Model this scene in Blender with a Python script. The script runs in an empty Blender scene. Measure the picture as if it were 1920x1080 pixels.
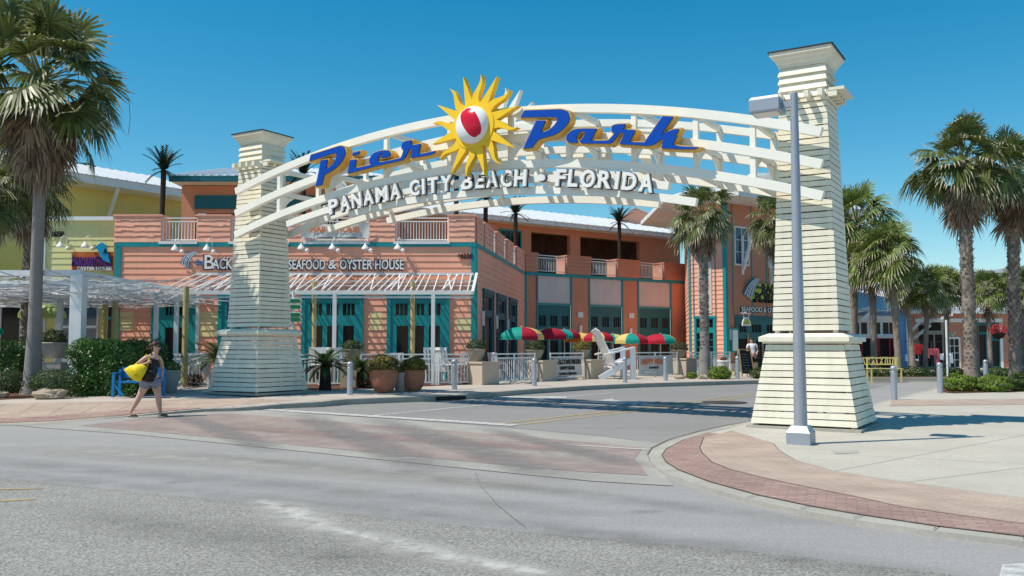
import bpy, bmesh, math, random
from mathutils import Vector, Matrix
R = math.radians
SC = bpy.context.scene
COL = SC.collection
random.seed(7)

# ---------------------------------------------------------------- camera, sky, sun, exposure
FPX, CH, PITCH = 1700.0, 1.6, math.atan(110/1700.0)
cam_d = bpy.data.cameras.new("camera"); cam = bpy.data.objects.new("camera", cam_d); COL.objects.link(cam)
cam_d.sensor_width = 36; cam_d.lens = FPX/1920*36; cam_d.clip_end = 5000; cam_d.clip_start = 0.1
cam.location = (0, 0, CH); cam.rotation_euler = (R(90)+PITCH, 0, 0)
SC.camera = cam
SUN_EL = R(57); SUN_H = Vector((-0.945, -0.325, 0)).normalized()
w = bpy.data.worlds.new("World"); SC.world = w; w.use_nodes = True
nt = w.node_tree; bg = nt.nodes["Background"]
sky = nt.nodes.new("ShaderNodeTexSky"); sky.sky_type = 'NISHITA'; sky.sun_disc = False
sky.sun_elevation = SUN_EL; sky.sun_rotation = math.atan2(SUN_H.x, SUN_H.y)
sky.air_density = 1.0; sky.dust_density = 0.3; sky.ozone_density = 2.0
hs = nt.nodes.new("ShaderNodeHueSaturation"); hs.inputs["Hue"].default_value = 0.48; hs.inputs["Saturation"].default_value = 1.5
nt.links.new(sky.outputs[0], hs.inputs["Color"]); nt.links.new(hs.outputs[0], bg.inputs[0])
bg.inputs[1].default_value = 0.12
sl = bpy.data.lights.new("sun", 'SUN'); sl.energy = 4.6; sl.angle = R(0.5); sl.color = (1, 0.93, 0.81)
so = bpy.data.objects.new("sun", sl); COL.objects.link(so)
tosun = Vector((SUN_H.x*math.cos(SUN_EL), SUN_H.y*math.cos(SUN_EL), math.sin(SUN_EL)))
so.rotation_euler = tosun.to_track_quat('Z', 'Y').to_euler(); so.location = (0, 0, 50)
SC.view_settings.view_transform = 'Standard'; SC.view_settings.look = 'None'
SC.view_settings.exposure = 0.12; SC.view_settings.gamma = 1.0

# ---------------------------------------------------------------- measuring helpers (photo pixel -> place)
CP, SP = math.cos(PITCH), math.sin(PITCH)
def ray(px, py):
    x = (px-960)/FPX; y = (540-py)/FPX
    return Vector((x, CP-SP*y, SP+CP*y))
def G(px, py, z=0.0):
    r = ray(px, py); t = (z-CH)/r.z
    return Vector((r.x*t, r.y*t, z))
def AT(px, py, Y):
    r = ray(px, py); t = Y/r.y
    return Vector((r.x*t, Y, CH+r.z*t))
def hit(px, py, A, B):
    """distance along A->B and height where the sight line meets the vertical plane through A and B"""
    r = ray(px, py); u = (B-A).xy.normalized()
    det = r.x*(-u.y)+u.x*r.y
    t = (A.x*(-u.y)+u.x*A.y)/det
    s = (r.x*A.y-r.y*A.x)/det*1.0
    P = Vector((r.x*t, r.y*t)); s = (P-A.xy).dot(u)
    return s, CH+r.z*t
def gz(y):      # gentle rise of the street away from the junction
    return -0.05 + 0.15*min(1, max(0, (y-17)/11.0))

# ---------------------------------------------------------------- materials
MATS = {}
def mat(name, col, rough=0.6, var=0.12, scale=3.0, bump=0.0, bscale=40, metal=0.0, spec=0.3, island=0.0, fine=0.0, trans=0.0, streak=0.0):
    m = bpy.data.materials.new(name); m.use_nodes = True; MATS[name] = m
    n = m.node_tree; L = n.links; b = n.nodes["Principled BSDF"]
    b.inputs["Roughness"].default_value = rough; b.inputs["Metallic"].default_value = metal
    b.inputs["Specular IOR Level"].default_value = spec
    tc = n.nodes.new("ShaderNodeNewGeometry")
    def mixc(fac, base, lo, hi):
        hsv = n.nodes.new("ShaderNodeHueSaturation")
        mr = n.nodes.new("ShaderNodeMapRange"); mr.inputs["From Min"].default_value = 0.25 if fac.name == 'Fac' else 0.0
        mr.inputs["From Max"].default_value = 0.75 if fac.name == 'Fac' else 1.0
        mr.inputs["To Min"].default_value = lo; mr.inputs["To Max"].default_value = hi
        L.new(fac, mr.inputs["Value"]); L.new(mr.outputs[0], hsv.inputs["Value"])
        if hasattr(base, 'name'): L.new(base, hsv.inputs["Color"])
        else: hsv.inputs["Color"].default_value = base
        return hsv.outputs[0]
    c = (*col, 1)
    def noise(s, det=4, vec=None):
        t = n.nodes.new("ShaderNodeTexNoise"); t.inputs["Scale"].default_value = s; t.inputs["Detail"].default_value = det
        L.new(vec or tc.outputs["Position"], t.inputs["Vector"]); return t.outputs[0]
    if var: c = mixc(noise(scale), c, 1-var, 1+var)
    if fine: c = mixc(noise(scale*14, 5), c, 1-fine, 1+fine)
    if streak:
        mp = n.nodes.new("ShaderNodeMapping"); mp.inputs["Scale"].default_value = (6, 6, 0.5); L.new(tc.outputs["Position"], mp.inputs["Vector"])
        c = mixc(noise(1.2, 5, mp.outputs[0]), c, 1-streak, 1+streak*0.4)
    if island: c = mixc(tc.outputs["Random Per Island"], c, 1-island, 1+island)
    if hasattr(c, 'name'): L.new(c, b.inputs["Base Color"])
    else: b.inputs["Base Color"].default_value = c
    if bump:
        bp = n.nodes.new("ShaderNodeBump"); bp.inputs["Strength"].default_value = bump; bp.inputs["Distance"].default_value = 0.02
        L.new(noise(bscale), bp.inputs["Height"]); L.new(bp.outputs[0], b.inputs["Normal"])
    if trans:
        tr = n.nodes.new("ShaderNodeBsdfTranslucent"); mx = n.nodes.new("ShaderNodeMixShader"); mx.inputs[0].default_value = trans
        if hasattr(c, 'name'): L.new(c, tr.inputs[0])
        else: tr.inputs[0].default_value = c
        L.new(b.outputs[0], mx.inputs[1]); L.new(tr.outputs[0], mx.inputs[2]); L.new(mx.outputs[0], n.nodes["Material Output"].inputs[0])
    return m
def fade_mat(name, col, rough=0.85, nscale=2.5, power=1.0, amount=1.0, holes=0.5):
    """a thin worn layer: attribute fade x noise decides where it still covers the road"""
    m = mat(name, col, rough, 0.10, 3, 0.2, 60, fine=0.1)
    n = m.node_tree; L = n.links; b = n.nodes["Principled BSDF"]
    at = n.nodes.new("ShaderNodeAttribute"); at.attribute_name = "fade"
    g = n.nodes.new("ShaderNodeNewGeometry"); t = n.nodes.new("ShaderNodeTexNoise"); t.inputs["Scale"].default_value = nscale; t.inputs["Detail"].default_value = 9
    t.inputs["Roughness"].default_value = 0.7
    L.new(g.outputs["Position"], t.inputs["Vector"])
    mr = n.nodes.new("ShaderNodeMapRange"); mr.inputs["From Min"].default_value = holes-0.18; mr.inputs["From Max"].default_value = holes+0.12
    L.new(t.outputs[0], mr.inputs["Value"])
    mu = n.nodes.new("ShaderNodeMath"); mu.operation = 'MULTIPLY'; L.new(at.outputs["Fac"], mu.inputs[0]); L.new(mr.outputs[0], mu.inputs[1])
    m2 = n.nodes.new("ShaderNodeMath"); m2.operation = 'MULTIPLY'; m2.inputs[1].default_value = amount; m2.use_clamp = True; L.new(mu.outputs[0], m2.inputs[0])
    tr = n.nodes.new("ShaderNodeBsdfTransparent"); mx = n.nodes.new("ShaderNodeMixShader")
    L.new(m2.outputs[0], mx.inputs[0]); L.new(tr.outputs[0], mx.inputs[1]); L.new(b.outputs[0], mx.inputs[2]); L.new(mx.outputs[0], n.nodes["Material Output"].inputs[0])
    return m
def asphalt(name, col, speck, dark, cover=0.0):
    m = bpy.data.materials.new(name); m.use_nodes = True; n = m.node_tree; L = n.links; b = n.nodes["Principled BSDF"]
    b.inputs["Roughness"].default_value = 0.85; b.inputs["Specular IOR Level"].default_value = 0.25
    g = n.nodes.new("ShaderNodeNewGeometry")
    def noise(s, d, r=0.5, st=None):
        t = n.nodes.new("ShaderNodeTexNoise"); t.inputs["Scale"].default_value = s; t.inputs["Detail"].default_value = d; t.inputs["Roughness"].default_value = r
        if st:
            mp = n.nodes.new("ShaderNodeMapping"); mp.inputs["Rotation"].default_value = (0, 0, R(-22)); mp.inputs["Scale"].default_value = st
            L.new(g.outputs["Position"], mp.inputs[0]); L.new(mp.outputs[0], t.inputs[0])
        else: L.new(g.outputs["Position"], t.inputs[0])
        return t.outputs[0]
    def val(c, f, lo, hi, a=0.3, z=0.7):
        mr = n.nodes.new("ShaderNodeMapRange"); mr.inputs[1].default_value = a; mr.inputs[2].default_value = z; mr.inputs[3].default_value = lo; mr.inputs[4].default_value = hi
        h = n.nodes.new("ShaderNodeHueSaturation"); L.new(f, mr.inputs[0]); L.new(mr.outputs[0], h.inputs["Value"])
        if hasattr(c, 'name'): L.new(c, h.inputs["Color"])
        else: h.inputs["Color"].default_value = (*c, 1)
        return h.outputs[0]
    c = val(col, noise(0.35, 6), 0.93, 1.06)
    c = val(c, noise(1.0, 7, 0.65, (0.22, 1.8, 1)), 0.93, 1.06)
    c = val(c, noise(55, 3, 0.7), 1-speck, 1+speck)
    v = n.nodes.new("ShaderNodeTexVoronoi"); v.inputs["Scale"].default_value = 38; L.new(g.outputs["Position"], v.inputs[0])
    c = val(c, v.outputs["Distance"], 1-dark, 1+dark*0.6, 0.1, 0.6)
    L.new(c, b.inputs["Base Color"])
    bp = n.nodes.new("ShaderNodeBump"); bp.inputs["Strength"].default_value = 0.35; bp.inputs["Distance"].default_value = 0.01
    L.new(noise(70, 4, 0.7), bp.inputs["Height"]); L.new(bp.outputs[0], b.inputs["Normal"])
    MATS[name] = m; return m
def brick_mat(name, c1, c2, mortar, bw, bh, rot=0.0, msize=0.008):
    m = bpy.data.materials.new(name); m.use_nodes = True; n = m.node_tree; L = n.links; b = n.nodes["Principled BSDF"]
    b.inputs["Roughness"].default_value = 0.85; b.inputs["Specular IOR Level"].default_value = 0.2
    g = n.nodes.new("ShaderNodeNewGeometry"); mp = n.nodes.new("ShaderNodeMapping"); mp.inputs["Rotation"].default_value = (0, 0, rot)
    L.new(g.outputs["Position"], mp.inputs[0])
    t = n.nodes.new("ShaderNodeTexBrick"); t.inputs["Scale"].default_value = 1; t.inputs["Brick Width"].default_value = bw; t.inputs["Row Height"].default_value = bh
    t.inputs["Mortar Size"].default_value = msize; t.inputs["Color1"].default_value = (*c1, 1); t.inputs["Color2"].default_value = (*c2, 1); t.inputs["Mortar"].default_value = (*mortar, 1)
    L.new(mp.outputs[0], t.inputs[0])
    no = n.nodes.new("ShaderNodeTexNoise"); no.inputs["Scale"].default_value = 1.3; no.inputs["Detail"].default_value = 8; L.new(g.outputs["Position"], no.inputs[0])
    mr = n.nodes.new("ShaderNodeMapRange"); mr.inputs[1].default_value = 0.3; mr.inputs[2].default_value = 0.7; mr.inputs[3].default_value = 0.85; mr.inputs[4].default_value = 1.15
    h = n.nodes.new("ShaderNodeHueSaturation"); L.new(no.outputs[0], mr.inputs[0]); L.new(mr.outputs[0], h.inputs["Value"]); L.new(t.outputs[0], h.inputs["Color"]); L.new(h.outputs[0], b.inputs["Base Color"])
    MATS[name] = m; return m

M = MATS
asphalt('asphalt_smooth', (0.305, 0.295, 0.285), 0.14, 0.12)
asphalt('asphalt_far', (0.245, 0.237, 0.230), 0.10, 0.06)
asphalt('asphalt_coarse', (0.245, 0.238, 0.218), 0.5, 0.42)
mat('concrete', (0.47, 0.435, 0.375), 0.9, 0.10, 0.8, 0.15, 60, fine=0.08)
mat('kerb', (0.38, 0.36, 0.315), 0.9, 0.14, 1.5, 0.2, 50, fine=0.1)
mat('sidewalk', (0.45, 0.395, 0.345), 0.9, 0.10, 0.6, 0.15, 60, fine=0.08)
brick_mat('red_brick', (0.31, 0.19, 0.16), (0.39, 0.26, 0.22), (0.22, 0.18, 0.16), 0.20, 0.10, R(20))
brick_mat('tan_paver', (0.40, 0.305, 0.245), (0.44, 0.345, 0.28), (0.33, 0.26, 0.21), 0.20, 0.10, R(50), 0.006)
brick_mat('crosswalk_brick', (0.275, 0.215, 0.195), (0.315, 0.25, 0.225), (0.29, 0.245, 0.22), 0.22, 0.11, R(31), 0.006)
mat('mulch', (0.12, 0.055, 0.035), 0.95, 0.4, 8, 0.8, 60, fine=0.4)
fade_mat('sand', (0.50, 0.485, 0.45), 0.95, 5.0, amount=0.8, holes=0.45)
fade_mat('asphalt_film', (0.25, 0.24, 0.235), 0.85, 3.5, amount=0.55, holes=0.42)
fade_mat('oil_stain', (0.14, 0.135, 0.13), 0.6, 1.6, amount=0.17, holes=0.44)
mat('crosswalk_concrete', (0.335, 0.32, 0.29), 0.9, 0.12, 1.2, 0.2, 50, fine=0.1)
mat('crack_fill', (0.17, 0.165, 0.16), 0.9, 0.2, 5)
fade_mat('dark_line', (0.10, 0.09, 0.08), 0.9, 9, amount=0.8, holes=0.34)  # thin dark lines for joints and the kerb foot
fade_mat('road_white', (0.62, 0.62, 0.60), 0.8, 7, amount=0.85, holes=0.44)
fade_mat('road_yellow', (0.52, 0.36, 0.13), 0.8, 5, amount=0.8, holes=0.44)
fade_mat('red_stain', (0.34, 0.24, 0.235), 0.85, 2.0, amount=0.7, holes=0.45)
fade_mat('pale_stain', (0.42, 0.40, 0.36), 0.85, 2.0, amount=0.6, holes=0.45)
mat('cream', (0.79, 0.74, 0.60), 0.5, 0.06, 1.5, 0.05, 30, streak=0.10, island=0.05)
mat('cream_white', (0.84, 0.82, 0.74), 0.45, 0.04, 1.5)
mat('white_paint', (0.80, 0.79, 0.77), 0.45, 0.06, 2)
mat('white_plastic', (0.82, 0.82, 0.82), 0.4, 0.04, 2)
mat('metal_white', (0.74, 0.76, 0.78), 0.35, 0.08, 1.0, streak=0.08)
mat('weathered_white', (0.72, 0.72, 0.72), 0.6, 0.2, 4, island=0.2)
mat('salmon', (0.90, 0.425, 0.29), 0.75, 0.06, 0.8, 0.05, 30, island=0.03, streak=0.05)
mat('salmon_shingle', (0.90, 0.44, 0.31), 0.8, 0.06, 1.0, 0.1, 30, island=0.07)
mat('orange_and_shaded_salmon', (0.60, 0.26, 0.16), 0.75, 0.06, 0.8, 0.05, 30, streak=0.05)  # orange paint, also salmon siding with its shade put into the colour
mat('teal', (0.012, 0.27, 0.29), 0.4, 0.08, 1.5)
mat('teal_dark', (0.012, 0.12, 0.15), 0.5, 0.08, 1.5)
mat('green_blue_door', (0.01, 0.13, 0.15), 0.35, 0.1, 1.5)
mat('pale_yellow', (0.75, 0.62, 0.33), 0.75, 0.05, 0.8)
mat('yellow_wall', (0.74, 0.65, 0.23), 0.75, 0.05, 0.8, streak=0.04)
mat('light_yellow', (0.72, 0.68, 0.32), 0.75, 0.05, 0.8, streak=0.04)
mat('panel_grey', (0.62, 0.56, 0.54), 0.8, 0.05, 1, streak=0.05)
mat('dark_roof', (0.035, 0.035, 0.04), 0.5, 0.1, 3)
mat('roof_metal', (0.62, 0.66, 0.70), 0.4, 0.06, 1)
mat('roof_bright', (0.62, 0.64, 0.66), 0.5, 0.05, 1)
mat('glass_dark', (0.010, 0.012, 0.016), 0.12, 0.3, 1, spec=0.25)
mat('glass_blue', (0.03, 0.09, 0.15), 0.06, 0.3, 1, spec=0.6)
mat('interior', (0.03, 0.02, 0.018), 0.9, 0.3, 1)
mat('brown_wood_and_shade', (0.10, 0.045, 0.03), 0.8, 0.3, 1.5, streak=0.4)  # dark brown of inner walls, also the painted shade inside the towers
mat('tan_wood', (0.42, 0.28, 0.14), 0.7, 0.2, 3)
mat('bamboo', (0.50, 0.40, 0.17), 0.6, 0.15, 6)
mat('galvanised', (0.40, 0.44, 0.50), 0.38, 0.06, 4, metal=0.45)
mat('lamp_grey', (0.34, 0.37, 0.42), 0.4, 0.05, 3, metal=0.3)
mat('blue_face', (0.003, 0.065, 0.40), 0.5, 0.04, 2, spec=0.12)
mat('gold_side', (0.74, 0.44, 0.08), 0.45, 0.05, 2)
mat('sun_yellow', (0.90, 0.56, 0.02), 0.4, 0.05, 2)
mat('ball_white', (0.82, 0.83, 0.85), 0.25, 0.02, 2)
mat('ball_red', (0.60, 0.01, 0.035), 0.2, 0.03, 2)
mat('navy', (0.015, 0.03, 0.07), 0.5, 0.05, 2)
mat('black', (0.012, 0.012, 0.014), 0.5, 0.1, 2)
mat('stucco', (0.50, 0.42, 0.33), 0.9, 0.08, 1.2, 0.25, 50, fine=0.06)
mat('grey_bowl', (0.30, 0.27, 0.22), 0.8, 0.12, 3, 0.2, 30)
mat('pale_pot', (0.48, 0.44, 0.40), 0.85, 0.1, 3, 0.2, 30)
mat('terracotta', (0.42, 0.17, 0.10), 0.75, 0.14, 3, 0.2, 20, fine=0.08)
mat('soil', (0.05, 0.035, 0.025), 0.95, 0.3, 8)
mat('leaf_hedge', (0.065, 0.155, 0.022), 0.35, 0.25, 2, island=0.5, trans=0.25, spec=0.5)
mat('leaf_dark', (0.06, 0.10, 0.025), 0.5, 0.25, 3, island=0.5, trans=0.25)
mat('leaf_olive', (0.085, 0.11, 0.045), 0.5, 0.25, 3, island=0.5, trans=0.25)
mat('leaf_croton', (0.20, 0.17, 0.03), 0.5, 0.4, 5, island=0.6, trans=0.25)
mat('leaf_bright', (0.16, 0.24, 0.03), 0.5, 0.2, 3, island=0.35, trans=0.3)
mat('leaf_rust', (0.12, 0.06, 0.03), 0.6, 0.3, 3, island=0.5, trans=0.2)
mat('frond', (0.115, 0.145, 0.035), 0.42, 0.25, 1.5, island=0.45, trans=0.28, spec=0.5)
mat('frond_tip', (0.42, 0.39, 0.26), 0.6, 0.25, 1.5, island=0.4, trans=0.25)
mat('frond_bright', (0.15, 0.20, 0.04), 0.42, 0.25, 1.5, island=0.45, trans=0.3, spec=0.5)
mat('frond_dead', (0.25, 0.185, 0.125), 0.8, 0.3, 2, island=0.5, trans=0.15)
mat('frond_darkgreen', (0.012, 0.03, 0.018), 0.5, 0.25, 3, island=0.5)
mat('petiole', (0.20, 0.20, 0.08), 0.6, 0.2, 3)
mat('bark', (0.26, 0.215, 0.18), 0.95, 0.22, 4, 0.9, 14, fine=0.25)
mat('bark_grey', (0.24, 0.225, 0.215), 0.95, 0.12, 2.5, 0.5, 18, fine=0.15)
mat('bark_boot', (0.30, 0.245, 0.20), 0.95, 0.25, 4, 0.8, 20, island=0.4)
mat('bark_dark', (0.04, 0.028, 0.022), 0.9, 0.2, 4, 0.5, 20)
mat('rock', (0.40, 0.33, 0.24), 0.9, 0.25, 4, 0.8, 10, fine=0.2)
mat('blue_wood', (0.01, 0.17, 0.42), 0.5, 0.1, 3)
mat('yellow_bench', (0.66, 0.56, 0.22), 0.6, 0.1, 3)
mat('wall_blue', (0.04, 0.24, 0.60), 0.7, 0.05, 1)
mat('wall_blue_light', (0.16, 0.36, 0.68), 0.7, 0.05, 1)
mat('skin', (0.62, 0.36, 0.27), 0.5, 0.06, 8)
mat('hair', (0.055, 0.025, 0.016), 0.5, 0.2, 30)
mat('top_print', (0.03, 0.03, 0.035), 0.8, 0.8, 30)
mat('shorts_fabric', (0.26, 0.25, 0.32), 0.8, 0.4, 22)
mat('yellow_bag', (0.85, 0.63, 0.01), 0.45, 0.06, 6)
mat('shirt_white', (0.70, 0.74, 0.80), 0.8, 0.06, 6)
mat('umbrella_red', (0.52, 0.015, 0.045), 0.7, 0.06, 3, trans=0.3)
mat('umbrella_yellow', (0.80, 0.62, 0.22), 0.7, 0.06, 3, trans=0.3)
mat('umbrella_orange', (0.80, 0.27, 0.02), 0.7, 0.06, 3, trans=0.3)
mat('umbrella_teal', (0.01, 0.36, 0.30), 0.7, 0.06, 3, trans=0.3)
mat('umbrella_lime', (0.50, 0.62, 0.25), 0.7, 0.06, 3, trans=0.3)
mat('umbrella_rib', (0.7, 0.7, 0.68), 0.5, 0.05, 3)
mat('banner_cloth', (0.62, 0.60, 0.57), 0.8, 0.08, 3)
mat('banner_orange', (0.70, 0.20, 0.06), 0.8, 0.1, 6)
mat('banner_green', (0.35, 0.45, 0.10), 0.8, 0.3, 12)
mat('sign_green', (0.01, 0.20, 0.09), 0.5, 0.05, 3)
mat('sign_orange', (0.55, 0.13, 0.03), 0.6, 0.3, 2)
mat('sign_purple', (0.10, 0.03, 0.20), 0.5, 0.3, 3)
mat('sign_magenta', (0.45, 0.02, 0.08), 0.5, 0.3, 3)
mat('parrot_blue', (0.0, 0.30, 0.55), 0.5, 0.1, 5)
mat('sign_yellow', (0.50, 0.50, 0.06), 0.6, 0.2, 5)
mat('sky_stripe', (0.05, 0.25, 0.55), 0.5, 0.1, 5)
mat('pink', (0.62, 0.12, 0.16), 0.7, 0.2, 6)
mat('red_cloth', (0.45, 0.03, 0.03), 0.7, 0.2, 6)
mat('lamp_lens', (0.7, 0.7, 0.66), 0.3, 0.05, 3)
mat('iron', (0.06, 0.055, 0.05), 0.7, 0.2, 6)

# ---------------------------------------------------------------- mesh builder
class MB:
    def __init__(s): s.v = []; s.f = []; s.m = []; s.cm = 0
    def face(s, pts):
        i = len(s.v); s.v += [Vector(p) for p in pts]; s.f.append(list(range(i, i+len(pts)))); s.m.append(s.cm)
    def grid(s, rows, close=False):
        """rows of points -> connected quads"""
        n = len(rows[0]); i0 = len(s.v)
        for r in rows: s.v += [Vector(p) for p in r]
        for a in range(len(rows)-1):
            for b in range(n if close else n-1):
                c = (b+1) % n
                s.f.append([i0+a*n+b, i0+a*n+c, i0+(a+1)*n+c, i0+(a+1)*n+b]); s.m.append(s.cm)
    def cap(s, pts, flip=False): s.face(list(reversed(pts)) if flip else pts)
    def obox(s, o, ax, ay, az):
        """box centred at o with full edge vectors"""
        o = Vector(o); ax, ay, az = Vector(ax)/2, Vector(ay)/2, Vector(az)/2
        c = [o+ax*i+ay*j+az*k for k in (-1, 1) for j in (-1, 1) for i in (-1, 1)]
        n = len(s.v); s.v += c
        for f in ((0, 2, 3, 1), (4, 5, 7, 6), (0, 1, 5, 4), (2, 6, 7, 3), (0, 4, 6, 2), (1, 3, 7, 5)):
            s.f.append([n+k for k in f]); s.m.append(s.cm)
    def box(s, x0, x1, y0, y1, z0, z1):
        s.obox(((x0+x1)/2, (y0+y1)/2, (z0+z1)/2), (x1-x0, 0, 0), (0, y1-y0, 0), (0, 0, z1-z0))
    def beam(s, p, q, wd, h, up=(0, 0, 1)):
        p, q = Vector(p), Vector(q); d = q-p; up = Vector(up)
        sd = d.cross(up)
        if sd.length < 1e-5: sd = d.cross(Vector((1, 0, 0)))
        sd.normalize(); u2 = sd.cross(d).normalized()
        s.obox((p+q)/2, d, sd*wd, u2*h)
    def tube(s, pts, r, n=8, caps=True):
        pts = [Vector(p) for p in pts]; rr = r if isinstance(r, (list, tuple)) else [r]*len(pts); rows = []
        for i, p in enumerate(pts):
            d = (pts[min(i+1, len(pts)-1)]-pts[max(i-1, 0)]).normalized()
            a = d.cross(Vector((0, 0, 1)) if abs(d.z) < 0.9 else Vector((0, 1, 0))).normalized(); b = d.cross(a)
            rows.append([p+(a*math.cos(t)+b*math.sin(t))*rr[i] for t in [2*math.pi*k/n for k in range(n)]])
        s.grid(rows, True)
        if caps: s.cap(rows[0]); s.cap(rows[-1], True)
    def lathe(s, c, prof, n=24, wob=None):
        c = Vector(c); rows = []
        for (r, z) in prof:
            rows.append([c+Vector((r*math.cos(2*math.pi*k/n)*(wob(k, z) if wob else 1), r*math.sin(2*math.pi*k/n)*(wob(k, z) if wob else 1), z)) for k in range(n)])
        s.grid(rows, True)
        if prof[0][0] > 1e-4: s.cap(rows[0], True)
        if prof[-1][0] > 1e-4: s.cap(rows[-1])
    def prism(s, pts, d):
        """extrude a polygon (3D points) by vector d"""
        pts = [Vector(p) for p in pts]; d = Vector(d)
        s.face(pts); s.face([p+d for p in reversed(pts)])
        n = len(pts)
        for i in range(n):
            a, b = pts[i], pts[(i+1) % n]; s.face([b, a, a+d, b+d])
    def ell(s, c, r, n=12, m=8, rot=None):
        c = Vector(c); rows = []
        for j in range(m+1):
            th = math.pi*j/m; row = []
            for k in range(n):
                ph = 2*math.pi*k/n
                p = Vector((r[0]*math.sin(th)*math.cos(ph), r[1]*math.sin(th)*math.sin(ph), -r[2]*math.cos(th)))
                if rot: p = rot @ p
                row.append(c+p)
            rows.append(row)
        s.grid(rows, True)
    def build(s, name, mats, parent=None, smooth=False, origin=None):
        me = bpy.data.meshes.new(name)
        off = Vector(origin) if origin is not None else (wloc(parent) if parent else Vector((0, 0, 0)))
        me.from_pydata([v-off for v in s.v], [], s.f)
        if not isinstance(mats, (list, tuple)): mats = [mats]
        for m in mats: me.materials.append(MATS[m])
        me.polygons.foreach_set('material_index', s.m)
        if smooth: me.polygons.foreach_set('use_smooth', [True]*len(s.f))
        me.update()
        o = bpy.data.objects.new(name, me); COL.objects.link(o)
        if origin is not None: o.location = off
        if parent: o.parent = parent
        return o
def wloc(o):
    v = Vector((0, 0, 0))
    while o is not None: v += o.location; o = o.parent
    return v
def tag(o, label=None, cat=None, group=None, kind=None):
    if label: o['label'] = label
    if cat: o['category'] = cat
    if group: o['group'] = group
    if kind: o['kind'] = kind
    return o
def empty(name, loc, label=None, cat=None, group=None):
    o = bpy.data.objects.new(name, None); COL.objects.link(o); o.location = loc; o.empty_display_size = 0.3
    return tag(o, label, cat, group)
def children_of(o): return [c for c in bpy.data.objects if c.parent == o]
def copy_tree(o, parent=None):
    c = o.copy(); COL.objects.link(c)
    if parent is not None: c.parent = parent
    for ch in children_of(o): copy_tree(ch, c)
    return c
def place(o, loc, rz=0.0, sc=1.0, label=None):
    o.location = loc; o.rotation_euler = (0, 0, rz); o.scale = (sc, sc, sc)
    if label: o['label'] = label
    return o
_txt = {}
def text_polys(body, size=1.0, offset=0.0, extrude=0.0, align='LEFT', spacing=1.0):
    """built-in font -> (verts, faces) in the text's own x-y plane (z = depth)"""
    cu = bpy.data.curves.new('t', 'FONT'); cu.body = body; cu.size = size; cu.offset = offset; cu.extrude = extrude
    cu.align_x = align; cu.resolution_u = 3; cu.space_character = spacing
    ob = bpy.data.objects.new('t', cu); COL.objects.link(ob)
    dg = bpy.context.evaluated_depsgraph_get(); me = ob.evaluated_get(dg).to_mesh()
    vs = [v.co.copy() for v in me.vertices]; fs = [list(p.vertices) for p in me.polygons]
    ob.evaluated_get(dg).to_mesh_clear(); bpy.data.objects.remove(ob); bpy.data.curves.remove(cu)
    return vs, fs
def add_text(mb, body, org, ux, uz, un, width=None, height=1.0, offset=0.0, depth=0.03, align='LEFT', spacing=1.0, shear=0.0):
    """lettering on the plane org + x*ux + y*uz, standing out along un"""
    vs, fs = text_polys(body, height/0.70, offset, depth/2, align, spacing)
    if not vs: return
    sx = 1.0
    if width:
        w0 = max(v.x for v in vs)-min(v.x for v in vs); sx = width/max(w0, 1e-6)
    n = len(mb.v); org = Vector(org)
    for v in vs: mb.v.append(org+ux*(v.x*sx+shear*v.y)+uz*v.y+un*(v.z+depth/2))
    for f in fs: mb.f.append([n+i for i in f]); mb.m.append(mb.cm)
Z = Vector((0, 0, 1))

# ---------------------------------------------------------------- ground sheets
def sheet(name, pts, matname, hf, parent=None, kind='structure', fade=None, step=1.0, skirt=0.0):
    """flat polygon laid on the ground; hf(x, y) gives its height"""
    bm = bmesh.new(); vs = [bm.verts.new((p[0], p[1], 0)) for p in pts]; bm.faces.new(vs)
    y0, y1 = min(p[1] for p in pts), max(p[1] for p in pts)
    y = max(16.0, math.floor(y0))
    while y < min(y1, 29.0):
        bmesh.ops.bisect_plane(bm, geom=bm.verts[:]+bm.edges[:]+bm.faces[:], plane_co=(0, y, 0), plane_no=(0, 1, 0)); y += step
    bmesh.ops.triangulate(bm, faces=bm.faces[:])
    if skirt:
        ed = [e for e in bm.edges if len(e.link_faces) == 1]
        r = bmesh.ops.extrude_edge_only(bm, edges=ed)
        nv = set(g for g in r['geom'] if isinstance(g, bmesh.types.BMVert))
        for v in bm.verts: v.co.z = hf(v.co.x, v.co.y)-(skirt if v in nv else 0)
    else:
        for v in bm.verts: v.co.z = hf(v.co.x, v.co.y)
    bmesh.ops.recalc_face_normals(bm, faces=bm.faces[:])
    me = bpy.data.meshes.new(name); bm.to_mesh(me); bm.free()
    if fade is not None:
        a = me.attributes.new('fade', 'FLOAT', 'POINT')
        for i, v in enumerate(me.vertices): a.data[i].value = fade
    me.materials.append(MATS[matname])
    if me.polygons and sum(p.normal.z for p in me.polygons) < 0: me.flip_normals()
    o = bpy.data.objects.new(name, me); COL.objects.link(o)
    if parent: o.parent = parent
    if kind: o['kind'] = kind
    return o
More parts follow.
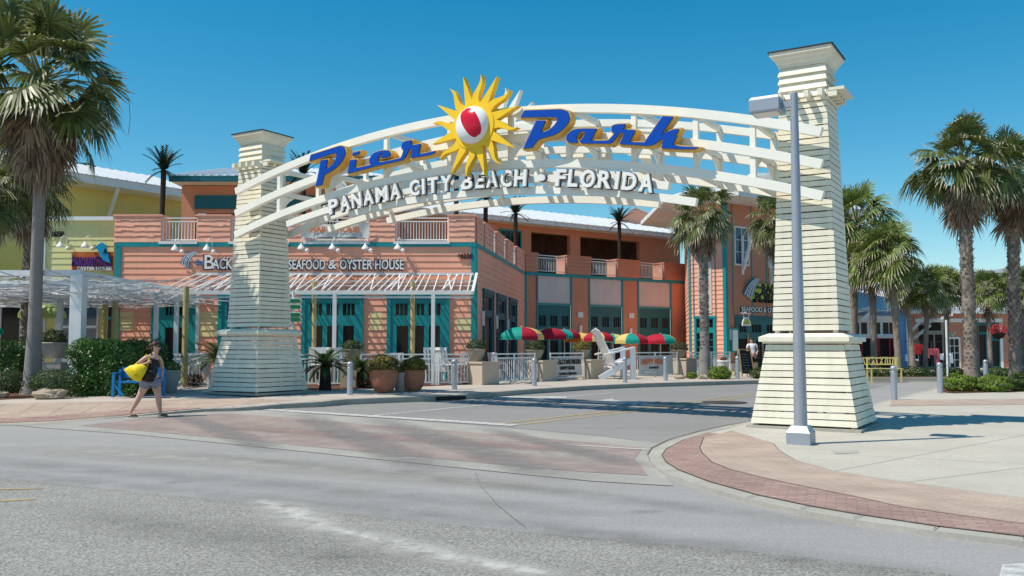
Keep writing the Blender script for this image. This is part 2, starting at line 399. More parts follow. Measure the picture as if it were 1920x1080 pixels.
def ribbon(name, pts, widths, matname, dz, hf=None, n=5):
    """soft edged strip along a path, attribute fade 0 at its edges"""
    hf = hf or (lambda x, y: gz(y))
    P = [Vector((p[0], p[1], 0)) for p in pts]; fine = []; W = []
    for i in range(len(P)-1):
        k = 8
        for j in range(k):
            t = j/k; fine.append(P[i].lerp(P[i+1], t)); W.append(widths[i]*(1-t)+widths[i+1]*t)
    fine.append(P[-1]); W.append(widths[-1])
    vs, fs, fa = [], [], []
    for i, p in enumerate(fine):
        d = (fine[min(i+1, len(fine)-1)]-fine[max(0, i-1)]).normalized(); nn = Vector((-d.y, d.x, 0))
        e = min(1.0, i/3, (len(fine)-1-i)/3)
        for j in range(n):
            t = -1+2*j/(n-1); q = p+nn*t*W[i]; q.z = hf(q.x, q.y)+dz; vs.append(q); fa.append((1-abs(t))**0.8*e*1.2 if n > 2 else 1.0)
    for i in range(len(fine)-1):
        for j in range(n-1): fs.append([i*n+j, i*n+j+1, (i+1)*n+j+1, (i+1)*n+j])
    me = bpy.data.meshes.new(name); me.from_pydata(vs, [], fs); a = me.attributes.new('fade', 'FLOAT', 'POINT')
    for i, q in enumerate(fa): a.data[i].value = q
    me.materials.append(MATS[matname]); me.update()
    if me.polygons[0].normal.z < 0: me.flip_normals()
    o = bpy.data.objects.new(name, me); COL.objects.link(o); o['kind'] = 'structure'; return o
def road(x, y): return gz(y)
def GR(px, py, dz=0.0):           # point on the road surface
    z = 0.0
    for _ in range(6): p = G(px, py, z+dz); z = gz(p.y)
    return p
def off(dz): return lambda x, y: gz(y)+dz

sheet('ground', [(-900, -60), (900, -60), (900, 2500), (-900, 2500)], 'asphalt_smooth', lambda x, y: gz(y))
# coarse old asphalt nearest the camera
e = [G(p[0], p[1], -0.05) for p in ((-700, 860), (0, 897), (500, 947), (960, 996), (1400, 1034), (1780, 1078), (2600, 1190))]
sheet('road_near', [(-60, -20), (60, -20), (60, 0)]+[tuple(p.xy) for p in reversed(e)], 'asphalt_coarse', off(0.004))
# street beyond the crosswalk
ustr = Vector((0.519, 0.855, 0)); uw = Vector((0.855, -0.519, 0))
def GG(px, py): return tuple(GR(px, py).xy)
sheet('street', [GG(500, 768), GG(760, 787), GG(965, 803), GG(1130, 818), GG(1240, 832)] + [tuple((GR(1240, 832)+ustr*90).xy), tuple((GR(500, 768)+ustr*90-uw*6).xy)], 'asphalt_far', off(0.004))
cw = [GG(70, 802), GG(250, 815), GG(470, 837), GG(700, 861), GG(900, 882), GG(1110, 903), GG(1262, 912), GG(1215, 850), GG(1250, 833), GG(1130, 820), GG(965, 806), GG(760, 790), GG(500, 770), GG(440, 768), GG(250, 780), GG(100, 792), GG(20, 797)]
sheet('crosswalk_border', cw, 'crosswalk_concrete', off(0.008))
ci = [GG(150, 799), GG(300, 812), GG(480, 828), GG(700, 850), GG(900, 869), GG(1090, 886), GG(1215, 893), GG(1190, 862), GG(1205, 840), GG(1090, 829), GG(930, 815), GG(740, 801), GG(480, 779), GG(420, 776), GG(270, 785)]
sheet('crosswalk', ci, 'crosswalk_brick', off(0.012))
ribbon('crosswalk_wear', [GG(600, 812), GG(1000, 850), GG(1180, 866)], [0.9, 0.9, 0.5], 'pale_stain', 0.016)
ribbon('crosswalk_wear', [GG(500, 800), GG(800, 815), GG(1100, 838)], [0.35, 0.5, 0.3], 'pale_stain', 0.018)
ribbon('tyre_wear', [GG(1100, 850), GG(700, 820), GG(400, 800)], [0.4, 0.6, 0.4], 'red_stain', 0.020)
for k, (a_, b_, w_) in enumerate((((700, 783), (1080, 905), 0.5), ((560, 775), (830, 890), 0.5), ((900, 800), (1215, 880), 0.35), ((330, 775), (520, 850), 0.4))):
    ribbon('tyre_wear', [GG(*a_), GG((a_[0]+b_[0])/2, (a_[1]+b_[1])/2), GG(*b_)], [w_]*3, 'asphalt_film', 0.0222+0.0005*k, n=7)
ribbon('tyre_wear', [GG(1150, 925), GG(500, 870), GG(0, 835)], [0.5, 0.8, 0.8], 'pale_stain', 0.006)
# white stop bar, lane line, arrow
def strip(name, pts, wd, m, dz, hf=off(0)): return ribbon(name, pts, [wd/2]*len(pts), m, dz, hf, n=2)
strip('stop_line', [GG(500, 769), GG(966, 799)], 0.33, 'road_white', 0.020)
strip('lane_line', [GG(700, 780), GG(1060, 745), GG(1150, 737)], 0.12, 'road_white', 0.012)
strip('crosswalk_line', [GG(1060, 836), GG(1230, 846)], 0.10, 'road_white', 0.022)
strip('centre_line', [GG(975, 797), GG(1190, 772), GG(1430, 741), GG(1640, 722)], 0.11, 'road_yellow', 0.012)
strip('centre_line', [GG(935, 795), GG(1165, 770), GG(1425, 738), GG(1640, 719)], 0.11, 'road_yellow', 0.013)
strip('turn_line', [G(-60, 936, 0).xy, G(68, 928, 0).xy], 0.10, 'road_yellow', 0.012)
strip('turn_line', [G(-60, 912, 0).xy, G(80, 909, 0).xy], 0.06, 'road_yellow', 0.012)
sheet('turn_arrow', [GG(1122, 751), GG(1160, 748), GG(1162, 752), GG(1140, 755), GG(1180, 757), GG(1228, 756), GG(1200, 753), GG(1175, 752), GG(1185, 757), GG(1140, 757)][:0] or [GG(1120, 752), GG(1150, 748), GG(1150, 750.5), GG(1168, 753), GG(1195, 753), GG(1228, 757), GG(1170, 758), GG(1160, 756), GG(1140, 754)], 'road_white', off(0.012), fade=1.0)
sheet('lane_patch', [GG(925, 744), GG(1065, 744), GG(1060, 747), GG(925, 747)], 'road_white', off(0.013), fade=1.0)
sheet('corner_marking', [tuple(G(1880, 1061, -.05).xy), tuple(G(1960, 1058, -.05).xy), tuple(G(1990, 1100, -.05).xy), tuple(G(1870, 1100, -.05).xy)], 'road_white', off(0.014), fade=1.0)
# drifted sand on the road
def g0(px, py): return tuple(G(px, py, -0.05).xy)
ribbon('sand_drift', [g0(470, 935), g0(545, 958), g0(590, 985), g0(660, 1000)], [0.12, 0.45, 0.42, 0.15], 'sand', 0.008, n=7)
ribbon('sand_drift', [g0(600, 985), g0(700, 1012), g0(800, 1036), g0(900, 1058), g0(1080, 1085)], [0.10, 0.34, 0.34, 0.28, 0.3], 'sand', 0.010, n=7)
for k, (a_, b_, w_) in enumerate((((-200, 850), (1300, 985), 0.45), ((-200, 872), (1500, 1040), 0.4), ((300, 845), (1700, 1000), 0.3), ((960, 990), (1900, 1100), 0.35), ((100, 960), (800, 1070), 0.5))):
    m_ = ((a_[0]+b_[0])/2, (a_[1]+b_[1])/2-6); ribbon('tyre_mark', [g0(*a_), g0(*m_), g0(*b_)], [w_, w_*1.2, w_], 'oil_stain', 0.0075+0.0004*k, n=7)
for k, (x_, y_) in enumerate(((1210, 960), (330, 905), (760, 885), (1500, 1050), (620, 1045), (1330, 760), (1010, 775))):
    p_ = Vector(g0(x_, y_)); ribbon('oil_spot', [(p_.x-0.2, p_.y-0.06), (p_.x, p_.y), (p_.x+0.24, p_.y+0.03)], [0.05, 0.16, 0.05], 'oil_stain', 0.0215+0.0003*k if y_ < 900 else 0.0095, n=7)
# tar crack
ribbon('crack', [g0(891, 886), g0(900, 910), g0(935, 950), g0(985, 990)], [0.004]*4, 'crack_fill', 0.0072, n=2)
bpy.data.objects['crack']['kind'] = 'structure'
# ------- right hand pavement corner
PR = lambda x, y: gz(y)+0.05
def GP(px, py, add=0.05): p = GR(px, py, add); return p.xy
kerb_out = [(1424, 788), (1370, 797), (1310, 810), (1255, 826), (1224, 841), (1216, 853), (1222, 868), (1245, 886), (1300, 905), (1400, 935), (1500, 956), (1600, 974), (1750, 995), (1920, 1015), (2150, 1040)]
kerb_in = [(1440, 790), (1380, 800), (1330, 812), (1283, 825), (1250, 842), (1241, 854), (1248, 867), (1272, 882), (1330, 904), (1420, 929), (1520, 950), (1620, 967), (1760, 988), (1920, 1007), (2150, 1031)]
brick_in = [(1445, 800), (1400, 802), (1350, 814), (1320, 820), (1312, 840), (1316, 850), (1335, 868), (1370, 882), (1430, 897), (1500, 912), (1590, 930), (1690, 952), (1800, 968), (1920, 984), (2150, 1006)]
rt = [(2150, 735), (2150, 1000)]
far_r = [(1641, 752), (1700, 740), (1740, 729), (1765, 724), (2150, 721)]
base = [GP(*p) for p in kerb_out]+[GP(2600, 1000), GP(2600, 722), GP(1800, 722), GP(1757, 727), GP(1700, 741), GP(1640, 756)]
sheet('kerb', [tuple(p) for p in base], 'kerb', off(0.05), skirt=0.10)
sheet('pavement', [tuple(GP(*p)) for p in kerb_in]+[tuple(GP(2600, 1000)), tuple(GP(2600, 724)), tuple(GP(1800, 724)), tuple(GP(1762, 729)), tuple(GP(1705, 743)), tuple(GP(1645, 758))], 'concrete', off(0.054))
sheet('brick_band', [tuple(GP(*p)) for p in kerb_in[2:]]+[tuple(GP(*p)) for p in reversed(brick_in[2:])], 'red_brick', off(0.058))
pav_in = [(1372, 808), (1450, 833), (1460, 845), (1490, 864), (1560, 884), (1650, 899), (1750, 913), (1840, 926), (1920, 936), (2150, 962)]
sheet('paver_band', [tuple(GP(*p)) for p in brick_in[2:]]+[tuple(GP(*p)) for p in reversed(pav_in)], 'tan_paver', off(0.060))
sheet('paver_strip', [tuple(GP(*p)) for p in ((1668, 762), (2150, 756), (2150, 747), (1672, 750))], 'tan_paver', off(0.060))
for k, (a, b) in enumerate([((1480, 760), (2100, 800)), ((1560, 885), (2000, 800)), ((1700, 905), (2300, 830)), ((1520, 850), (2100, 880))]):
    strip('pavement_joint', [GP(*a), GP(*b)], 0.008, 'crack_fill', 0.056)['kind'] = 'structure'
sheet('utility_cover', [tuple(GP(*p)) for p in ((1560, 846), (1605, 845), (1612, 850), (1566, 852))], 'kerb', off(0.060))
hfk = off(0.0)
ribbon('gutter_line', [tuple(GP(*p, 0.0)) for p in kerb_out], [0.035]*len(kerb_out), 'dark_line', 0.0225, off(0), n=3)  # darker line along the kerb foot
ribbon('kerb_joint', [tuple(GP(*p)) for p in kerb_in[1:]], [0.014]*(len(kerb_in)-1), 'dark_line', 0.064, off(0), n=3)
ribbon('band_joint', [tuple(GP(*p)) for p in brick_in[2:]], [0.012]*(len(brick_in)-2), 'dark_line', 0.066, off(0), n=3)
ribbon('band_joint', [tuple(GP(*p)) for p in pav_in], [0.010]*len(pav_in), 'dark_line', 0.066, off(0), n=3)
for i_ in range(1, len(kerb_out)-1, 1):
    strip('kerb_joint', [GP(*kerb_out[i_]), GP(*kerb_in[i_])], 0.012, 'dark_line', 0.066)
# ------- left hand pavement
def hl(x, y): return gz(y)+0.012+0.138*min(1, max(0, (y-20.6-0.0)/3.4))
def GL(px, py):
    z = 0.1
    for _ in range(20): p = G(px, py, z); z = hl(p.x, p.y)
    return p
lk = [(-700, 800), (0, 797), (70, 796), (150, 789), (250, 779), (380, 767), (440, 765), (480, 762), (530, 757), (600, 753), (650, 748.5), (740, 745), (850, 741), (930, 735), (1002, 729.5), (1100, 723.5), (1200, 719), (1330, 715.5), (1440, 712.5)]
left_edge = [GL(*p) for p in lk]
beyond = left_edge[-1]+Vector((80, 76, 0))
sheet('kerb', [tuple(p.xy) for p in left_edge]+[tuple(beyond.xy), (60, 140), (-200, 140), (-200, 19)], 'kerb', hl, skirt=0.2)
inner = []
for i, p in enumerate(left_edge):
    a, b = left_edge[max(0, i-1)], left_edge[min(len(left_edge)-1, i+1)]; d = (b-a).normalized()
    inner.append(p+Vector((-d.y, d.x, 0))*0.16)
sheet('sidewalk', [tuple(p.xy) for p in inner]+[tuple((beyond+Vector((-.3, .3, 0))).xy), (60, 139), (-199, 139), (-199, 19.5)], 'sidewalk', lambda x, y: hl(x, y)+0.004)
def LL(px, py): return tuple(GL(px, py).xy)
sheet('paver_walk', [LL(-500, 791), LL(0, 789), LL(60, 789), LL(250, 775), LL(380, 764), LL(480, 757), LL(560, 750), LL(400, 748), LL(250, 752), LL(0, 757), LL(-500, 757)], 'tan_paver', lambda x, y: hl(x, y)+0.008)
sheet('brick_band', [LL(-500, 796), LL(0, 794), LL(100, 790), LL(250, 777), LL(378, 766), LL(345, 764), LL(250, 769), LL(100, 780), LL(0, 785), LL(-500, 786)], 'red_brick', lambda x, y: hl(x, y)+0.012)
ribbon('gutter_line', [tuple((p+Vector((0.03, -0.05, 0))).xy) for p in left_edge[4:]], [0.04]*(len(left_edge)-4), 'dark_line', 0.024, off(0), n=3)
for i_ in range(6, len(left_edge)-1):
    a_ = left_edge[i_]; b_ = inner[i_]; strip('kerb_joint', [a_.xy, b_.xy], 0.012, 'dark_line', 0.006, hl)
    strip('pavement_joint', [b_.xy, (b_+(b_-a_)*14).xy], 0.012, 'dark_line', 0.0065, hl)
for x_ in range(-1, 7): strip('pavement_joint', [LL(60*x_+20, 786-x_*2.2), LL(60*x_+70, 757)], 0.012, 'dark_line', 0.0105, hl)
# planting beds
sheet('mulch_bed', [LL(-400, 752), LL(0, 750), LL(110, 745), LL(160, 738), LL(300, 735), LL(300, 715), LL(-400, 715)], 'mulch', lambda x, y: hl(x, y)+0.016)
sheet('mulch_bed', [LL(560, 731), LL(700, 729), LL(930, 719), LL(925, 711), LL(560, 716)], 'mulch', lambda x, y: hl(x, y)+0.016)
sheet('mulch_bed', [LL(1275, 709), LL(1370, 708), LL(1372, 703), LL(1275, 703)], 'mulch', lambda x, y: hl(x, y)+0.016)
sheet('mulch_bed', [LL(1418, 708.5), LL(1500, 706), LL(1500, 700), LL(1418, 702)], 'mulch', lambda x, y: hl(x, y)+0.016)
sheet('mulch_bed', [tuple(GP(*p)) for p in ((1762, 735), (1790, 738), (1900, 735), (2200, 733), (2200, 723), (1770, 727))], 'mulch', off(0.066))

# ---------------------------------------------------------------- entrance gate: two slatted towers and an arched sign
pa, pb = G(1608, 812, 0), G(481, 742, 0.25)
U = (pa-pb); U.z = 0; U.normalize(); V = Vector((-U.y, U.x, 0))
CR_ = pa-U+V; CR_.z = 0; CL_ = pb-U+V; CL_.z = 0.25
MID = (CR_+CL_)/2; MID.z = 0
def W(u, v, z): return MID+U*u+V*v+Z*z
def gate_hit(px, py, v=-1.15):
    o = MID+V*v; s, z = hit(px, py, o, o+U); return s, z
def tower(c, label):
    t = empty('gate_tower', c, label, 'gate tower', 'slatted towers carrying the arched sign')
    def q(u, v, z): return c+U*u+V*v+Z*z
    def ring(mb, h0, z0, h1, z1, th=0.035):
        """four boards round the tower, each tilted with its batter"""
        for (a, b) in ((U, V), (V, -U), (-U, -V), (-V, U)):
            mid = c-b*((h0+h1)/2-th/2)+Z*((z0+z1)/2)
            up = (-b*h1+Z*z1)-(-b*h0+Z*z0)
            n = up.cross(a).normalized()
            L0 = h0-0.0
            t0, t1, o0 = random.uniform(-.006, .006), random.uniform(-.006, .006), random.uniform(-.004, .004)
            P = [c-b*(h0+o0)-a*h0+Z*(z0+t0), c-b*(h0+o0)+a*h0+Z*(z0+t1), c-b*(h1+o0)+a*h1+Z*(z1+t1), c-b*(h1+o0)-a*h1+Z*(z1+t0)]
            e = b*th
            Q = [P[0]+e+a*th, P[1]+e-a*th, P[2]+e-a*th, P[3]+e+a*th]
            mb.face(P); mb.face(list(reversed(Q)))
            mb.face([P[1], P[0], Q[0], Q[1]]); mb.face([P[3], P[2], Q[2], Q[3]])
    mb = MB()                                   # concrete footing
    mb.obox(q(0, 0, 0.03), U*2.15, V*2.15, Z*0.06); mb.build('footing', 'kerb', t)
    mb = MB(); n = 12; z0, z1, a0, a1 = 0.10, 1.66, 1.0, 0.74
    for i in range(n):
        f0, f1 = i/n, (i+0.84)/n
        ring(mb, a0+(a1-a0)*f0+random.uniform(-.003, .003), z0+(z1-z0)*f0, a0+(a1-a0)*f1, z0+(z1-z0)*f1)
    mb.build('base_slats', 'cream', t)
    mb = MB()
    for (h, za, zb) in ((0.80, 1.66, 1.70), (0.86, 1.70, 1.79)):
        mb.obox(q(0, 0, (za+zb)/2), U*2*h, V*2*h, Z*(zb-za-0.001))
    rows = [[q(s*h, k*h, z) for s, k in ((-1, -1), (1, -1), (1, 1), (-1, 1))] for h, z in ((0.86, 1.79), (0.70, 1.86))]
    mb.grid(rows, True); mb.cap(rows[1]); mb.build('ledge', 'cream', t)
    mb = MB(); n = 37; z0, z1, a0, a1 = 1.92, 6.50, 0.635, 0.47
    for i in range(n):
        f0, f1 = i/n, (i+0.84)/n
        ring(mb, a0+(a1-a0)*f0+random.uniform(-.002, .002), z0+(z1-z0)*f0, a0+(a1-a0)*f1, z0+(z1-z0)*f1)
    mb.build('shaft_slats', 'cream', t)
    mb = MB()                                   # inner frame posts seen through the gaps
    for s in (-1, 1):
        for k in (-1, 1):
            mb.beam(q(s*0.92, k*0.92, 0.06), q(s*0.66, k*0.66, 1.66), 0.07, 0.07)
            mb.beam(q(s*0.56, k*0.56, 1.8), q(s*0.40, k*0.40, 6.5), 0.07, 0.07)
    for k in (-1, 1):
        mb.beam(q(0, k*0.93, 0.1), q(0, k*0.68, 1.64), 0.06, 0.05); mb.beam(q(k*0.93, 0, 0.1), q(k*0.68, 0, 1.64), 0.06, 0.05)
    mb.build('inner_frame', 'cream', t)
    mb = MB(); mb.obox(q(0, 0, 4.3), U*0.70, V*0.70, Z*4.2); mb.build('gap_shade_core', 'brown_wood_and_shade', t)  # dark box put inside so the slat gaps read as interior shade
    mb = MB()                                   # bracket tails under the cap
    for k in (-0.40, -0.135, 0.135, 0.40):
        for sgn in (-1, 1):
            mb.obox(q(k, sgn*0.57, 6.60), U*0.09, V*0.34, Z*0.13)
            mb.obox(q(sgn*0.55, k, 6.61), U*0.22, V*0.09, Z*0.10)
    for sgn in (-1, 1): mb.obox(q(sgn*0.62, 0, 6.70), U*0.36, V*0.9, Z*0.06)
    mb.obox(q(0, 0, 6.53), U*1.0, V*1.0, Z*0.06)
    mb.build('bracket', 'cream', t)
    mb = MB(); mb.obox(q(0, 0, 6.86), U*0.86, V*0.86, Z*0.66)
    for i in range(4):                          # lapped boards on the cap block
        z = 6.60+i*0.162; hb, ht = 0.485, 0.435
        rows = [[q(s*h, k*h, zz) for s, k in ((-1, -1), (1, -1), (1, 1), (-1, 1))] for h, zz in ((0.43, z), (hb, z), (ht, z+0.158), (0.43, z+0.158))]
        mb.grid(rows, True)
    mb.build('cap_block', 'cream', t)
    mb = MB(); prof = [(0.43, 7.25), (0.47, 7.26), (0.475, 7.32), (0.50, 7.34), (0.53, 7.41), (0.565, 7.44), (0.57, 7.47), (0.61, 7.49), (0.61, 7.56)]
    rows = [[q(s*h, k*h, z) for s, k in ((-1, -1), (1, -1), (1, 1), (-1, 1))] for h, z in prof]
    mb.grid(rows, True); mb.cap(rows[-1]); mb.build('cornice', 'cream', t)
    mb = MB(); rows = [[q(s*h, k*h, z) for s, k in ((-1, -1), (1, -1), (1, 1), (-1, 1))] for h, z in ((0.64, 7.563), (0.64, 7.585), (0.02, 7.68))]
    mb.cap(rows[0], True); mb.grid(rows, True); mb.cap(rows[-1]); mb.build('roof', 'dark_roof', t)
    return t
tower(CL_, 'cream slatted gate tower left of the street, partly in palm shade')
tower(CR_, 'cream slatted gate tower right of the street, behind the grey street lamp')

arch = empty('arch_sign', W(0, 0, 4.8), 'cream curved truss arch spanning the street between the two slatted towers', 'arch')
KA = -0.0188; UC = -0.35
def az(z0, u): return z0+KA*(u-UC)**2
def arc_beam(mb, z0, ua, ub, v, wd=0.13, h=0.17, n=40):
    rows = []
    for i in range(n+1):
        u = ua+(ub-ua)*i/n; z = az(z0, u); sl_ = 2*KA*(u-UC); nx, nz = -sl_, 1.0; l = math.hypot(nx, nz); nx, nz = nx/l, nz/l
        rows.append([W(u+nx*a*h/2, v+b*wd/2, z+nz*a*h/2) for a, b in ((-1, -1), (1, -1), (1, 1), (-1, 1))])
    mb.grid(rows, True); mb.cap(rows[0]); mb.cap(rows[-1], True)
for v in (-0.78, 0.78):
    for z0 in (7.18, 6.54, 5.92):
        mb = MB(); arc_beam(mb, z0, -8.05, 8.30, v, 0.15, 0.19 if v < 0 else 0.17); mb.build('curved_beam', 'cream_white', arch)
    for z0, a, b in ((5.57, -6.0, 5.15), (5.30, -3.75, 5.75)):
        mb = MB(); arc_beam(mb, z0, a, b-(1.45 if v > 0 else 0), v, 0.14, 0.17); mb.build('curved_beam', 'cream_white', arch)
for u in (-6.35, -4.55, -2.55, -0.55, 1.2, 2.75, 4.35, 5.75, 6.95):
    mb = MB(); zt, zb = az(7.18, u)-0.09, az(5.92, u)+0.09
    for v in (-0.78, 0.78): mb.obox(W(u, v*0.985, (zt+zb)/2), U*0.11, V*0.11, Z*(zt-zb))
    for z0 in (7.18, 6.54, 5.92):
        mb.obox(W(u, 0, az(z0, u)), U*0.10, V*1.40, Z*0.12)
    zm = az(6.54, u)
    # curved knee plates between the two trusses
    for (sg) in (-1, 1):
        pts = [W(u-0.02, sg*0.70, zm-0.08), W(u-0.02, sg*0.22, zm-0.08), W(u-0.02, sg*0.42, zm-0.2), W(u-0.02, sg*0.6, zm-0.38), W(u-0.02, sg*0.70, zm-0.48)]
        mb.prism(pts, U*0.04)
    mb.build('cross_frame', 'cream_white', arch)
for u in (-3.6, -1.9, 0.0, 1.9, 3.5):
    mb = MB(); zt, zb = az(5.92, u)-0.09, az(5.30, u)-0.05
    for v in (-0.78, 0.78): mb.obox(W(u, v*0.98, (zt+zb)/2), U*0.09, V*0.09, Z*(zt-zb))
    mb.obox(W(u, 0, az(5.57, u)), U*0.09, V*1.42, Z*0.10)
    mb.build('hanger', 'cream_white', arch)
# script lettering, traced as solid letters with their own thickness
def inflate(P, d):
    n = len(P); ar = sum(P[i][0]*P[(i+1) % n][1]-P[(i+1) % n][0]*P[i][1] for i in range(n)); sgn = 1 if ar > 0 else -1; out = []
    for i in range(n):
        a, b, c = Vector(P[i-1]), Vector(P[i]), Vector(P[(i+1) % n])
        e1 = (b-a).normalized(); e2 = (c-b).normalized(); n1 = Vector((e1.y, -e1.x))*sgn; n2 = Vector((e2.y, -e2.x))*sgn
        m = (n1+n2); m = m/max(0.6, m.length)*1.0; k = d/max(0.5, m.normalized().dot(n1)) if m.length > 1e-4 else 0
        out.append(b+m.normalized()*k)
    return out
def smooth_poly(P, it=1, keep=42):
    for _ in range(it):
        Q = []; n = len(P)
        for i in range(n):
            a, b, c = Vector(P[i-1]), Vector(P[i]), Vector(P[(i+1) % n])
            ang = abs(math.degrees((b-a).angle_signed(c-b, 0)))
            if ang > keep: Q.append(b)
            else: Q += [b.lerp(a, 0.25), b.lerp(c, 0.25)]
        P = Q
    return P
LET = {
 'pier_P': (0, [(85,345),(300,278),(430,236),(470,228),(510,240),(528,290),(520,350),(490,420),(430,490),(350,550),(290,582),(262,600),(245,635),(225,730),(145,750),(175,620),(215,415),(300,400),(275,540),(340,490),(400,420),(420,350),(405,325),(370,325),(65,425)]),
 'pier_dot': (0, [(630,315),(715,295),(695,340),(620,360)]),
 'pier_i': (0, [(590,412),(672,402),(645,512),(700,508),(866,470),(878,500),(560,585)]),
 'pier_e': (0, [(860,488),(838,440),(840,400),(870,340),(940,300),(1020,285),(1090,290),(1110,320),(1095,360),(1040,385),(985,385),(990,345),(1030,335),(1035,318),(990,325),(955,360),(945,430),(980,438),(1100,418),(1245,383),(1252,415),(1100,450),(960,478),(900,492)]),
 'pier_r': (0, [(1240,385),(1262,345),(1275,290),(1250,250),(1265,190),(1310,165),(1385,155),(1370,210),(1400,220),(1500,200),(1465,330),(1520,330),(1695,292),(1650,340),(1370,385),(1395,275),(1350,270),(1325,330),(1290,390),(1244,417)]),
 'park_P': (1, [(120,88),(300,82),(430,77),(480,76),(540,95),(560,150),(545,210),(490,275),(400,330),(300,354),(270,362),(240,380),(190,450),(108,458),(235,185),(325,185),(275,300),(340,290),(400,245),(435,200),(440,165),(410,150),(78,155)]),
 'park_a': (1, [(565,402),(535,390),(523,362),(535,320),(580,280),(650,262),(825,265),(765,380),(850,382),(940,378),(948,411),(670,408),(655,385),(690,355),(712,295),(665,292),(625,340),(622,375),(640,385),(625,402)]),
 'park_r': (1, [(932,381),(1000,310),(965,290),(970,240),(1010,222),(1105,220),(1080,270),(1200,280),(1140,395),(1290,398),(1300,430),(1045,415),(1090,310),(1045,305),(980,395),(940,413)]),
 'park_k': (1, [(1285,402),(1465,143),(1568,148),(1445,330),(1560,272),(1625,266),(1590,330),(1600,345),(1560,420),(1650,440),(1820,445),(1760,468),(1450,455),(1470,380),(1455,365),(1380,420),(1310,436)]),
}
VF = -1.16
for wi, word in ((0, 'Pier'), (1, 'Park')):
    face, body, back, backside = MB(), MB(), MB(), MB(); k = 0
    for nm, (g_, pts) in LET.items():
        if g_ != wi: continue
        k += 1; P = []
        for (x, y) in pts:
            px, py = (570+x/6.857, 240+y/6.857) if g_ == 0 else (960+x/5.189, 190+y/5.189)
            P.append(gate_hit(px, py, VF))
        P = smooth_poly([Vector(p) for p in P], 1)
        face.prism([W(p[0], VF-0.001*k, p[1]) for p in P], V*0.03)
        B = inflate(P, 0.028)
        body.prism([W(p[0], VF+0.030+0.001*k, p[1]) for p in B], V*(0.24+0.001*k))
        # the far side of the gate carries the same word for traffic leaving
        back.prism([W(-p[0]-0.6, 0.98-0.001*k, p[1]-KA*((p[0]-UC)**2-((-p[0]-0.6)-UC)**2)) for p in B], V*(0.2+0.001*k))
    b = body.build('lettering', 'gold_side', arch); b['label'] = 'blue and gold script letters reading %s' % word
    face.build('letter_face', 'blue_face', b)
    back.build('rear_lettering', 'cream_white', arch)
# rays of the sun emblem
SU, SZ = gate_hit(888, 235, -1.2)
def sun_shape(mb, cu, cz, v, dv, s=1.0, mir=1):
    n = 16; pts_all = []
    for i in range(n):
        a = math.pi/2+R(14)-i*2*math.pi/n; wavy = i % 2 == 1
        hw = R(9.5); L0, L1 = 0.48*s, (1.26 if not wavy else 1.22)*s
        lf, rt_ = [], []
        for j in range(8):
            t = j/7; r = L0+(L1-L0)*t; wv = math.sin(t*math.pi*1.9)*0.055*s if wavy else 0
            wd = 0.115*s*(1-t)**0.85 if wavy else 0.125*s*(1-t)
            d = Vector((math.cos(a), math.sin(a))); nn = Vector((-d.y, d.x))
            c = d*r+nn*wv
            lf.append(c+nn*wd); rt_.append(c-nn*wd)
        lf[-1] = rt_[-1]
        pts_all.append(lf[:-1]+list(reversed(rt_)))
    for i, P in enumerate(pts_all):
        # bevelled ray: raised centre ridge
        base_pts = [W(cu+mir*p.x, v+0.0006*i, cz+p.y) for p in P]
        m = len(P)//2
        mb.prism(base_pts, V*dv)
    return
emb = MB(); sun_shape(emb, SU, SZ, -1.20, 0.16)
disc = [W(SU+0.57*math.cos(2*math.pi*i/40), -1.215, SZ+0.57*math.sin(2*math.pi*i/40)) for i in range(40)]
emb.prism(disc, V*0.18); ob = emb.build('sun_emblem', 'sun_yellow', arch)
RU, RZ = gate_hit(938, 252, 1.05)
mb = MB(); sun_shape(mb, RU, RZ, 0.98, 0.16)
mb.prism([W(RU+0.57*math.cos(2*math.pi*i/40), 0.97, RZ+0.57*math.sin(2*math.pi*i/40)) for i in range(40)], V*0.18)
mb.build('rear_emblem', 'cream_white', arch)
mb = MB(); mb.cm = 0; rows = []; rb = 0.455
axis = Vector((0.50, -0.866, 0))  # pole axis of the ball within the sign plane (u, z)
pdir = Vector((axis.x, axis.y)); qdir = Vector((-axis.y, axis.x))
NL, NT = 24, 18
def bp_(lon, lat, rr=1.0):
    c = math.cos(lat); a = math.sin(lat); b_ = c*math.sin(lon); d = c*math.cos(lon)
    uu = pdir.x*a+qdir.x*b_; zz = pdir.y*a+qdir.y*b_
    return W(SU-0.02+uu*rb*rr, -1.215-d*rb*0.55*rr, SZ+zz*rb*rr)
for j in range(NT+1):
    rows.append([bp_(-math.pi/2+math.pi*i/NL, -math.pi/2+math.pi*j/NT) for i in range(NL+1)])
mb.grid(rows); ball = mb.build('beach_ball', 'ball_white', ob, smooth=True)
mb = MB(); rows = []
for j in range(NT+1):
    la = R(-56)+R(112)*j/NT; hw_ = math.asin(min(0.9, 0.47*math.sqrt(max(0.02, 1-(la/R(59))**2))/max(0.3, math.cos(la))))
    rows.append([bp_(R(13)-hw_+2*hw_*i/8, la, 1.012) for i in range(9)])
mb.grid(rows); mb.build('red_gore', 'ball_red', ball, smooth=True)
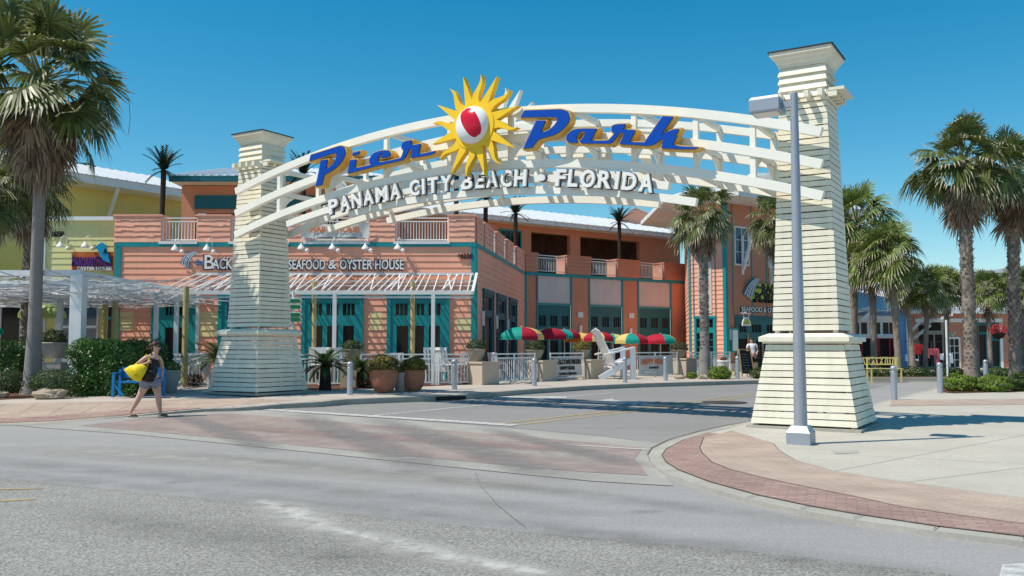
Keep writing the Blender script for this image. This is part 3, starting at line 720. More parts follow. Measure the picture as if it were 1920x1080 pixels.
# PANAMA CITY BEACH . FLORIDA on the lower arc
u0, _ = gate_hit(616, 395, -0.98); u1, _ = gate_hit(1230, 345, -0.98)
S = "PANAMA CITY BEACH \u2022 FLORIDA"
adv = {' ': 0.50, 'I': 0.42, 'M': 1.12, '\u2022': 0.62, 'C': 0.86, 'O': 1.0, 'L': 0.70, 'F': 0.74, 'E': 0.74}
wds = [adv.get(c, 0.92) for c in S]; tot = sum(wds); cur = u0
lt, lo = MB(), MB()
for c, wv in zip(S, wds):
    stp = (u1-u0)*wv/tot; uc = cur+stp/2; cur += stp
    if c == ' ': continue
    sl_ = 2*KA*(uc-UC); ux = (U+Z*sl_).normalized(); uz = (Z-U*sl_).normalized()
    vs, fs = text_polys(c, 0.37/0.70, 0.014, 0.05, 'CENTER')
    if not vs: continue
    ww = max(v.x for v in vs)-min(v.x for v in vs); sx = min(1.35, stp*0.80/ww) if c != 'I' else 1.0
    ymid = (max(v.y for v in vs)+min(v.y for v in vs))/2; xm = (max(v.x for v in vs)+min(v.x for v in vs))/2
    o_ = W(uc, -0.98, az(5.56, uc))
    for mbx, grow, dz in ((lt, 1.0, 0.0), (lo, 1.0, 0.0)):
        src = vs if mbx is lt else text_polys(c, 0.37/0.70, 0.030, 0.02, 'CENTER')[0]
        fsrc = fs if mbx is lt else text_polys(c, 0.37/0.70, 0.030, 0.02, 'CENTER')[1]
        n_ = len(mbx.v)
        for v in src: mbx.v.append(o_+ux*((v.x-xm)*sx)+uz*(v.y-ymid)-V*(v.z-(0.0 if mbx is lt else 0.036)))
        for f in fsrc: mbx.f.append([n_+i for i in f]); mbx.m.append(0)
lb = lo.build('lettering', 'navy', arch); lb['label'] = 'block letters PANAMA CITY BEACH FLORIDA, white with navy edges'
lt.build('letter_face', 'white_paint', lb)

# ---------------------------------------------------------------- street lamp right
lp = G(1502, 826, 0.0); lp = G(1502, 833, 0)
lamp = empty('street_lamp', lp, 'tall grey street lamp with a box head, in front of the right gate tower', 'street lamp')
mb = MB()
rows = [[lp+U*s*h+V*k*h+Z*z for s, k in ((-1, -1), (1, -1), (1, 1), (-1, 1))] for h, z in ((0.19, 0), (0.19, 0.20), (0.175, 0.22), (0.135, 0.30), (0.13, 0.31))]
mb.grid(rows, True); mb.cap(rows[-1]); mb.build('base', 'kerb' if False else 'lamp_grey', lamp)
mb = MB(); mb.tube([lp+Z*0.25, lp+Z*3, lp+Z*5.86], [0.108, 0.085, 0.062], 16)
mb.build('pole', 'lamp_grey', lamp, smooth=True)
mb = MB(); hd = lp-U*0.45+Z*5.56
mb.obox(lp-U*0.12+Z*5.68, U*0.24, V*0.09, Z*0.10)
rows = [[hd+U*s*a+V*k*b+Z*z for s, k in ((-1, -1), (1, -1), (1, 1), (-1, 1))] for a, b, z in ((0.24, 0.22, 0.0), (0.25, 0.23, 0.03), (0.25, 0.23, 0.22), (0.22, 0.2, 0.27))]
mb.cap(rows[0], True); mb.grid(rows, True); mb.cap(rows[-1]); hb_ = mb.build('lamp_head', 'lamp_grey', lamp)
mb = MB(); mb.obox(hd+Z*(-0.006), U*0.40, V*0.36, Z*0.01); mb.build('lens', 'lamp_lens', hb_)

# ---------------------------------------------------------------- building helpers
def V3(p, z=0.0): return Vector((p[0], p[1], z))
class Face:
    """a vertical wall plane from A to B, outside on the camera's side"""
    def __init__(s, A, B):
        s.A = V3(A); s.B = V3(B); s.u = (s.B-s.A).normalized(); s.n = Vector((s.u.y, -s.u.x, 0)); s.L = (s.B-s.A).length
    def p(s, d, z, out=0.0): return s.A+s.u*d+s.n*out+Z*z
    def px(s, x, y): return hit(x, y, s.A, s.B)
    def rect(s, mb, s0, s1, z0, z1, o0, o1):
        mb.obox(s.p((s0+s1)/2, (z0+z1)/2, (o0+o1)/2), s.u*(s1-s0), s.n*(o1-o0), Z*(z1-z0))
    def pieces(s, s0, s1, z0, z1, holes):
        xs = sorted(set([s0, s1]+[h[i] for h in holes for i in (0, 1) if s0 < h[i] < s1])); out = []
        for a, b in zip(xs, xs[1:]):
            m = (a+b)/2; hs_ = sorted([(h[2], h[3]) for h in holes if h[0] < m < h[1]]); z = z0
            for (c, d) in hs_:
                if c > z: out.append((a, b, z, min(c, z1)))
                z = max(z, d)
            if z < z1: out.append((a, b, z, z1))
        return out
    def siding(s, mb, s0, s1, z0, z1, holes=(), pitch=0.25, lap=0.028, out=0.0):
        for (a, b, c, d) in s.pieces(s0, s1, z0, z1, list(holes)):
            k = math.floor(c/pitch)
            while k*pitch < d-1e-4:
                za, zb = max(c, k*pitch), min(d, (k+1)*pitch)
                fa = 1-(za-k*pitch)/pitch; fb = 1-(zb-k*pitch)/pitch
                oa, ob_ = out+lap*fa, out+lap*fb
                mb.face([s.p(a, za, oa), s.p(b, za, oa), s.p(b, zb, ob_), s.p(a, zb, ob_)])
                mb.face([s.p(a, za, out-0.01), s.p(b, za, out-0.01), s.p(b, za, oa), s.p(a, za, oa)])
                k += 1
    def shingles(s, mb, s0, s1, z0, z1, pitch=0.21, out=0.0):
        z = z0
        while z < z1-0.02:
            zt = min(z1, z+pitch+0.02); d = s0
            while d < s1-1e-3:
                wv = random.choice((0.14, 0.2, 0.26, 0.33)); e_ = min(s1, d+wv); j = random.uniform(0, 0.06); zb = z+j if z > z0+0.01 else z
                mb.face([s.p(d, zb, out+0.035), s.p(e_, zb, out+0.035), s.p(e_, zt, out+0.008), s.p(d, zt, out+0.008)])
                mb.face([s.p(d, zb, out), s.p(e_, zb, out), s.p(e_, zb, out+0.035), s.p(d, zb, out+0.035)])
                d = e_
            z += pitch
    def opening(s, par, name, s0, s1, z0, z1, cells, frame='teal', glass='glass_dark', out=0.05, depth=0.12, muntin=None, trim=0.0, label=None):
        """a framed unit: slab with rectangular cells, glass behind"""
        mb = MB(); w_, h_ = s1-s0, z1-z0
        holes = [(s0+c[0]*w_, s0+c[1]*w_, z0+c[2]*h_, z0+c[3]*h_) for c in cells]
        zs = sorted(set([z0, z1]+[h[2] for h in holes]+[h[3] for h in holes])); 
        for (a, b, c, d) in s.pieces(s0, s1, z0, z1, holes): s.rect(mb, a, b, c, d, out-depth, out)
        if trim:
            s.rect(mb, s0-0.03, s0+trim, z0, z1, out+0.003, out+0.04); s.rect(mb, s1-trim, s1+0.03, z0, z1, out+0.003, out+0.04)
            s.rect(mb, s0-0.05, s1+0.05, z1-trim, z1+0.05, out+0.006, out+0.06)
        if muntin:
            for i, (a, b, c, d) in enumerate(holes):
                nx, nz_ = muntin[min(i, len(muntin)-1)]
                for k in range(1, nx): x = a+(b-a)*k/nx; s.rect(mb, x-0.018, x+0.018, c, d, out-0.06, out-0.03)
                for k in range(1, nz_): x = c+(d-c)*k/nz_; s.rect(mb, a, b, x-0.018, x+0.018, out-0.058, out-0.028)
        o = mb.build(name, frame, par)
        if label: o['label'] = label
        g_ = MB()
        for (a, b, c, d) in holes: s.rect(g_, a-0.01, b+0.01, c-0.01, d+0.01, out-0.085, out-0.07)
        g_.build('pane', glass, o)
        return o
def railing(par, name, P0, P1, zb, h, matname='white_paint', sp=0.115, post=0.05):
    """baluster railing between two points"""
    P0, P1 = Vector(P0), Vector(P1); d = (P1-P0); L_ = d.length; mb = MB()
    for z in (zb+0.10, zb+h, zb+h-0.14): mb.beam(P0+Z*z, P1+Z*z, 0.045, 0.045)
    n = max(2, int(L_/sp))
    for i in range(1, n): q = P0+d*i/n; mb.obox(q+Z*(zb+0.10+(h-0.24)/2), (0.026, 0, 0), (0, 0.026, 0), (0, 0, h-0.24-0.04))
    k = max(1, round(L_/1.6))
    for i in range(k+1): q = P0+d*i/k; mb.obox(q+Z*(zb+h/2), (post, 0, 0), (0, post, 0), (0, 0, h+0.03))
    return mb.build(name, matname, par)

# ---------------------------------------------------------------- salmon restaurant
G0 = 0.25
fA, fB, fC, fD = (AT(215, 600, 36).x, 36), (AT(891, 600, 36).x, 36), (0.68, 50.1), (11.0, 57.5)
rest = empty('restaurant', (fA[0], 36, G0), 'large salmon two storey restaurant with teal trim behind the arch', 'restaurant')
F1, F2, F3 = Face(fA, fB), Face(fB, fC), Face(fC, fD)
ZB = F1.px(500, 455)[1]; ZB0 = ZB-0.17; PT = F1.px(300, 405)[1]
DT = F1.px(600, 553)[1]
d1 = [F1.px(x, 600)[0] for x in (286, 368, 411, 462, 567, 680, 727, 841)]
holes1 = [(d1[i], d1[i+1], 0, DT) for i in (0, 2, 4, 6)]
mb = MB(); F1.siding(mb, 0, F1.L, G0, ZB0, holes1)
mb.build('wall', 'salmon', rest)
for (a, b, za, zb_) in ((0.05, 0.78, 2.75, 3.25), (0.05, 0.95, 2.0, 2.6)):
    pass
for (x0, x1, y0, y1) in ((217, 250, 588, 625), (369, 410, 585, 627), (694, 716, 588, 622), (856, 884, 592, 620), (880, 889, 512, 548)):
    (a, zt), (b, zb_) = F1.px(x0, y0), F1.px(x1, y1); mb = MB(); F1.siding(mb, a, b, round(zb_/.25)*.25, round(zt/.25)*.25, out=0.006); mb.build('yellow_boards', 'pale_yellow', rest)
cellsD = [(0.13, 0.33, 0.76, 0.90), (0.40, 0.60, 0.76, 0.90), (0.67, 0.87, 0.76, 0.90), (0.15, 0.34, 0.02, 0.64), (0.42, 0.60, 0.02, 0.64), (0.68, 0.86, 0.02, 0.64)]
cellsE = [(0.30, 0.52, 0.76, 0.90), (0.62, 0.84, 0.76, 0.90), (0.30, 0.52, 0.02, 0.62), (0.62, 0.84, 0.02, 0.62)]
for i in (0, 2, 4, 6):
    F1.opening(rest, 'entrance_door', d1[i], d1[i+1], G0, DT, cellsD if i >= 4 else cellsE, depth=0.16, muntin=[(4, 1)]*3 if i >= 4 else [(4, 1)]*2, trim=0.12) if False else \
    F1.opening(rest, 'entrance_door', d1[i], d1[i+1], G0, DT, cellsD if i >= 4 else cellsE, depth=0.16, muntin=[(3, 1), (3, 1), (3, 1), (1, 1), (1, 1), (1, 1)] if i >= 4 else [(3, 1), (3, 1), (1, 1), (1, 1)], trim=0.12)
# side wall going away from the camera
d2 = [F2.px(x, 620)[0] for x in (904, 923, 930, 947, 953, 967)]; DT2 = F2.px(905, 543)[1]
holes2 = [(d2[i], d2[i+1], 0, DT2) for i in (0, 2, 4)]
mb = MB(); F2.siding(mb, 0.1, F2.L, G0, ZB0, holes2); mb.build('wall', 'salmon', rest)
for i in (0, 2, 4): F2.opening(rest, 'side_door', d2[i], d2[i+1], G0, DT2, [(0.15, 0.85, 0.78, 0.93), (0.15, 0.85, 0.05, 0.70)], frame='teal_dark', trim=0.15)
# third wall with three tall bays
bx = [(1007, 1071), (1105, 1167), (1197, 1258)]
b3 = [(F3.px(a, 620)[0], F3.px(b, 620)[0]) for a, b in bx]; PZ = F3.px(1040, 571)[1]; 
eds = [0]+[v_ for ab in b3 for v_ in ab]+[F3.L]
for a, b in zip(eds[::2], eds[1::2]): mb = MB(); F3.siding(mb, a, b, G0, ZB0, lap=0.018); mb.build('wall_pier', 'orange_and_shaded_salmon', rest)  # same salmon siding, shade painted in as a darker orange
for a, b in b3:
    mb = MB(); F3.rect(mb, a, b, PZ+0.06, ZB0, -0.10, -0.02); mb.build('render_panel', 'panel_grey', rest)
    mb = MB(); F3.rect(mb, a-0.05, a+0.04, G0, ZB0, 0.0, 0.06); F3.rect(mb, b-0.04, b+0.05, G0, ZB0, 0.0, 0.06); F3.rect(mb, a+0.04, b-0.04, PZ-0.04, PZ+0.06, 0.0, 0.05); mb.build('bay_trim', 'teal', rest)
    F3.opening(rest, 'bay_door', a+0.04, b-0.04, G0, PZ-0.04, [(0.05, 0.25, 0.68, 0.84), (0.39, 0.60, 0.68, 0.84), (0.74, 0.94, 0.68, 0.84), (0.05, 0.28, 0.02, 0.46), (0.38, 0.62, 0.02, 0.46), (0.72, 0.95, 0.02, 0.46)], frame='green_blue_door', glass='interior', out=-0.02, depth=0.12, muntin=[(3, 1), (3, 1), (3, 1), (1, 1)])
# belt and corner trims
mb = MB()
F1.rect(mb, -0.04, F1.L+0.06, ZB0, ZB, 0.0, 0.07); F2.rect(mb, 0.08, F2.L-0.05, ZB0, ZB, 0.0, 0.06); F3.rect(mb, 0.06, F3.L, ZB0, ZB, 0.0, 0.07)
mb.build('belt_course', 'teal', rest)
for F_, a, b in ((F1, -0.02, 0.20), (F1, F1.L-0.16, F1.L+0.05), (F2, 0.03, 0.16), (F3, -0.02, 0.14)): mb = MB(); F_.rect(mb, a, b, G0, ZB0, 0.035, 0.06); mb.build('corner_trim', 'teal', rest)
# terrace parapet: shingled piers with white railings between
def parapet(F, segs, zt, wallmat='salmon_shingle', depth=1.0, rz=None):
    for (a, b) in segs:
        mb = MB(); F.rect(mb, a, b, ZB, zt, -depth, -0.005); 
        F.shingles(mb, a, b, ZB+0.02, zt)
        # return faces of the pier
        for e_, dr in ((a, 1), (b, -1)):
            pass
        F.rect(mb, a-0.05, b+0.05, zt, zt+0.06, -depth-0.04, 0.06)
        mb.build('parapet_pier', wallmat, rest)
P1 = [(F1.px(a, 430)[0], F1.px(b, 430)[0]) for a, b in ((215, 302), (369, 432), (541, 572), (690, 741), (841, 890))]
parapet(F1, P1, PT)
for (a, b) in ((P1[0][1], P1[1][0]), (P1[1][1], P1[2][0]), (P1[2][1], P1[3][0]), (P1[3][1], P1[4][0])):
    mb = MB(); F1.rect(mb, a-0.05, b+0.05, ZB-0.06, ZB+0.05, -0.5, 0.10); mb.build('rail_sill', 'white_paint', rest)
    railing(rest, 'terrace_railing', F1.p(a+.03, 0, -0.15), F1.p(b-.03, 0, -0.15), ZB+0.03, 0.98)
for (x0, x1) in ((893, 905), (908, 925), (931, 945), (950, 962), (968, 984)):
    (a, _), (b, _) = F2.px(x0, 470), F2.px(x1, 480)
    mb = MB(); F2.rect(mb, a+0.02, b, ZB, PT-0.03, -0.8, -0.005); F2.shingles(mb, a+0.02, b, ZB+0.02, PT-0.03); F2.rect(mb, a-0.03, b+0.03, PT-0.03, PT+0.03, -0.84, 0.05); mb.build('parapet_pier', 'salmon_shingle', rest)
e2 = [F2.px(x, 470)[0] for x in (905, 908, 925, 931, 945, 950, 962, 968)]
for a, b in zip(e2[::2], e2[1::2]): railing(rest, 'terrace_railing', F2.p(a+.05, 0, -0.1), F2.p(b, 0, -0.1), ZB+0.03, 0.95)
P3 = [(F3.px(a, 480)[0], F3.px(b, 480)[0]) for a, b in ((985, 1008), (1063, 1107), (1158, 1199), (1245, 1286))]
parapet(F3, P3, PT-0.02, 'orange_and_shaded_salmon')  # parapet in the darkened salmon, shade put into the colour
for (a, b) in ((P3[0][1], P3[1][0]), (P3[1][1], P3[2][0]), (P3[2][1], P3[3][0])):
    railing(rest, 'terrace_railing', F3.p(a+.03, 0, -0.15), F3.p(b-.03, 0, -0.15), ZB+0.03, 0.98)
# terrace deck
mb = MB(); mb.prism([V3(fA, ZB-0.25)+Vector((0.1, .1, 0)), V3(fB, ZB-0.25)+Vector((-.1, .1, 0)), V3(fC, ZB-0.25)+Vector((-.2, .1, 0)), V3(fD, ZB-0.25)+Vector((0, .2, 0)), Vector((11, 72, ZB-0.25)), Vector((fA[0]+.1, 72, ZB-0.25))], (0, 0, 0.2)); mb.build('terrace_deck', 'tan_wood', rest)
# upper storey, left block facing the street
YU = 41.5
xl, xr = AT(340, 400, YU).x, AT(706, 380, YU).x
FU = Face((xl, YU), (xr, YU)); EZ = FU.px(400, 348)[1]
su = lambda x: FU.px(x, 400)[0]
uh = [(su(362), su(446), FU.px(400, 392)[1], FU.px(400, 366)[1]), (su(538), su(626), FU.px(400, 392)[1], FU.px(400, 366)[1]), (su(352), su(440), ZB, FU.px(400, 398)[1]-0.3)]
mb = MB(); uh2 = [(su(366), su(640), ZB-0.1, FU.px(400, 399)[1])]
for (a, b, c, d) in FU.pieces(0, FU.L, ZB-0.1, EZ, uh2): FU.rect(mb, a, b, c, d, -0.3, 0)
FU.rect(mb, su(640), su(700), ZB, EZ, -0.3, 0.001)
mb.build('upper_wall', 'orange_and_shaded_salmon', rest)
mb = MB(); FU.rect(mb, su(366), su(640), FU.px(400, 392)[1], FU.px(400, 367)[1], 0.003, 0.10); mb.build('shutter_box', 'teal_dark', rest)
mb = MB(); mb.box(xl+.3, xr-.3, YU+2.5, YU+2.7, ZB, EZ); mb.build('inner_wall', 'brown_wood_and_shade', rest)
mb = MB(); s0 = AT(318, 345, YU-1).x; s1 = AT(716, 350, YU-1).x
ez = EZ+0.02
mb.prism([Vector((s0, YU-1.0, ez)), Vector((s1, YU-1.0, ez)), Vector((s1, YU+9, ez)), Vector((s0, YU+9, ez))], (0, 0, 0.04))
mb.build('soffit', 'white_paint', rest)
mb = MB(); mb.box(s0-0.02, s1+0.02, YU-1.06, YU-0.99, ez-0.02, ez+0.24); mb.build('fascia', 'teal_dark', rest)
def seam_roof(par, name, pts4, m, ribs, rh=0.05, col_m=None):
    """metal roof plane with standing seams; pts4 = eave left, eave right, ridge right, ridge left"""
    a, b, c, d = [Vector(p) for p in pts4]; mb = MB(); n = (b-a).cross(d-a).normalized()
    if n.z < 0: n = -n
    mb.prism([a, b, c, d], -n*0.06)
    for i in range(ribs+1):
        t = i/ribs; p, q = a.lerp(b, t)+n*rh/2, d.lerp(c, t)+n*rh/2; mb.beam(p, q, 0.04, rh, n)
    return mb.build(name, m, par)
seam_roof(rest, 'roof', [(s0, YU-1.02, ez+0.26), (s1, YU-1.02, ez+0.26), (s1-3.2, YU+5, ez+1.75), (s0+0.5, YU+5, ez+1.75)], 'roof_metal', 26)
seam_roof(rest, 'roof', [(s1, YU-1.02, ez+0.26), (s1, YU+9, ez+0.26), (s1-3.2, YU+6, ez+1.75), (s1-3.2, YU+5, ez+1.75)], 'roof_metal', 12)
# upper storey, right block, parallel to the third wall
nb = -F3.n
PB0 = F3.A+nb*5-F3.u*8.5; PB1 = F3.A+nb*5+F3.u*17.5
FB_ = Face(PB0.xy, PB1.xy); EB = 9.15
sb = lambda x: FB_.px(x, 460)[0]
hB = [(sb(935), sb(978), FB_.px(950, 466)[1], FB_.px(950, 430)[1])]
open_ = [(sb(996), sb(1069), ZB-0.1, FB_.px(1030, 438)[1]), (sb(1088), sb(1199), ZB-0.1, FB_.px(1150, 449)[1])]
mb = MB()
for (a, b, c, d) in FB_.pieces(0, FB_.L, ZB-0.1, EB, open_+hB): FB_.rect(mb, a, b, c, d, -0.3, 0)
mb.build('upper_wall', 'orange_and_shaded_salmon', rest)
FB_.opening(rest, 'window', hB[0][0], hB[0][1], hB[0][2], hB[0][3], [(0.06, 0.94, 0.08, 0.92)], frame='teal', muntin=[(4, 1)])
mb = MB(); FB_.rect(mb, sb(940), FB_.L-0.3, ZB, EB, -2.9, -2.6); mb.build('inner_wall', 'brown_wood_and_shade', rest)
mb = MB(); FB_.rect(mb, 0.3, FB_.L, EB-0.05, EB, -3, -0.3); mb.build('soffit', 'tan_wood', rest)
def qf(s_, o_, z_): return tuple(FB_.p(s_, z_, o_))
mb = MB(); FB_.rect(mb, -0.5, FB_.L+0.5, EB, EB+0.05, -3, 1.1); FB_.rect(mb, -0.5, FB_.L+0.5, EB+0.05, EB+0.25, 1.0, 1.1); mb.build('fascia', 'weathered_white', rest)
seam_roof(rest, 'roof', [qf(-0.6, 1.15, EB+0.27), qf(FB_.L+0.6, 1.15, EB+0.27), qf(FB_.L+0.6, -5, EB+1.95), qf(-0.6, -5, EB+1.95)], 'roof_bright', 40)
# small gable rising behind at the right
gp = AT(1207, 395, 66); 
mb = MB()
gx0, gx1, gy = AT(1165, 425, 66).x, AT(1265, 425, 66).x, 66
zb1, zr = AT(1200, 440, 66).z, AT(1205, 392, 66).z; xm_ = AT(1190, 392, 66).x
mb.prism([(gx0, gy, zb1+0.3), (xm_+2.0, gy, zb1+0.3), (xm_+2.0, gy, AT(1240, 412, 66).z), (xm_, gy, zr), (gx0, gy, AT(1165, 412, 66).z)], (0, 6, 0)); mb.build('gable', 'salmon', rest)
seam_roof(rest, 'roof', [(xm_+2.2, gy-0.4, AT(1240, 413, 66).z), (xm_+2.2, gy+6, AT(1240, 413, 66).z), (xm_, gy+6, zr+0.1), (xm_, gy-0.4, zr+0.1)], 'roof_bright', 10)
seam_roof(rest, 'roof', [(gx0-0.3, gy+6, AT(1165, 414, 66).z), (gx0-0.3, gy-0.4, AT(1165, 414, 66).z), (xm_, gy-0.4, zr+0.1), (xm_, gy+6, zr+0.1)], 'roof_bright', 10)
# lettering on the front wall
mb = MB(); mo = MB()
def wall_text(F, s_, px0, px1, ybase, hpx, m1, m2, nm, par, outl=0.03, thick=0.05, spacing=1.0):
    (a, z0), (b, _) = F.px(px0, ybase), F.px(px1, ybase); (_, zt) = F.px(px0, ybase-hpx); h = zt-z0
    t1, t2 = MB(), MB()
    if m2:
        add_text(t2, s_, F.p(a-0.02, z0-0.01, 0.035), F.u, Z, F.n, b-a+0.04, h, outl, thick*0.6, 'LEFT', spacing)
        o2 = t2.build('lettering', m2, par)
        o2['label'] = 'raised letters reading '+s_
        add_text(t1, s_, F.p(a, z0, 0.037+thick*0.6), F.u, Z, F.n, b-a, h, outl*0.2, thick*0.4, 'LEFT', spacing); t1.build('letter_face', m1, o2)
    else:
        add_text(t1, s_, F.p(a, z0, 0.035), F.u, Z, F.n, b-a, h, outl*0.2, thick, 'LEFT', spacing); o2 = t1.build('lettering', m1, par); o2['label'] = 'letters reading '+s_
    return o2
wall_text(F1, 'the', 366, 384, 497, 11, 'sky_stripe', None, '', rest)
wall_text(F1, 'B', 382, 400, 504, 26, 'white_paint', 'navy', '', rest, 0.045)
wall_text(F1, 'ACK', 400, 437, 504, 19, 'white_paint', 'navy', '', rest, 0.045)
wall_text(F1, 'PORCH', 445, 530, 504, 19, 'white_paint', 'navy', '', rest, 0.045)
wall_text(F1, 'SEAFOOD', 541, 610, 505, 18, 'white_paint', 'navy', '', rest, 0.045)
wall_text(F1, '&', 616, 631, 504, 17, 'white_paint', 'navy', '', rest, 0.04)
wall_text(F1, 'OYSTER HOUSE', 637, 757, 505, 18, 'white_paint', 'navy', '', rest, 0.045)
wall_text(F1, '16220', 858, 884, 485, 10, 'black', None, '', rest)
def sail_logo(F, pxs, par, sc=1.0):
    """striped awning emblem beside the lettering"""
    for i, m in enumerate(('white_paint', 'sky_stripe', 'white_paint', 'navy', 'white_paint', 'sky_stripe')):
        pass
def awn(F, x0, y0, x1, y1, par, nm='awning_emblem'):
    (a, z0), (b, z1) = F.px(x0, y0), F.px(x1, y1); mb = MB(); n = 9; w_, h_ = b-a, z1-z0
    def cp(t, k):   # t across stripes, k from the lower edge up to the ridge
        bx_, bz_ = 0.0+0.50*t, 0.30-0.30*t; tx_, tz_ = 0.72+0.28*t, 1.0-0.06*t
        bow = math.sin(math.pi*k)*0.13
        return (a+w_*(bx_+(tx_-bx_)*k-bow), z0+h_*(bz_+(tz_-bz_)*k+bow*0.6))
    for i in range(n):
        mb.cm = (0, 1, 2, 1)[i % 4]
        for j in range(6):
            q = [cp(i/n, j/6), cp(i/n, (j+1)/6), cp((i+1)/n, (j+1)/6), cp((i+1)/n, j/6)]
            mb.face([F.p(s_, z_, 0.12+0.1*math.sin(j/6*3)) for s_, z_ in q])
            mb.face([F.p(s_, z_, 0.09+0.1*math.sin(j/6*3)) for s_, z_ in reversed(q)])
    return mb.build(nm, ['sky_stripe', 'white_paint', 'navy'], par)
awn(F1, 340, 506, 374, 472, rest)
# gooseneck lights
def goose(F, px, py, par):
    (s_, z_) = F.px(px, py); mb = MB(); b_ = F.p(s_, z_, 0)
    mb.tube([F.p(s_+0.10, z_, 0.03), F.p(s_+0.10, z_+0.32, 0.08), F.p(s_+0.05, z_+0.42, 0.22), F.p(s_, z_+0.30, 0.36), F.p(s_, z_+0.12, 0.40)], 0.018, 6)
    o = mb.build('gooseneck_arm', 'white_paint', par)
    m2 = MB(); m2.lathe(F.p(s_, z_-0.05, 0.40), [(0.03, 0.22), (0.05, 0.15), (0.10, 0.10), (0.15, 0.0), (0.16, -0.03), (0.14, -0.03), (0.06, 0.03)], 14); m2.build('shade', 'white_paint', o, smooth=True)
    m3 = MB(); m3.ell(F.p(s_+0.18, z_-0.10, 0.14), (0.09, 0.09, 0.09), 10, 6); m3.build('globe', 'white_paint', o, smooth=True)
for x in (335, 394, 569, 627, 688, 748): goose(F1, x, 466 if x > 500 else 468, rest)
for x in (343, 352):
    pass
# ------- corner tower of the restaurant with its main entrance
tA, tB = Vector((11.8, 50, 0)), Vector((10.0, 51.1, 0)); 
FT1 = Face(tB.xy, tA.xy); FT2 = Face(tA.xy, (tA+Vector((0.81, 0.586, 0))*12.0).xy); FTs = Face(fD, tB.xy)
TZ = 9.6
mb = MB(); FTs.siding(mb, 0, FTs.L, G0, TZ); FT1.siding(mb, 0, FT1.L, G0, TZ, [(FT1.px(1303, 600)[0], FT1.px(1341, 600)[0], 0, FT1.px(1320, 594)[1])]); mb.build('wall', 'salmon', rest)
a_, b_ = FT1.px(1303, 600)[0], FT1.px(1341, 600)[0]
FT1.opening(rest, 'side_window', a_, b_, G0, FT1.px(1320, 594)[1], [(0.1, 0.9, 0.80, 0.95), (0.1, 0.9, 0.06, 0.70)], glass='glass_dark', muntin=[(4, 1), (3, 5)], trim=0.08)
mb = MB(); FT1.rect(mb, FT1.px(1309, 500)[0], FT1.px(1334, 500)[0], FT1.px(1320, 588)[1], FT1.px(1320, 492)[1], 0.03, 0.05); mb.build('render_panel', 'panel_grey', rest)
FT1.opening(rest, 'window', FT1.px(1309, 500)[0], FT1.px(1334, 500)[0], FT1.px(1320, 490)[1], FT1.px(1320, 436)[1], [(0.1, 0.9, 0.06, 0.94)], muntin=[(2, 3)], glass='glass_blue')
t2 = lambda x: FT2.px(x, 550)[0]
entz = FT2.px(1400, 592)[1]
hT = [(t2(1376), t2(1500), 0, entz), (t2(1378), t2(1405), FT2.px(1390, 498)[1], FT2.px(1390, 425)[1]), (t2(1441), t2(1470), FT2.px(1450, 503)[1], FT2.px(1450, 440)[1])]
mb = MB(); FT2.siding(mb, 0, FT2.L, G0, TZ, hT, pitch=0.2, lap=0.02); mb.build('wall', 'orange_and_shaded_salmon', rest)  # shaded tower side, darker salmon stands in for the shade
for h in hT[1:]: FT2.opening(rest, 'window', h[0], h[1], h[2], h[3], [(0.06, 0.94, 0.04, 0.96)], frame='white_paint', glass='glass_blue', muntin=[(2, 3)])
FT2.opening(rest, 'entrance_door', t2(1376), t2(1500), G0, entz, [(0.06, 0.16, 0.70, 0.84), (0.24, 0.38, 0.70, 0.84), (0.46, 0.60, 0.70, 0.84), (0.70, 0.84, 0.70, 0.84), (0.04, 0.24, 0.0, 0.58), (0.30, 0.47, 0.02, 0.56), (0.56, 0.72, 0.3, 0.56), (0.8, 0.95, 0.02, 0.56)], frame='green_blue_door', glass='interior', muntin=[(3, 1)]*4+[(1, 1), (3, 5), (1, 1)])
mb = MB(); s_a, s_b = t2(1401), t2(1424)
for s_ in (t2(1399), t2(1426)): FT2.rect(mb, s_-0.06, s_+0.06, G0, FT2.px(1410, 625)[1], 0.06, 0.1)
mb.build('door_frame', 'tan_wood', rest)
mb = MB(); FT2.rect(mb, -0.02, 0.16, G0, TZ, 0.025, 0.06); FT1.rect(mb, FT1.L-0.14, FT1.L+0.04, G0, TZ, 0.03, 0.055); FT1.rect(mb, -0.02, 0.1, G0, TZ, 0.03, 0.06)
for x in (1341, 1300): FT1.rect(mb, FT1.px(x, 500)[0]-0.03, FT1.px(x, 500)[0]+0.03, FT1.px(1320, 594)[1], TZ, 0.03, 0.045)
for x in (1374, 1410, 1437): FT2.rect(mb, t2(x)-0.03, t2(x)+0.03, entz, TZ, 0.02, 0.04)
mb.build('corner_trim', 'teal', rest)
mb = MB(); cc = tA+Z*TZ
rf = [tB+Vector((-1.6, -1.2, 0)), tA+Vector((0.2, -2.4, 0)), tA+Vector((0.81, 0.586, 0))*12+Vector((1.2, -1.5, 0)), tA+Vector((0.81, 0.586, 0))*12+Vector((-4, 9, 0)), fD and V3(fD)+Vector((-2.5, 2, 0))]
mb.prism([p+Z*TZ for p in rf], Z*0.25); mb.build('fascia', 'white_paint', rest)
mb = MB(); top = [p.lerp(tA+Vector((3, 6, 0)), 0.5)+Z*(TZ+1.6) for p in rf]; mb.grid([[p+Z*(TZ+0.25) for p in rf], top], True); mb.cap(top); mb.build('roof', 'roof_metal', rest)
mb = MB(); cu_ = tA+Vector((4.5, 6, 0)); mb.box(cu_.x-1.6, cu_.x+1.6, cu_.y-1.6, cu_.y+1.6, TZ+1.5, TZ+2.3); mb.box(cu_.x-1.9, cu_.x+1.9, cu_.y-1.9, cu_.y+1.9, TZ+2.3, TZ+2.45); mb.build('cupola', 'weathered_white', rest)
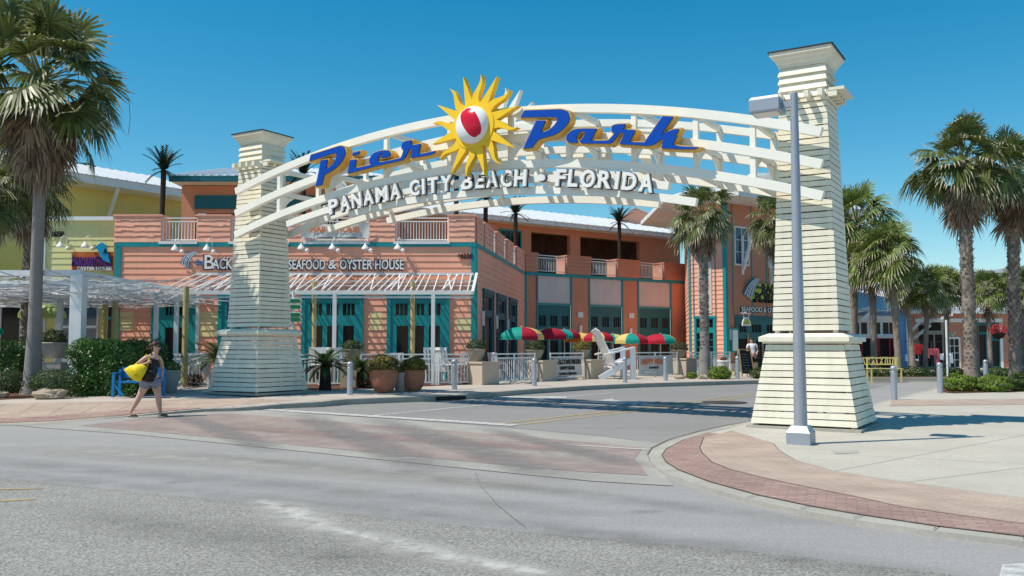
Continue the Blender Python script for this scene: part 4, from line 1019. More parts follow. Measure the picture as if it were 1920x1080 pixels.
for x0, y0, x1, y1 in ((1390, 432, 1367, 503), (1443, 462, 1427, 525)):
    mb = MB(); (sa_, za_), (sb_, zb_) = FT2.px(x0, y0), FT2.px(x1, y1)
    mb.beam(FT2.p(sa_, za_+0.1, 0.9), FT2.p(sa_, zb_, 0.12), 0.14, 0.14); mb.obox(FT2.p(sa_, (za_+zb_)/2-0.3, 0.06), FT2.u*0.14, FT2.n*0.08, Z*(za_-zb_)); mb.build('roof_brace', 'white_paint', rest)
# entrance sign
sg = MB(); (a, z0), (b, z1) = FT2.px(1403, 565), FT2.px(1462, 531)
FT2.rect(sg, a+0.1, b-0.1, z0+0.15, z1-0.1, 0.10, 0.14)
so_ = sg.build('sign_board', 'sign_yellow', rest)
so_['label'] = 'yellow entrance sign with dark letters THE BACK PORCH'
wall_text(FT2, 'the', 1413, 1424, 541, 6, 'navy', None, '', so_, thick=0.12)
wall_text(FT2, 'BACK', 1424, 1460, 550, 17, 'black', None, '', so_, 0.15, thick=0.14)
wall_text(FT2, 'PORCH', 1411, 1462, 566, 17, 'black', None, '', so_, 0.15, thick=0.14)
wall_text(FT2, 'SEAFOOD & OYSTER HOUSE', 1388, 1495, 584, 9, 'white_paint', 'navy', '', rest, 0.03)
awn(FT2, 1392, 564, 1421, 522, rest)
# oval projecting sign
mb = MB(); (a, zc_) = FT2.px(1386, 604); c_ = FT2.p(a, zc_, 0.5)
hs_ = empty('hanging_sign', c_, 'small white half-round hanging sign with a yellow centre beside the restaurant entrance', 'sign')
mb = MB(); mb.beam(FT2.p(a-0.35, zc_+0.48, 0.5), FT2.p(a+0.35, zc_+0.48, 0.5), 0.05, 0.06); mb.beam(FT2.p(a, zc_+0.52, 0.03), FT2.p(a, zc_+0.52, 0.5), 0.05, 0.05)
for k in (-0.22, 0.22): mb.beam(FT2.p(a+k, zc_+0.2, 0.5), FT2.p(a+k, zc_+0.46, 0.5), 0.03, 0.03)
mb.build('bracket', 'white_paint', hs_)
mb = MB(); pts = [FT2.p(a+0.36*math.cos(t), zc_-0.22+0.48*math.sin(t), 0.48) for t in [math.pi*k/14 for k in range(15)]]; mb.prism(list(pts), FT2.n*0.05); bo_ = mb.build('board', 'white_paint', hs_)
mb = MB(); pts = [FT2.p(a+0.24*math.cos(t), zc_-0.13+0.30*math.sin(t), 0.535) for t in [math.pi*k/14 for k in range(15)]]; mb.prism(pts, FT2.n*0.012); mb.build('emblem', 'sign_yellow', bo_)
# low wall, menu box beside the entrance
mb = MB(); mb.obox(FT2.p(-0.2, G0+0.2, 0.5)+FT2.u*0.9, FT2.u*2.2, FT2.n*0.35, Z*0.42); tag(mb.build('low_wall', 'stucco', origin=FT2.p(0.7, G0, 0.5)), 'low beige wall at the foot of the restaurant corner', 'wall')
mb = MB(); mb.obox(FT2.p(0.55, 1.95, 0.10), FT2.u*0.55, FT2.n*0.12, Z*1.35); mx_ = mb.build('menu_case', 'teal', rest)
mb = MB(); mb.obox(FT2.p(0.55, 1.95, 0.165), FT2.u*0.42, FT2.n*0.02, Z*1.15); mb.build('menu_sheet', 'white_paint', mx_)
for F_, x, y in ((F2, 903, 597), (F2, 929, 604), (F2, 950, 610), (F3, 1087, 620), (F3, 1181, 625), (FT2, 1369, 627)):
    mb = MB(); s_, z_ = F_.px(x, y); F_.rect(mb, s_-0.09, s_+0.09, z_-0.3, z_+0.3, 0.035, 0.12); mb.build('wall_light', 'white_paint', rest)
for x, y in ((1087, 590), (1183, 592)):
    mb = MB(); s_, z_ = F3.px(x, y); F3.rect(mb, s_-0.2, s_+0.2, z_-0.16, z_+0.16, 0.03, 0.07); mb.build('wall_plaque', 'weathered_white', rest)
# HAPPY HOUR banner on the terrace railing
def banner(name, corners, texts, label, sag=0.06, cloth='banner_cloth'):
    tl, tr_, br, bl = [Vector(c) for c in corners]; b = empty(name, (bl+br)/2, label, 'banner', None)
    nrm = (tr_-tl).cross(Z).normalized(); 
    if nrm.y > 0: nrm = -nrm
    mb = MB(); rows = []; NX = 24
    for j in range(7):
        r_ = []
        for i in range(NX+1):
            s_, t = i/NX, j/6; p = tl.lerp(tr_, s_).lerp(bl.lerp(br, s_), t)
            p = p-Z*sag*math.sin(math.pi*s_)*(1-0.2*t)+nrm*0.02*math.sin(s_*17+t*3)
            r_.append(p)
        rows.append(r_)
    mb.grid(rows); mb.grid([[p-nrm*0.006 for p in r_] for r_ in reversed(rows)]); mb.build('cloth', cloth, b)
    ux = (tr_-tl).normalized(); H_ = (tl-bl).length; L_ = (tr_-tl).length
    for (s_, x, y, wd, ht, m_) in texts:
        t_ = MB(); add_text(t_, s_, bl+ux*(x*L_)+Z*(y*H_)-Z*sag*math.sin(math.pi*(x+wd/2))+nrm*0.03, ux, Z, nrm, wd*L_, ht*H_, 0.012, 0.006); o = t_.build('lettering', m_, b)
        o['label'] = 'banner letters reading '+s_
    return b
(a, zt), (b_, zb_) = F1.px(566, 417), F1.px(694, 446)
bn = banner('banner', [F1.p(a, zt, 0.16), F1.p(b_, zt, 0.16), F1.p(b_, zb_, 0.16), F1.p(a, zb_, 0.16)], [('HAPPY HOUR', 0.14, 0.50, 0.72, 0.34, 'banner_orange'), ('........................', 0.25, 0.12, 0.6, 0.05, 'black')], 'pale HAPPY HOUR banner hung on the upper terrace railing', 0.10)

# ---------------------------------------------------------------- yellow building on the left
yb = empty('yellow_building', (-22, 37, G0), 'yellow building with a long white eave at the far left, next to the salmon restaurant', 'building')
q0, q1 = AT(105, 338, 45.3), AT(341, 374, 51.0); dy = (q1-q0); dy.z = 0; du = dy.normalized()
FY = Face((q0-du*16).xy, q1.xy); EYZ = (q0.z+q1.z)/2-0.15
mb = MB(); FY.siding(mb, 0, FY.L, G0, EYZ, pitch=0.25, lap=0.02); mb.build('upper_wall', 'yellow_wall', yb)
mb = MB(); FY.rect(mb, -1, FY.L+0.5, EYZ, EYZ+0.05, -0.2, 1.5); FY.rect(mb, -1, FY.L+0.5, EYZ+0.05, EYZ+0.40, 1.4, 1.5); mb.build('fascia', 'white_paint', yb)
seam_roof(yb, 'roof', [tuple(FY.p(-1, EYZ+0.42, 1.55)), tuple(FY.p(FY.L+0.6, EYZ+0.42, 1.55)), tuple(FY.p(FY.L+0.6, EYZ+2.1, -4.5)), tuple(FY.p(-1, EYZ+2.1, -4.5))], 'roof_bright', 46)
for x0, y0, x1, y1 in ((196, 347, 172, 412), (328, 366, 308, 405)):
    s_, _ = FY.px(x0, y0); mb = MB(); mb.beam(FY.p(s_, EYZ, 1.35), FY.p(s_, EYZ-2.1, 0.1), 0.14, 0.14); mb.build('roof_brace', 'white_paint', yb)
# projecting sign box wall
F5 = Face((AT(86, 460, 37.2).x, 37.2), (AT(214, 460, 37.2).x, 37.2)); TY = F5.px(150, 414)[1]; LY = F5.px(150, 512)[1]
mb = MB(); F5.siding(mb, 0, F5.L, LY-0.6, TY, pitch=0.25, lap=0.02); mb.box(F5.A.x, F5.A.x+0.02, 37.25, 45, LY-0.6, TY); mb.build('lower_wall', 'light_yellow', yb)
mb = MB(); F5.rect(mb, -0.25, F5.L, TY, TY+0.16, -1.2, 0.16); F5.rect(mb, -0.22, 0.02, LY-0.6, TY, 0.0, 0.10); mb.build('trim', 'white_paint', yb)
wall_text(F5, '16230', 97, 119, 444, 10, 'black', None, '', yb)
for x in (122, 168):
    goose(F5, x, 462, yb)
# bright sign with a parrot
sg = empty('fish_house_sign', F5.p(F5.px(175, 490)[0], F5.px(175, 506)[1], 0.1), 'orange and purple restaurant sign with a blue parrot on the yellow wall', 'sign')
(a, z0), (b_, z1) = F5.px(136, 507), F5.px(213, 473)
mb = MB(); F5.rect(mb, a, b_, z0, z1, 0.04, 0.08); mb.build('board', 'sign_orange', sg)
t_ = MB(); w0 = F5.px(137, 498)[0]; add_text(t_, 'MARGARITAVILLE', F5.p(w0, F5.px(137, 499)[1], 0.084), F5.u, Z, F5.n, b_-w0-0.02, 0.36, 0.02, 0.05); t_.build('lettering', 'sign_purple', sg)
t_ = MB(); add_text(t_, 'OYSTER HOUSE', F5.p(F5.px(147, 498)[0], F5.px(137, 507)[1], 0.084), F5.u, Z, F5.n, F5.px(212, 498)[0]-F5.px(147, 498)[0], 0.14, 0.008, 0.04); t_.build('lettering', 'white_paint', sg)
mb = MB(); pc = F5.px(196, 475); pr = [(-.20, .42), (-.05, .52), (.10, .42), (.16, .20), (.24, -.05), (.34, -.34), (.16, -.28), (.02, -.20), (-.12, .02), (-.22, .22), (-.30, .30)]
mb.prism([F5.p(pc[0]+x, pc[1]+z-0.08, 0.10) for x, z in reversed(pr)], F5.n*0.08); pz = mb.build('parrot', 'parrot_blue', sg)
mb = MB(); mb.prism([F5.p(pc[0]+x, pc[1]+z-0.08, 0.185) for x, z in ((.10, .30), (.17, .10), (.02, .05))], F5.n*0.01); mb.build('wing_mark', 'black', pz)
# ground floor of the yellow building
F6 = Face((-34, 38.2), (AT(214, 600, 38.2).x, 38.2)); s6 = lambda x: F6.px(x, 600)[0]
mb = MB(); TOP6 = LY-0.55
hs6 = [(s6(-40), s6(86), 0, F6.px(50, 566)[1]), (s6(104), s6(186), F6.px(150, 660)[1]-0.4, F6.px(150, 558)[1]), (s6(192), s6(212), 0, F6.px(200, 553)[1])]
F6.siding(mb, 0, F6.L, G0, TOP6, hs6, pitch=0.25, lap=0.02); mb.build('ground_wall', 'yellow_wall', yb)
F6.opening(yb, 'shop_front', *hs6[0][:2], G0, hs6[0][3], [(0.03, 0.30, 0.02, 0.96), (0.34, 0.62, 0.02, 0.96), (0.655, 0.80, 0.02, 0.96), (0.83, 0.97, 0.02, 0.96)], frame='weathered_white', glass='glass_dark')
F6.opening(yb, 'shop_window', *hs6[1], [(0.05, 0.38, 0.05, 0.52), (0.42, 0.95, 0.05, 0.52), (0.05, 0.38, 0.56, 0.95), (0.42, 0.95, 0.56, 0.95)], frame='weathered_white', glass='glass_blue')
F6.opening(yb, 'shop_door', *hs6[2][:2], G0, hs6[2][3], [(0.12, 0.88, 0.04, 0.7), (0.12, 0.88, 0.74, 0.95)], frame='teal', glass='glass_dark')
mb = MB(); a, b_ = s6(-60), s6(134); n = int((b_-a)/0.33); zt, zf = F6.px(50, 531)[1]+0.1, F6.px(50, 541)[1]
for i in range(n):
    mb.cm = i % 2; x0, x1 = a+i*0.33, a+(i+1)*0.33
    mb.face([F6.p(x0, zf, 1.2), F6.p(x1, zf, 1.2), F6.p(x1, zt, 0.04), F6.p(x0, zt, 0.04)]); mb.face([F6.p(x0, zf-0.22, 1.2), F6.p(x1, zf-0.22, 1.2), F6.p(x1, zf, 1.2), F6.p(x0, zf, 1.2)])
    mb.face([F6.p(x0, zf-0.01, 1.18), F6.p(x0, zt-0.02, 0.04), F6.p(x1, zt-0.02, 0.04), F6.p(x1, zf-0.01, 1.18)])
mb.build('striped_awning', ['white_paint', 'green_blue_door'], yb)
# chimney-like vent tower on the roof
vt = AT(155, 320, 52); mb = MB(); mb.box(vt.x-0.45, vt.x+0.45, 51.5, 52.5, EYZ+0.5, vt.z+0.2); mb.box(vt.x-0.6, vt.x+0.6, 51.4, 52.6, vt.z+0.2, vt.z+0.35); mb.build('roof_vent', 'teal_dark', yb)

# ---------------------------------------------------------------- trellis pergolas
pg = empty('pergola', (-8, 32, G0), 'white sloping trellis pergola over the patio along the salmon front wall', 'pergola')
PY0, PY1 = 32.2, 35.9; zf_ = AT(650, 549, PY0).z; zbk = AT(650, 514, PY1).z
X0, X1 = AT(300, 549, PY0).x, AT(886, 549, PY0).x
mb = MB(); mb.beam((X0, PY0, zf_), (X1, PY0, zf_), 0.12, 0.12); mb.beam((X0, PY0, zf_-0.16), (X1, PY0, zf_-0.16), 0.06, 0.06); mb.beam((X0, PY1-0.05, zbk), (AT(888, 514, PY1).x, PY1-0.05, zbk), 0.10, 0.10)
mb.beam((X1, PY0, zf_), (X1, PY1, zbk), 0.1, 0.12)
mb.build('frame_beam', 'white_paint', pg)
mb = MB(); x = X0; random.seed(11)
while x < X1-0.05:
    dx = random.uniform(-0.14, 0.14); mb.beam((x, PY0+0.05, zf_+0.08), (x+dx, PY1-0.1, zbk-0.03), 0.035, 0.04)
    if random.random() < 0.4: mb.beam((x, PY0+0.05, zf_+0.10), (x+random.choice((-.38, .38)), PY1-0.1, zbk-0.02), 0.035, 0.04)
    x += random.uniform(0.2, 0.40)
for k in range(3): t = (k+0.7)/4; mb.beam((X0, PY0+(PY1-PY0)*t, zf_+(zbk-zf_)*t-0.05), (X1, PY0+(PY1-PY0)*t, zf_+(zbk-zf_)*t-0.05), 0.04, 0.04)
mb.build('rafters', 'white_paint', pg)
for px in (292, 330, 627, 812):
    p = AT(px, 620, PY0); mb = MB(); mb.beam((p.x, PY0, G0), (p.x, PY0, zf_), 0.13, 0.13); mb.build('post', 'metal_white', pg)
for px, Y in ((588, 33.0), (773, 33.0)):
    p = AT(px, 620, Y); mb = MB(); mb.tube([(p.x, Y, G0), (p.x+0.02, Y, 2), (p.x, Y, zf_+0.45)], 0.085, 10); mb.build('wood_post', 'bamboo', pg, smooth=True)
p2 = empty('pergola', (-18, 28, G0), 'flat pergola densely covered with grey sticks at the left, carried on a thick white post', 'pergola')
c0 = AT(146, 512, 26.2); ZP = c0.z; XR = c0.x
mb = MB(); mb.beam((-32, 26.2, ZP), (XR+0.1, 26.2, ZP), 0.14, 0.16); mb.beam((-32, 26.2, ZP-0.28), (XR, 26.2, ZP-0.28), 0.08, 0.08); mb.beam((XR, 26.2, ZP), (XR, 36, ZP), 0.12, 0.14); mb.beam((-32, 31, ZP-0.02), (XR, 31, ZP-0.02), 0.12, 0.12); mb.beam((-32, 35.8, ZP-0.02), (XR, 35.8, ZP-0.02), 0.12, 0.12)
mb.build('frame_beam', 'metal_white', p2)
mb = MB(); random.seed(5)
for i in range(1700):
    x = random.uniform(-27, XR+random.choice((0.1, 0.1, 1.2))); y = random.uniform(26.2, 36); l = random.uniform(0.7, 2.4); a = random.choice((0, 0, math.pi/2, math.pi/2, random.uniform(0, 3.14))); z_ = ZP-random.uniform(0.02, 0.62)
    d = Vector((math.cos(a), math.sin(a), random.uniform(-.12, .12)))*l/2; mb.beam(Vector((x, y, z_))-d, Vector((x, y, z_))+d, random.uniform(0.02, 0.045), 0.025)
mb.build('stick_cover', 'weathered_white', p2); 
for px, Y, r_ in ((146, 26.2, 0.17), (112, 31, 0.08), (153, 31, 0.06), (370, 34.5, 0.05)):
    p = AT(px, 600, Y); mb = MB(); mb.beam((p.x, Y, G0), (p.x, Y, ZP-0.05), r_*2, r_*2); mb.build('post', 'metal_white', p2)
for px, Y in ((197, 33), (216, 32), (348, 30.5)):
    p = AT(px, 600, Y); mb = MB(); mb.tube([(p.x, Y, G0), (p.x, Y, ZP-0.1)], 0.10, 10); mb.build('wood_post', 'bamboo', p2, smooth=True)
random.seed(21)
# sign post with green arrow boards, half hidden by the left tower
spp = AT(548, 700, 30.0); spo = empty('arrow_signpost', (spp.x, 30, G0), 'white signpost with four green arrow boards beside the left gate tower', 'signpost')
mb = MB(); mb.tube([(spp.x, 30, G0), (spp.x, 30, 3.4)], 0.05, 8); mb.build('post', 'white_paint', spo)
for i, y in enumerate((564, 575, 590, 599)):
    zc_ = AT(548, y, 29.9).z; x1 = AT(566, y, 29.9).x; mb = MB(); hh = 0.085; x0 = spp.x-0.25
    mb.prism([(x0, 29.93, zc_-hh), (x1-0.08, 29.93, zc_-hh), (x1, 29.93, zc_), (x1-0.08, 29.93, zc_+hh), (x0, 29.93, zc_+hh)], (0, 0.03, 0)); ar_ = mb.build('arrow_board', 'white_paint', spo)
    mb = MB(); hh = 0.06; mb.prism([(x0+0.01, 29.918, zc_-hh), (x1-0.09, 29.918, zc_-hh), (x1-0.03, 29.918, zc_), (x1-0.09, 29.918, zc_+hh), (x0+0.01, 29.918, zc_+hh)], (0, 0.01, 0)); mb.build('green_panel', 'sign_green', ar_)

# ---------------------------------------------------------------- shops far right
sh = empty('blue_shop', (24, 57, G0), 'bright blue shop with white gable trim at the right, beyond the right tower', 'shop')
YS = 57.0
def XS(px, y=600, Y=YS): return AT(px, y, Y).x
def ZS(py, Y=YS): return AT(1700, py, Y).z
FS = Face((XS(1590), YS), (XS(1702), YS)); ss = lambda x: FS.px(x, 620)[0]
hsS = [(ss(1604), ss(1681), ZS(629), ZS(602)), (ss(1604), ss(1681), 0, ZS(634))]
mb = MB(); FS.siding(mb, 0, FS.L, G0, ZS(582), hsS, pitch=0.2, lap=0.02); mb.build('wall', 'wall_blue_light', sh)
FS.opening(sh, 'window_band', *hsS[0], [(0.01, 0.09, 0.1, 0.9), (0.13, 0.28, 0.1, 0.9), (0.34, 0.60, 0.1, 0.9), (0.66, 0.97, 0.1, 0.9)], frame='white_paint', glass='glass_dark', muntin=[(1, 1), (1, 1), (2, 1), (2, 1)])
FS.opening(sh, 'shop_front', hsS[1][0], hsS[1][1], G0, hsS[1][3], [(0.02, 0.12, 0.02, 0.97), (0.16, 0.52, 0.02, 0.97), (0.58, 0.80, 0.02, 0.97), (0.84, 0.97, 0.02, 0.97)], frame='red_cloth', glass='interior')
mb = MB(); FS.rect(mb, ss(1600), ss(1684), ZS(634), ZS(629), 0.0, 0.12); FS.rect(mb, ss(1602), ss(1684), ZS(602), ZS(592), 0.0, 0.10); mb.beam(FS.p(ss(1608), ZS(603), 0.6), FS.p(ss(1634), ZS(578), 0.6), 0.12, 0.22); mb.beam(FS.p(ss(1634), ZS(578), 0.6), FS.p(ss(1590), ZS(586), 0.6), 0.12, 0.22); mb.beam(FS.p(ss(1701), ZS(690), 0.04), FS.p(ss(1701), ZS(584), 0.04), 0.1, 0.18); mb.build('trim', 'white_paint', sh)
seam_roof(sh, 'roof', [(XS(1588), YS-0.8, ZS(583)), (XS(1706), YS-0.8, ZS(583)), (XS(1706), YS+4, ZS(583)+1.5), (XS(1588), YS+4, ZS(583)+1.5)], 'roof_bright', 12)
mb = MB(); mb.box(XS(1588, Y=62), XS(1704, Y=62), 62, 68, G0, AT(1600, 533, 62).z); mb.build('upper_wall', 'wall_blue', sh)
so2 = empty('orange_shop', (32, 57, G0), 'orange shop with white braces and dark shop windows, right of the blue shop', 'shop')
FO = Face((XS(1703), YS+0.3), (XS(1990), YS+0.3)); s3 = lambda x: FO.px(x, 640)[0]
hsO = [(s3(1720), s3(1768), 0, ZS(600)), (s3(1770), s3(1800), 0, ZS(632)), (s3(1828), s3(1874), 0, ZS(605)), (s3(1906), s3(1960), 0, ZS(615))]
mb = MB(); FO.siding(mb, 0, FO.L, G0, ZS(588), hsO, pitch=0.2, lap=0.02); mb.build('wall', 'orange_and_shaded_salmon', so2)
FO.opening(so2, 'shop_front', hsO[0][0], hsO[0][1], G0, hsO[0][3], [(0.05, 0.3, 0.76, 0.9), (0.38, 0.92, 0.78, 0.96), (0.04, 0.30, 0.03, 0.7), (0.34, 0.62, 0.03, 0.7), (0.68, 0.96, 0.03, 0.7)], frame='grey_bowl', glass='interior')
FO.opening(so2, 'shop_front', hsO[1][0], hsO[1][1], G0, hsO[1][3], [(0.08, 0.9, 0.04, 0.94)], frame='white_paint', glass='glass_dark', muntin=[(3, 4)])
FO.opening(so2, 'shop_front', hsO[2][0], hsO[2][1], G0, hsO[2][3], [(0.08, 0.42, 0.04, 0.74), (0.55, 0.95, 0.04, 0.60), (0.1, 0.9, 0.8, 0.94)], frame='green_blue_door', glass='glass_dark')
FO.opening(so2, 'shop_front', hsO[3][0], hsO[3][1], G0, hsO[3][3], [(0.08, 0.45, 0.04, 0.9), (0.55, 0.95, 0.04, 0.9)], frame='white_paint', glass='glass_dark')
mb = MB()
for x in (1877,): FO.rect(mb, s3(x)-0.09, s3(x)+0.09, G0, ZS(606), 0.02, 0.06)
FO.rect(mb, s3(1716), s3(1880), ZS(604), ZS(597), 0.02, 0.07)
for x0, y0, x1, y1 in ((1727, 590, 1697, 632), (1733, 610, 1712, 634), (1775, 590, 1738, 605)): mb.beam(FO.p(s3(x0), ZS(y0), 0.9), FO.p(s3(x1), ZS(y1), 0.2), 0.15, 0.15)
mb.build('trim', 'white_paint', so2)
mb = MB(); mb.box(XS(1704), XS(1990), YS-0.4, YS+0.2, ZS(588), ZS(580)); mb.build('fascia', 'white_paint', so2)
seam_roof(so2, 'roof', [(XS(1704), YS-0.4, ZS(580)), (XS(1990), YS-0.4, ZS(580)), (XS(1990), YS+6, ZS(580)+1.2), (XS(1704), YS+6, ZS(580)+1.2)], 'roof_metal', 24)
hall = empty('white_roofed_hall', (50, 88, G0), 'pale hall with a wide white roof far behind the right palms', 'building')
mb = MB(); x0, x1 = AT(1735, 540, 88).x, AT(2100, 540, 88).x; mb.box(x0, x1, 88, 104, G0, AT(1800, 524, 88).z); mb.build('wall', 'panel_grey', hall)
mb = MB(); zt = AT(1860, 524, 87).z
prof = [(x0-1, zt), (x0-1, zt+0.4), (x0+6, zt+0.9), ((x0+x1)/2, zt+1.4), (x1+1, zt+1.0), (x1+1, zt)]; mb.prism([(x, 86.5, z) for x, z in prof], (0, 18, 0)); mb.build('roof', 'roof_bright', hall)
# hanging clothes racks: displays in front of the shops
for i, (x, m_) in enumerate(((1708, 'shirt_white'), (1726, 'red_cloth'), (1748, 'pink'), (1773, 'shirt_white'))):
    p = AT(x, 690, 54.5); mb = MB(); t0 = empty('clothes_display', (p.x, 54.5, 0.25), ('%s garments hung on a stand before the orange shop front' % {'shirt_white': 'white' if i else 'blue and white', 'red_cloth': 'red', 'pink': 'pink'}[m_]) + (', leftmost' if i == 0 else ', rightmost' if i == 3 else ''), 'clothes display', 'clothes displays outside the shops')
    mb.tube([(p.x, 54.5, 0.25), (p.x, 54.5, 1.9)], 0.03, 6); mb.beam((p.x-0.4, 54.5, 1.9), (p.x+0.4, 54.5, 1.9), 0.03, 0.03); mb.beam((p.x-0.3, 54.5, 0.28), (p.x+0.3, 54.5, 0.28), 0.3, 0.04); mb.build('stand', 'iron', t0)
    mb = MB()
    for k in range(4):
        xx = p.x-0.34+k*0.2; zt_ = (1.15, 1.75, 1.5, 1.2)[i]; zb_ = zt_-(0.45, 0.9, 0.6, 0.4)[(k+i) % 4]
        mb.prism([(xx, 54.4, zt_), (xx+0.14, 54.4, zt_-0.03), (xx+0.17, 54.4, zb_), (xx-0.02, 54.4, zb_+0.04)], (0, 0.12, 0))
    mb.build('garments', m_, t0)

# ---------------------------------------------------------------- bollards
def make_bollard(dark=False):
    t = empty('bollard', (0, 0, 0)); m = 'galvanised'
    mb = MB(); mb.lathe((0, 0, 0), [(0.085, 0), (0.085, 0.78)], 20); mb.build('post', m, t, smooth=True)
    mb = MB(); mb.lathe((0, 0, 0), [(0.085, 0.782), (0.074, 0.79), (0.074, 0.81), (0.087, 0.82), (0.087, 0.90), (0.07, 0.935), (0.03, 0.95), (0.0, 0.952)], 20); mb.build('cap', m, t, smooth=True)
    tag(t, 'x', 'bollard', 'grey metal bollards along the pavement edges'); return t
bo = make_bollard(); first = True
for (px, py, side, lab) in ((656, 741, 'L', 'grey metal bollard in shade between the left tower and the terracotta pots'), (852, 731, 'L', 'grey metal bollard on the kerb right of the terracotta pots, above the drain'), (1002, 724, 'L', 'grey metal bollard in front of the second stone pier'), (1172, 717.5, 'L', 'grey metal bollard at the foot of the giant white chair'), (1248, 714, 'L', 'grey metal bollard at the right end of the fence banner'), (1383, 711, 'L', 'grey metal bollard left of the chalkboard by the entrance'), (1677, 750, 'R', 'grey metal bollard nearest the right tower on the right pavement'), (1763, 737, 'R', 'grey metal bollard at the left tip of the right shrub bed'), (1849, 722, 'R', 'grey metal bollard behind the shrub bed under the right palms')):
    o = bo if first else copy_tree(bo); first = False
    p = GL(px, py) if side == 'L' else GR(px, py, 0.054)
    z_ = hl(p.x, p.y) if side == 'L' else gz(p.y)+0.054
    place(o, (p.x, p.y, z_+0.004), 0, 1.0, lab)

# ---------------------------------------------------------------- foliage helpers
def leaf_cloud(mb, shape, n, size, seed=0, flat=0.0):
    """many leaf shaped quads; shape() returns (point, outward)"""
    rnd = random.Random(seed)
    for _ in range(n):
        p, nn = shape(rnd); d = Vector((rnd.gauss(0, 1), rnd.gauss(0, 1), rnd.gauss(0, 1)))*0.75+nn*1.2+Z*0.4; d.normalize()
        a = d.cross(Vector((rnd.random()-.5, rnd.random()-.5, rnd.random()-.5))).normalized(); b = d.cross(a)
        l = size*rnd.uniform(0.6, 1.3); w_ = l*0.42
        mb.face([p-a*l/2, p+b*w_/2, p+a*l/2, p-b*w_/2])
def ball_shape(c, r, lump=0.18, seed=0):
    ph = [random.Random(seed+i).uniform(0, 6.28) for i in range(6)]; c = Vector(c)
    def f(rnd):
        d = Vector((rnd.gauss(0, 1), rnd.gauss(0, 1), rnd.gauss(0, 1))).normalized()
        k = 1+lump*(math.sin(5*d.x+ph[0])*math.sin(6*d.y+ph[1])+0.6*math.sin(9*d.z+ph[2]+4*d.x))
        t = rnd.random()**0.33*0.35+0.65
        if rnd.random() < 0.04: t *= 1.12
        return c+Vector((d.x*r[0], d.y*r[1], d.z*r[2]))*k*t, d
    return f
def box_shape(p0, p1, lump=0.08):
    p0, p1 = Vector(p0), Vector(p1)
    def f(rnd):
        q = [rnd.uniform(-1, 1) for _ in range(3)]; ax = rnd.choices((0, 1, 2), (1, 1.2, 1))[0]
        sg_ = 1 if rnd.random() < 0.5 else -1
        if ax == 2: sg_ = 1
        if ax == 1: sg_ = -1 if rnd.random() < .8 else 1
        q[ax] = sg_*(1-rnd.random()**2*0.35)
        n_ = Vector((0, 0, 0)); n_[ax] = sg_
        c = (p0+p1)/2; h = (p1-p0)/2
        p = Vector((c.x+q[0]*h.x, c.y+q[1]*h.y, c.z+q[2]*h.z))
        k = lump*(math.sin(p.x*4.1+1)*math.sin(p.z*5)+math.sin(p.x*9+p.y*7)*0.5)
        # rounded shoulders
        if q[2] > 0.6 and abs(q[0]) > 0.85: p.z -= 0.12
        return p+n_*k+Vector((0, 0, rnd.uniform(-.03, .05))), n_
    return f
def shrub(name, label, cat, base, shapes, m, n, size, grp=None, dense=True, seed=1):
    t = empty(name, base, label, cat, grp)
    mb = MB()
    for i, s_ in enumerate(shapes): leaf_cloud(mb, s_, n//len(shapes), size, seed+i)
    mb.build('foliage', m, t)
    b = Vector(base); mb = MB(); rnd = random.Random(seed)
    return t, b
def stems(t, base, h, spread, n=5, m='bark_dark', seed=0):
    rnd = random.Random(seed); mb = MB(); b = Vector(base)
    for i in range(n):
        d = Vector((rnd.uniform(-1, 1)*spread, rnd.uniform(-1, 1)*spread*0.5, h)); mb.tube([b+Vector((d.x*0.2, d.y*.2, -0.02)), b+d*0.6, b+d], [0.02, 0.014, 0.006], 5)
    mb.build('stems', m, t)

# clipped hedge
hA, hB_ = AT(128, 735, 25.5), AT(300, 735, 27.3)
t, b = shrub('hedge', 'clipped dark green hedge behind the walking woman', 'hedge', (hA.x+1, 26.2, 0.25), [box_shape((hA.x, 25.3, 0.2), (hB_.x+0.1, 27.6, AT(200, 641, 25.6).z))], 'leaf_hedge', 16000, 0.085, seed=3)
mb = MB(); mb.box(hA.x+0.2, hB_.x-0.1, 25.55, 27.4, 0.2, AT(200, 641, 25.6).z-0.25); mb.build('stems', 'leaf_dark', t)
lh = AT(36, 700, 26.5)
t, b = shrub('hedge', 'green hedge at the left edge, left of the big palm trunk', 'hedge', (lh.x-2, 27, 0.25), [box_shape((lh.x-4, 26.5, 0.2), (lh.x, 28, AT(20, 641, 26.5).z))], 'leaf_hedge', 9000, 0.085, seed=5)
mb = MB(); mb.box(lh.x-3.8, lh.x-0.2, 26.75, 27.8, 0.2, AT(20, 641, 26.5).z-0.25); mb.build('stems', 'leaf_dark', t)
def mound(px, py, wpx, hpx, Y, m, n, size, name, label, grp=None, seed=0, sq=0.9, zbase=None):
    p = AT(px, py, Y); z0 = zbase if zbase is not None else p.z; k = Y/FPX; r_ = wpx*k/2; h_ = hpx*k
    t, b = shrub(name, label, 'shrub', (p.x, Y, z0), [ball_shape((p.x, Y, z0+h_*0.45), (r_, r_*sq, h_*0.58), 0.14, seed)], m, n, size, grp, seed=seed)
    stems(t, (p.x, Y, z0), h_*0.7, r_*0.5, 6, seed=seed)
    return t
mound(102, 735, 90, 40, 24.9, 'leaf_dark', 3000, 0.07, 'shrub', 'low olive shrub between the big palm trunk and the hedge', seed=2)
mound(12, 735, 60, 38, 24.9, 'leaf_olive', 2200, 0.07, 'shrub', 'low olive shrub at the left edge beside the palm base', seed=4)
mound(298, 655, 52, 34, 28.0, 'leaf_dark', 2200, 0.09, 'shrub', 'round dark bush behind the woman\'s head, above the hedge', seed=6, zbase=1.0)
t = empty('_x', (0, 0, 0)); bpy.data.objects.remove(t)
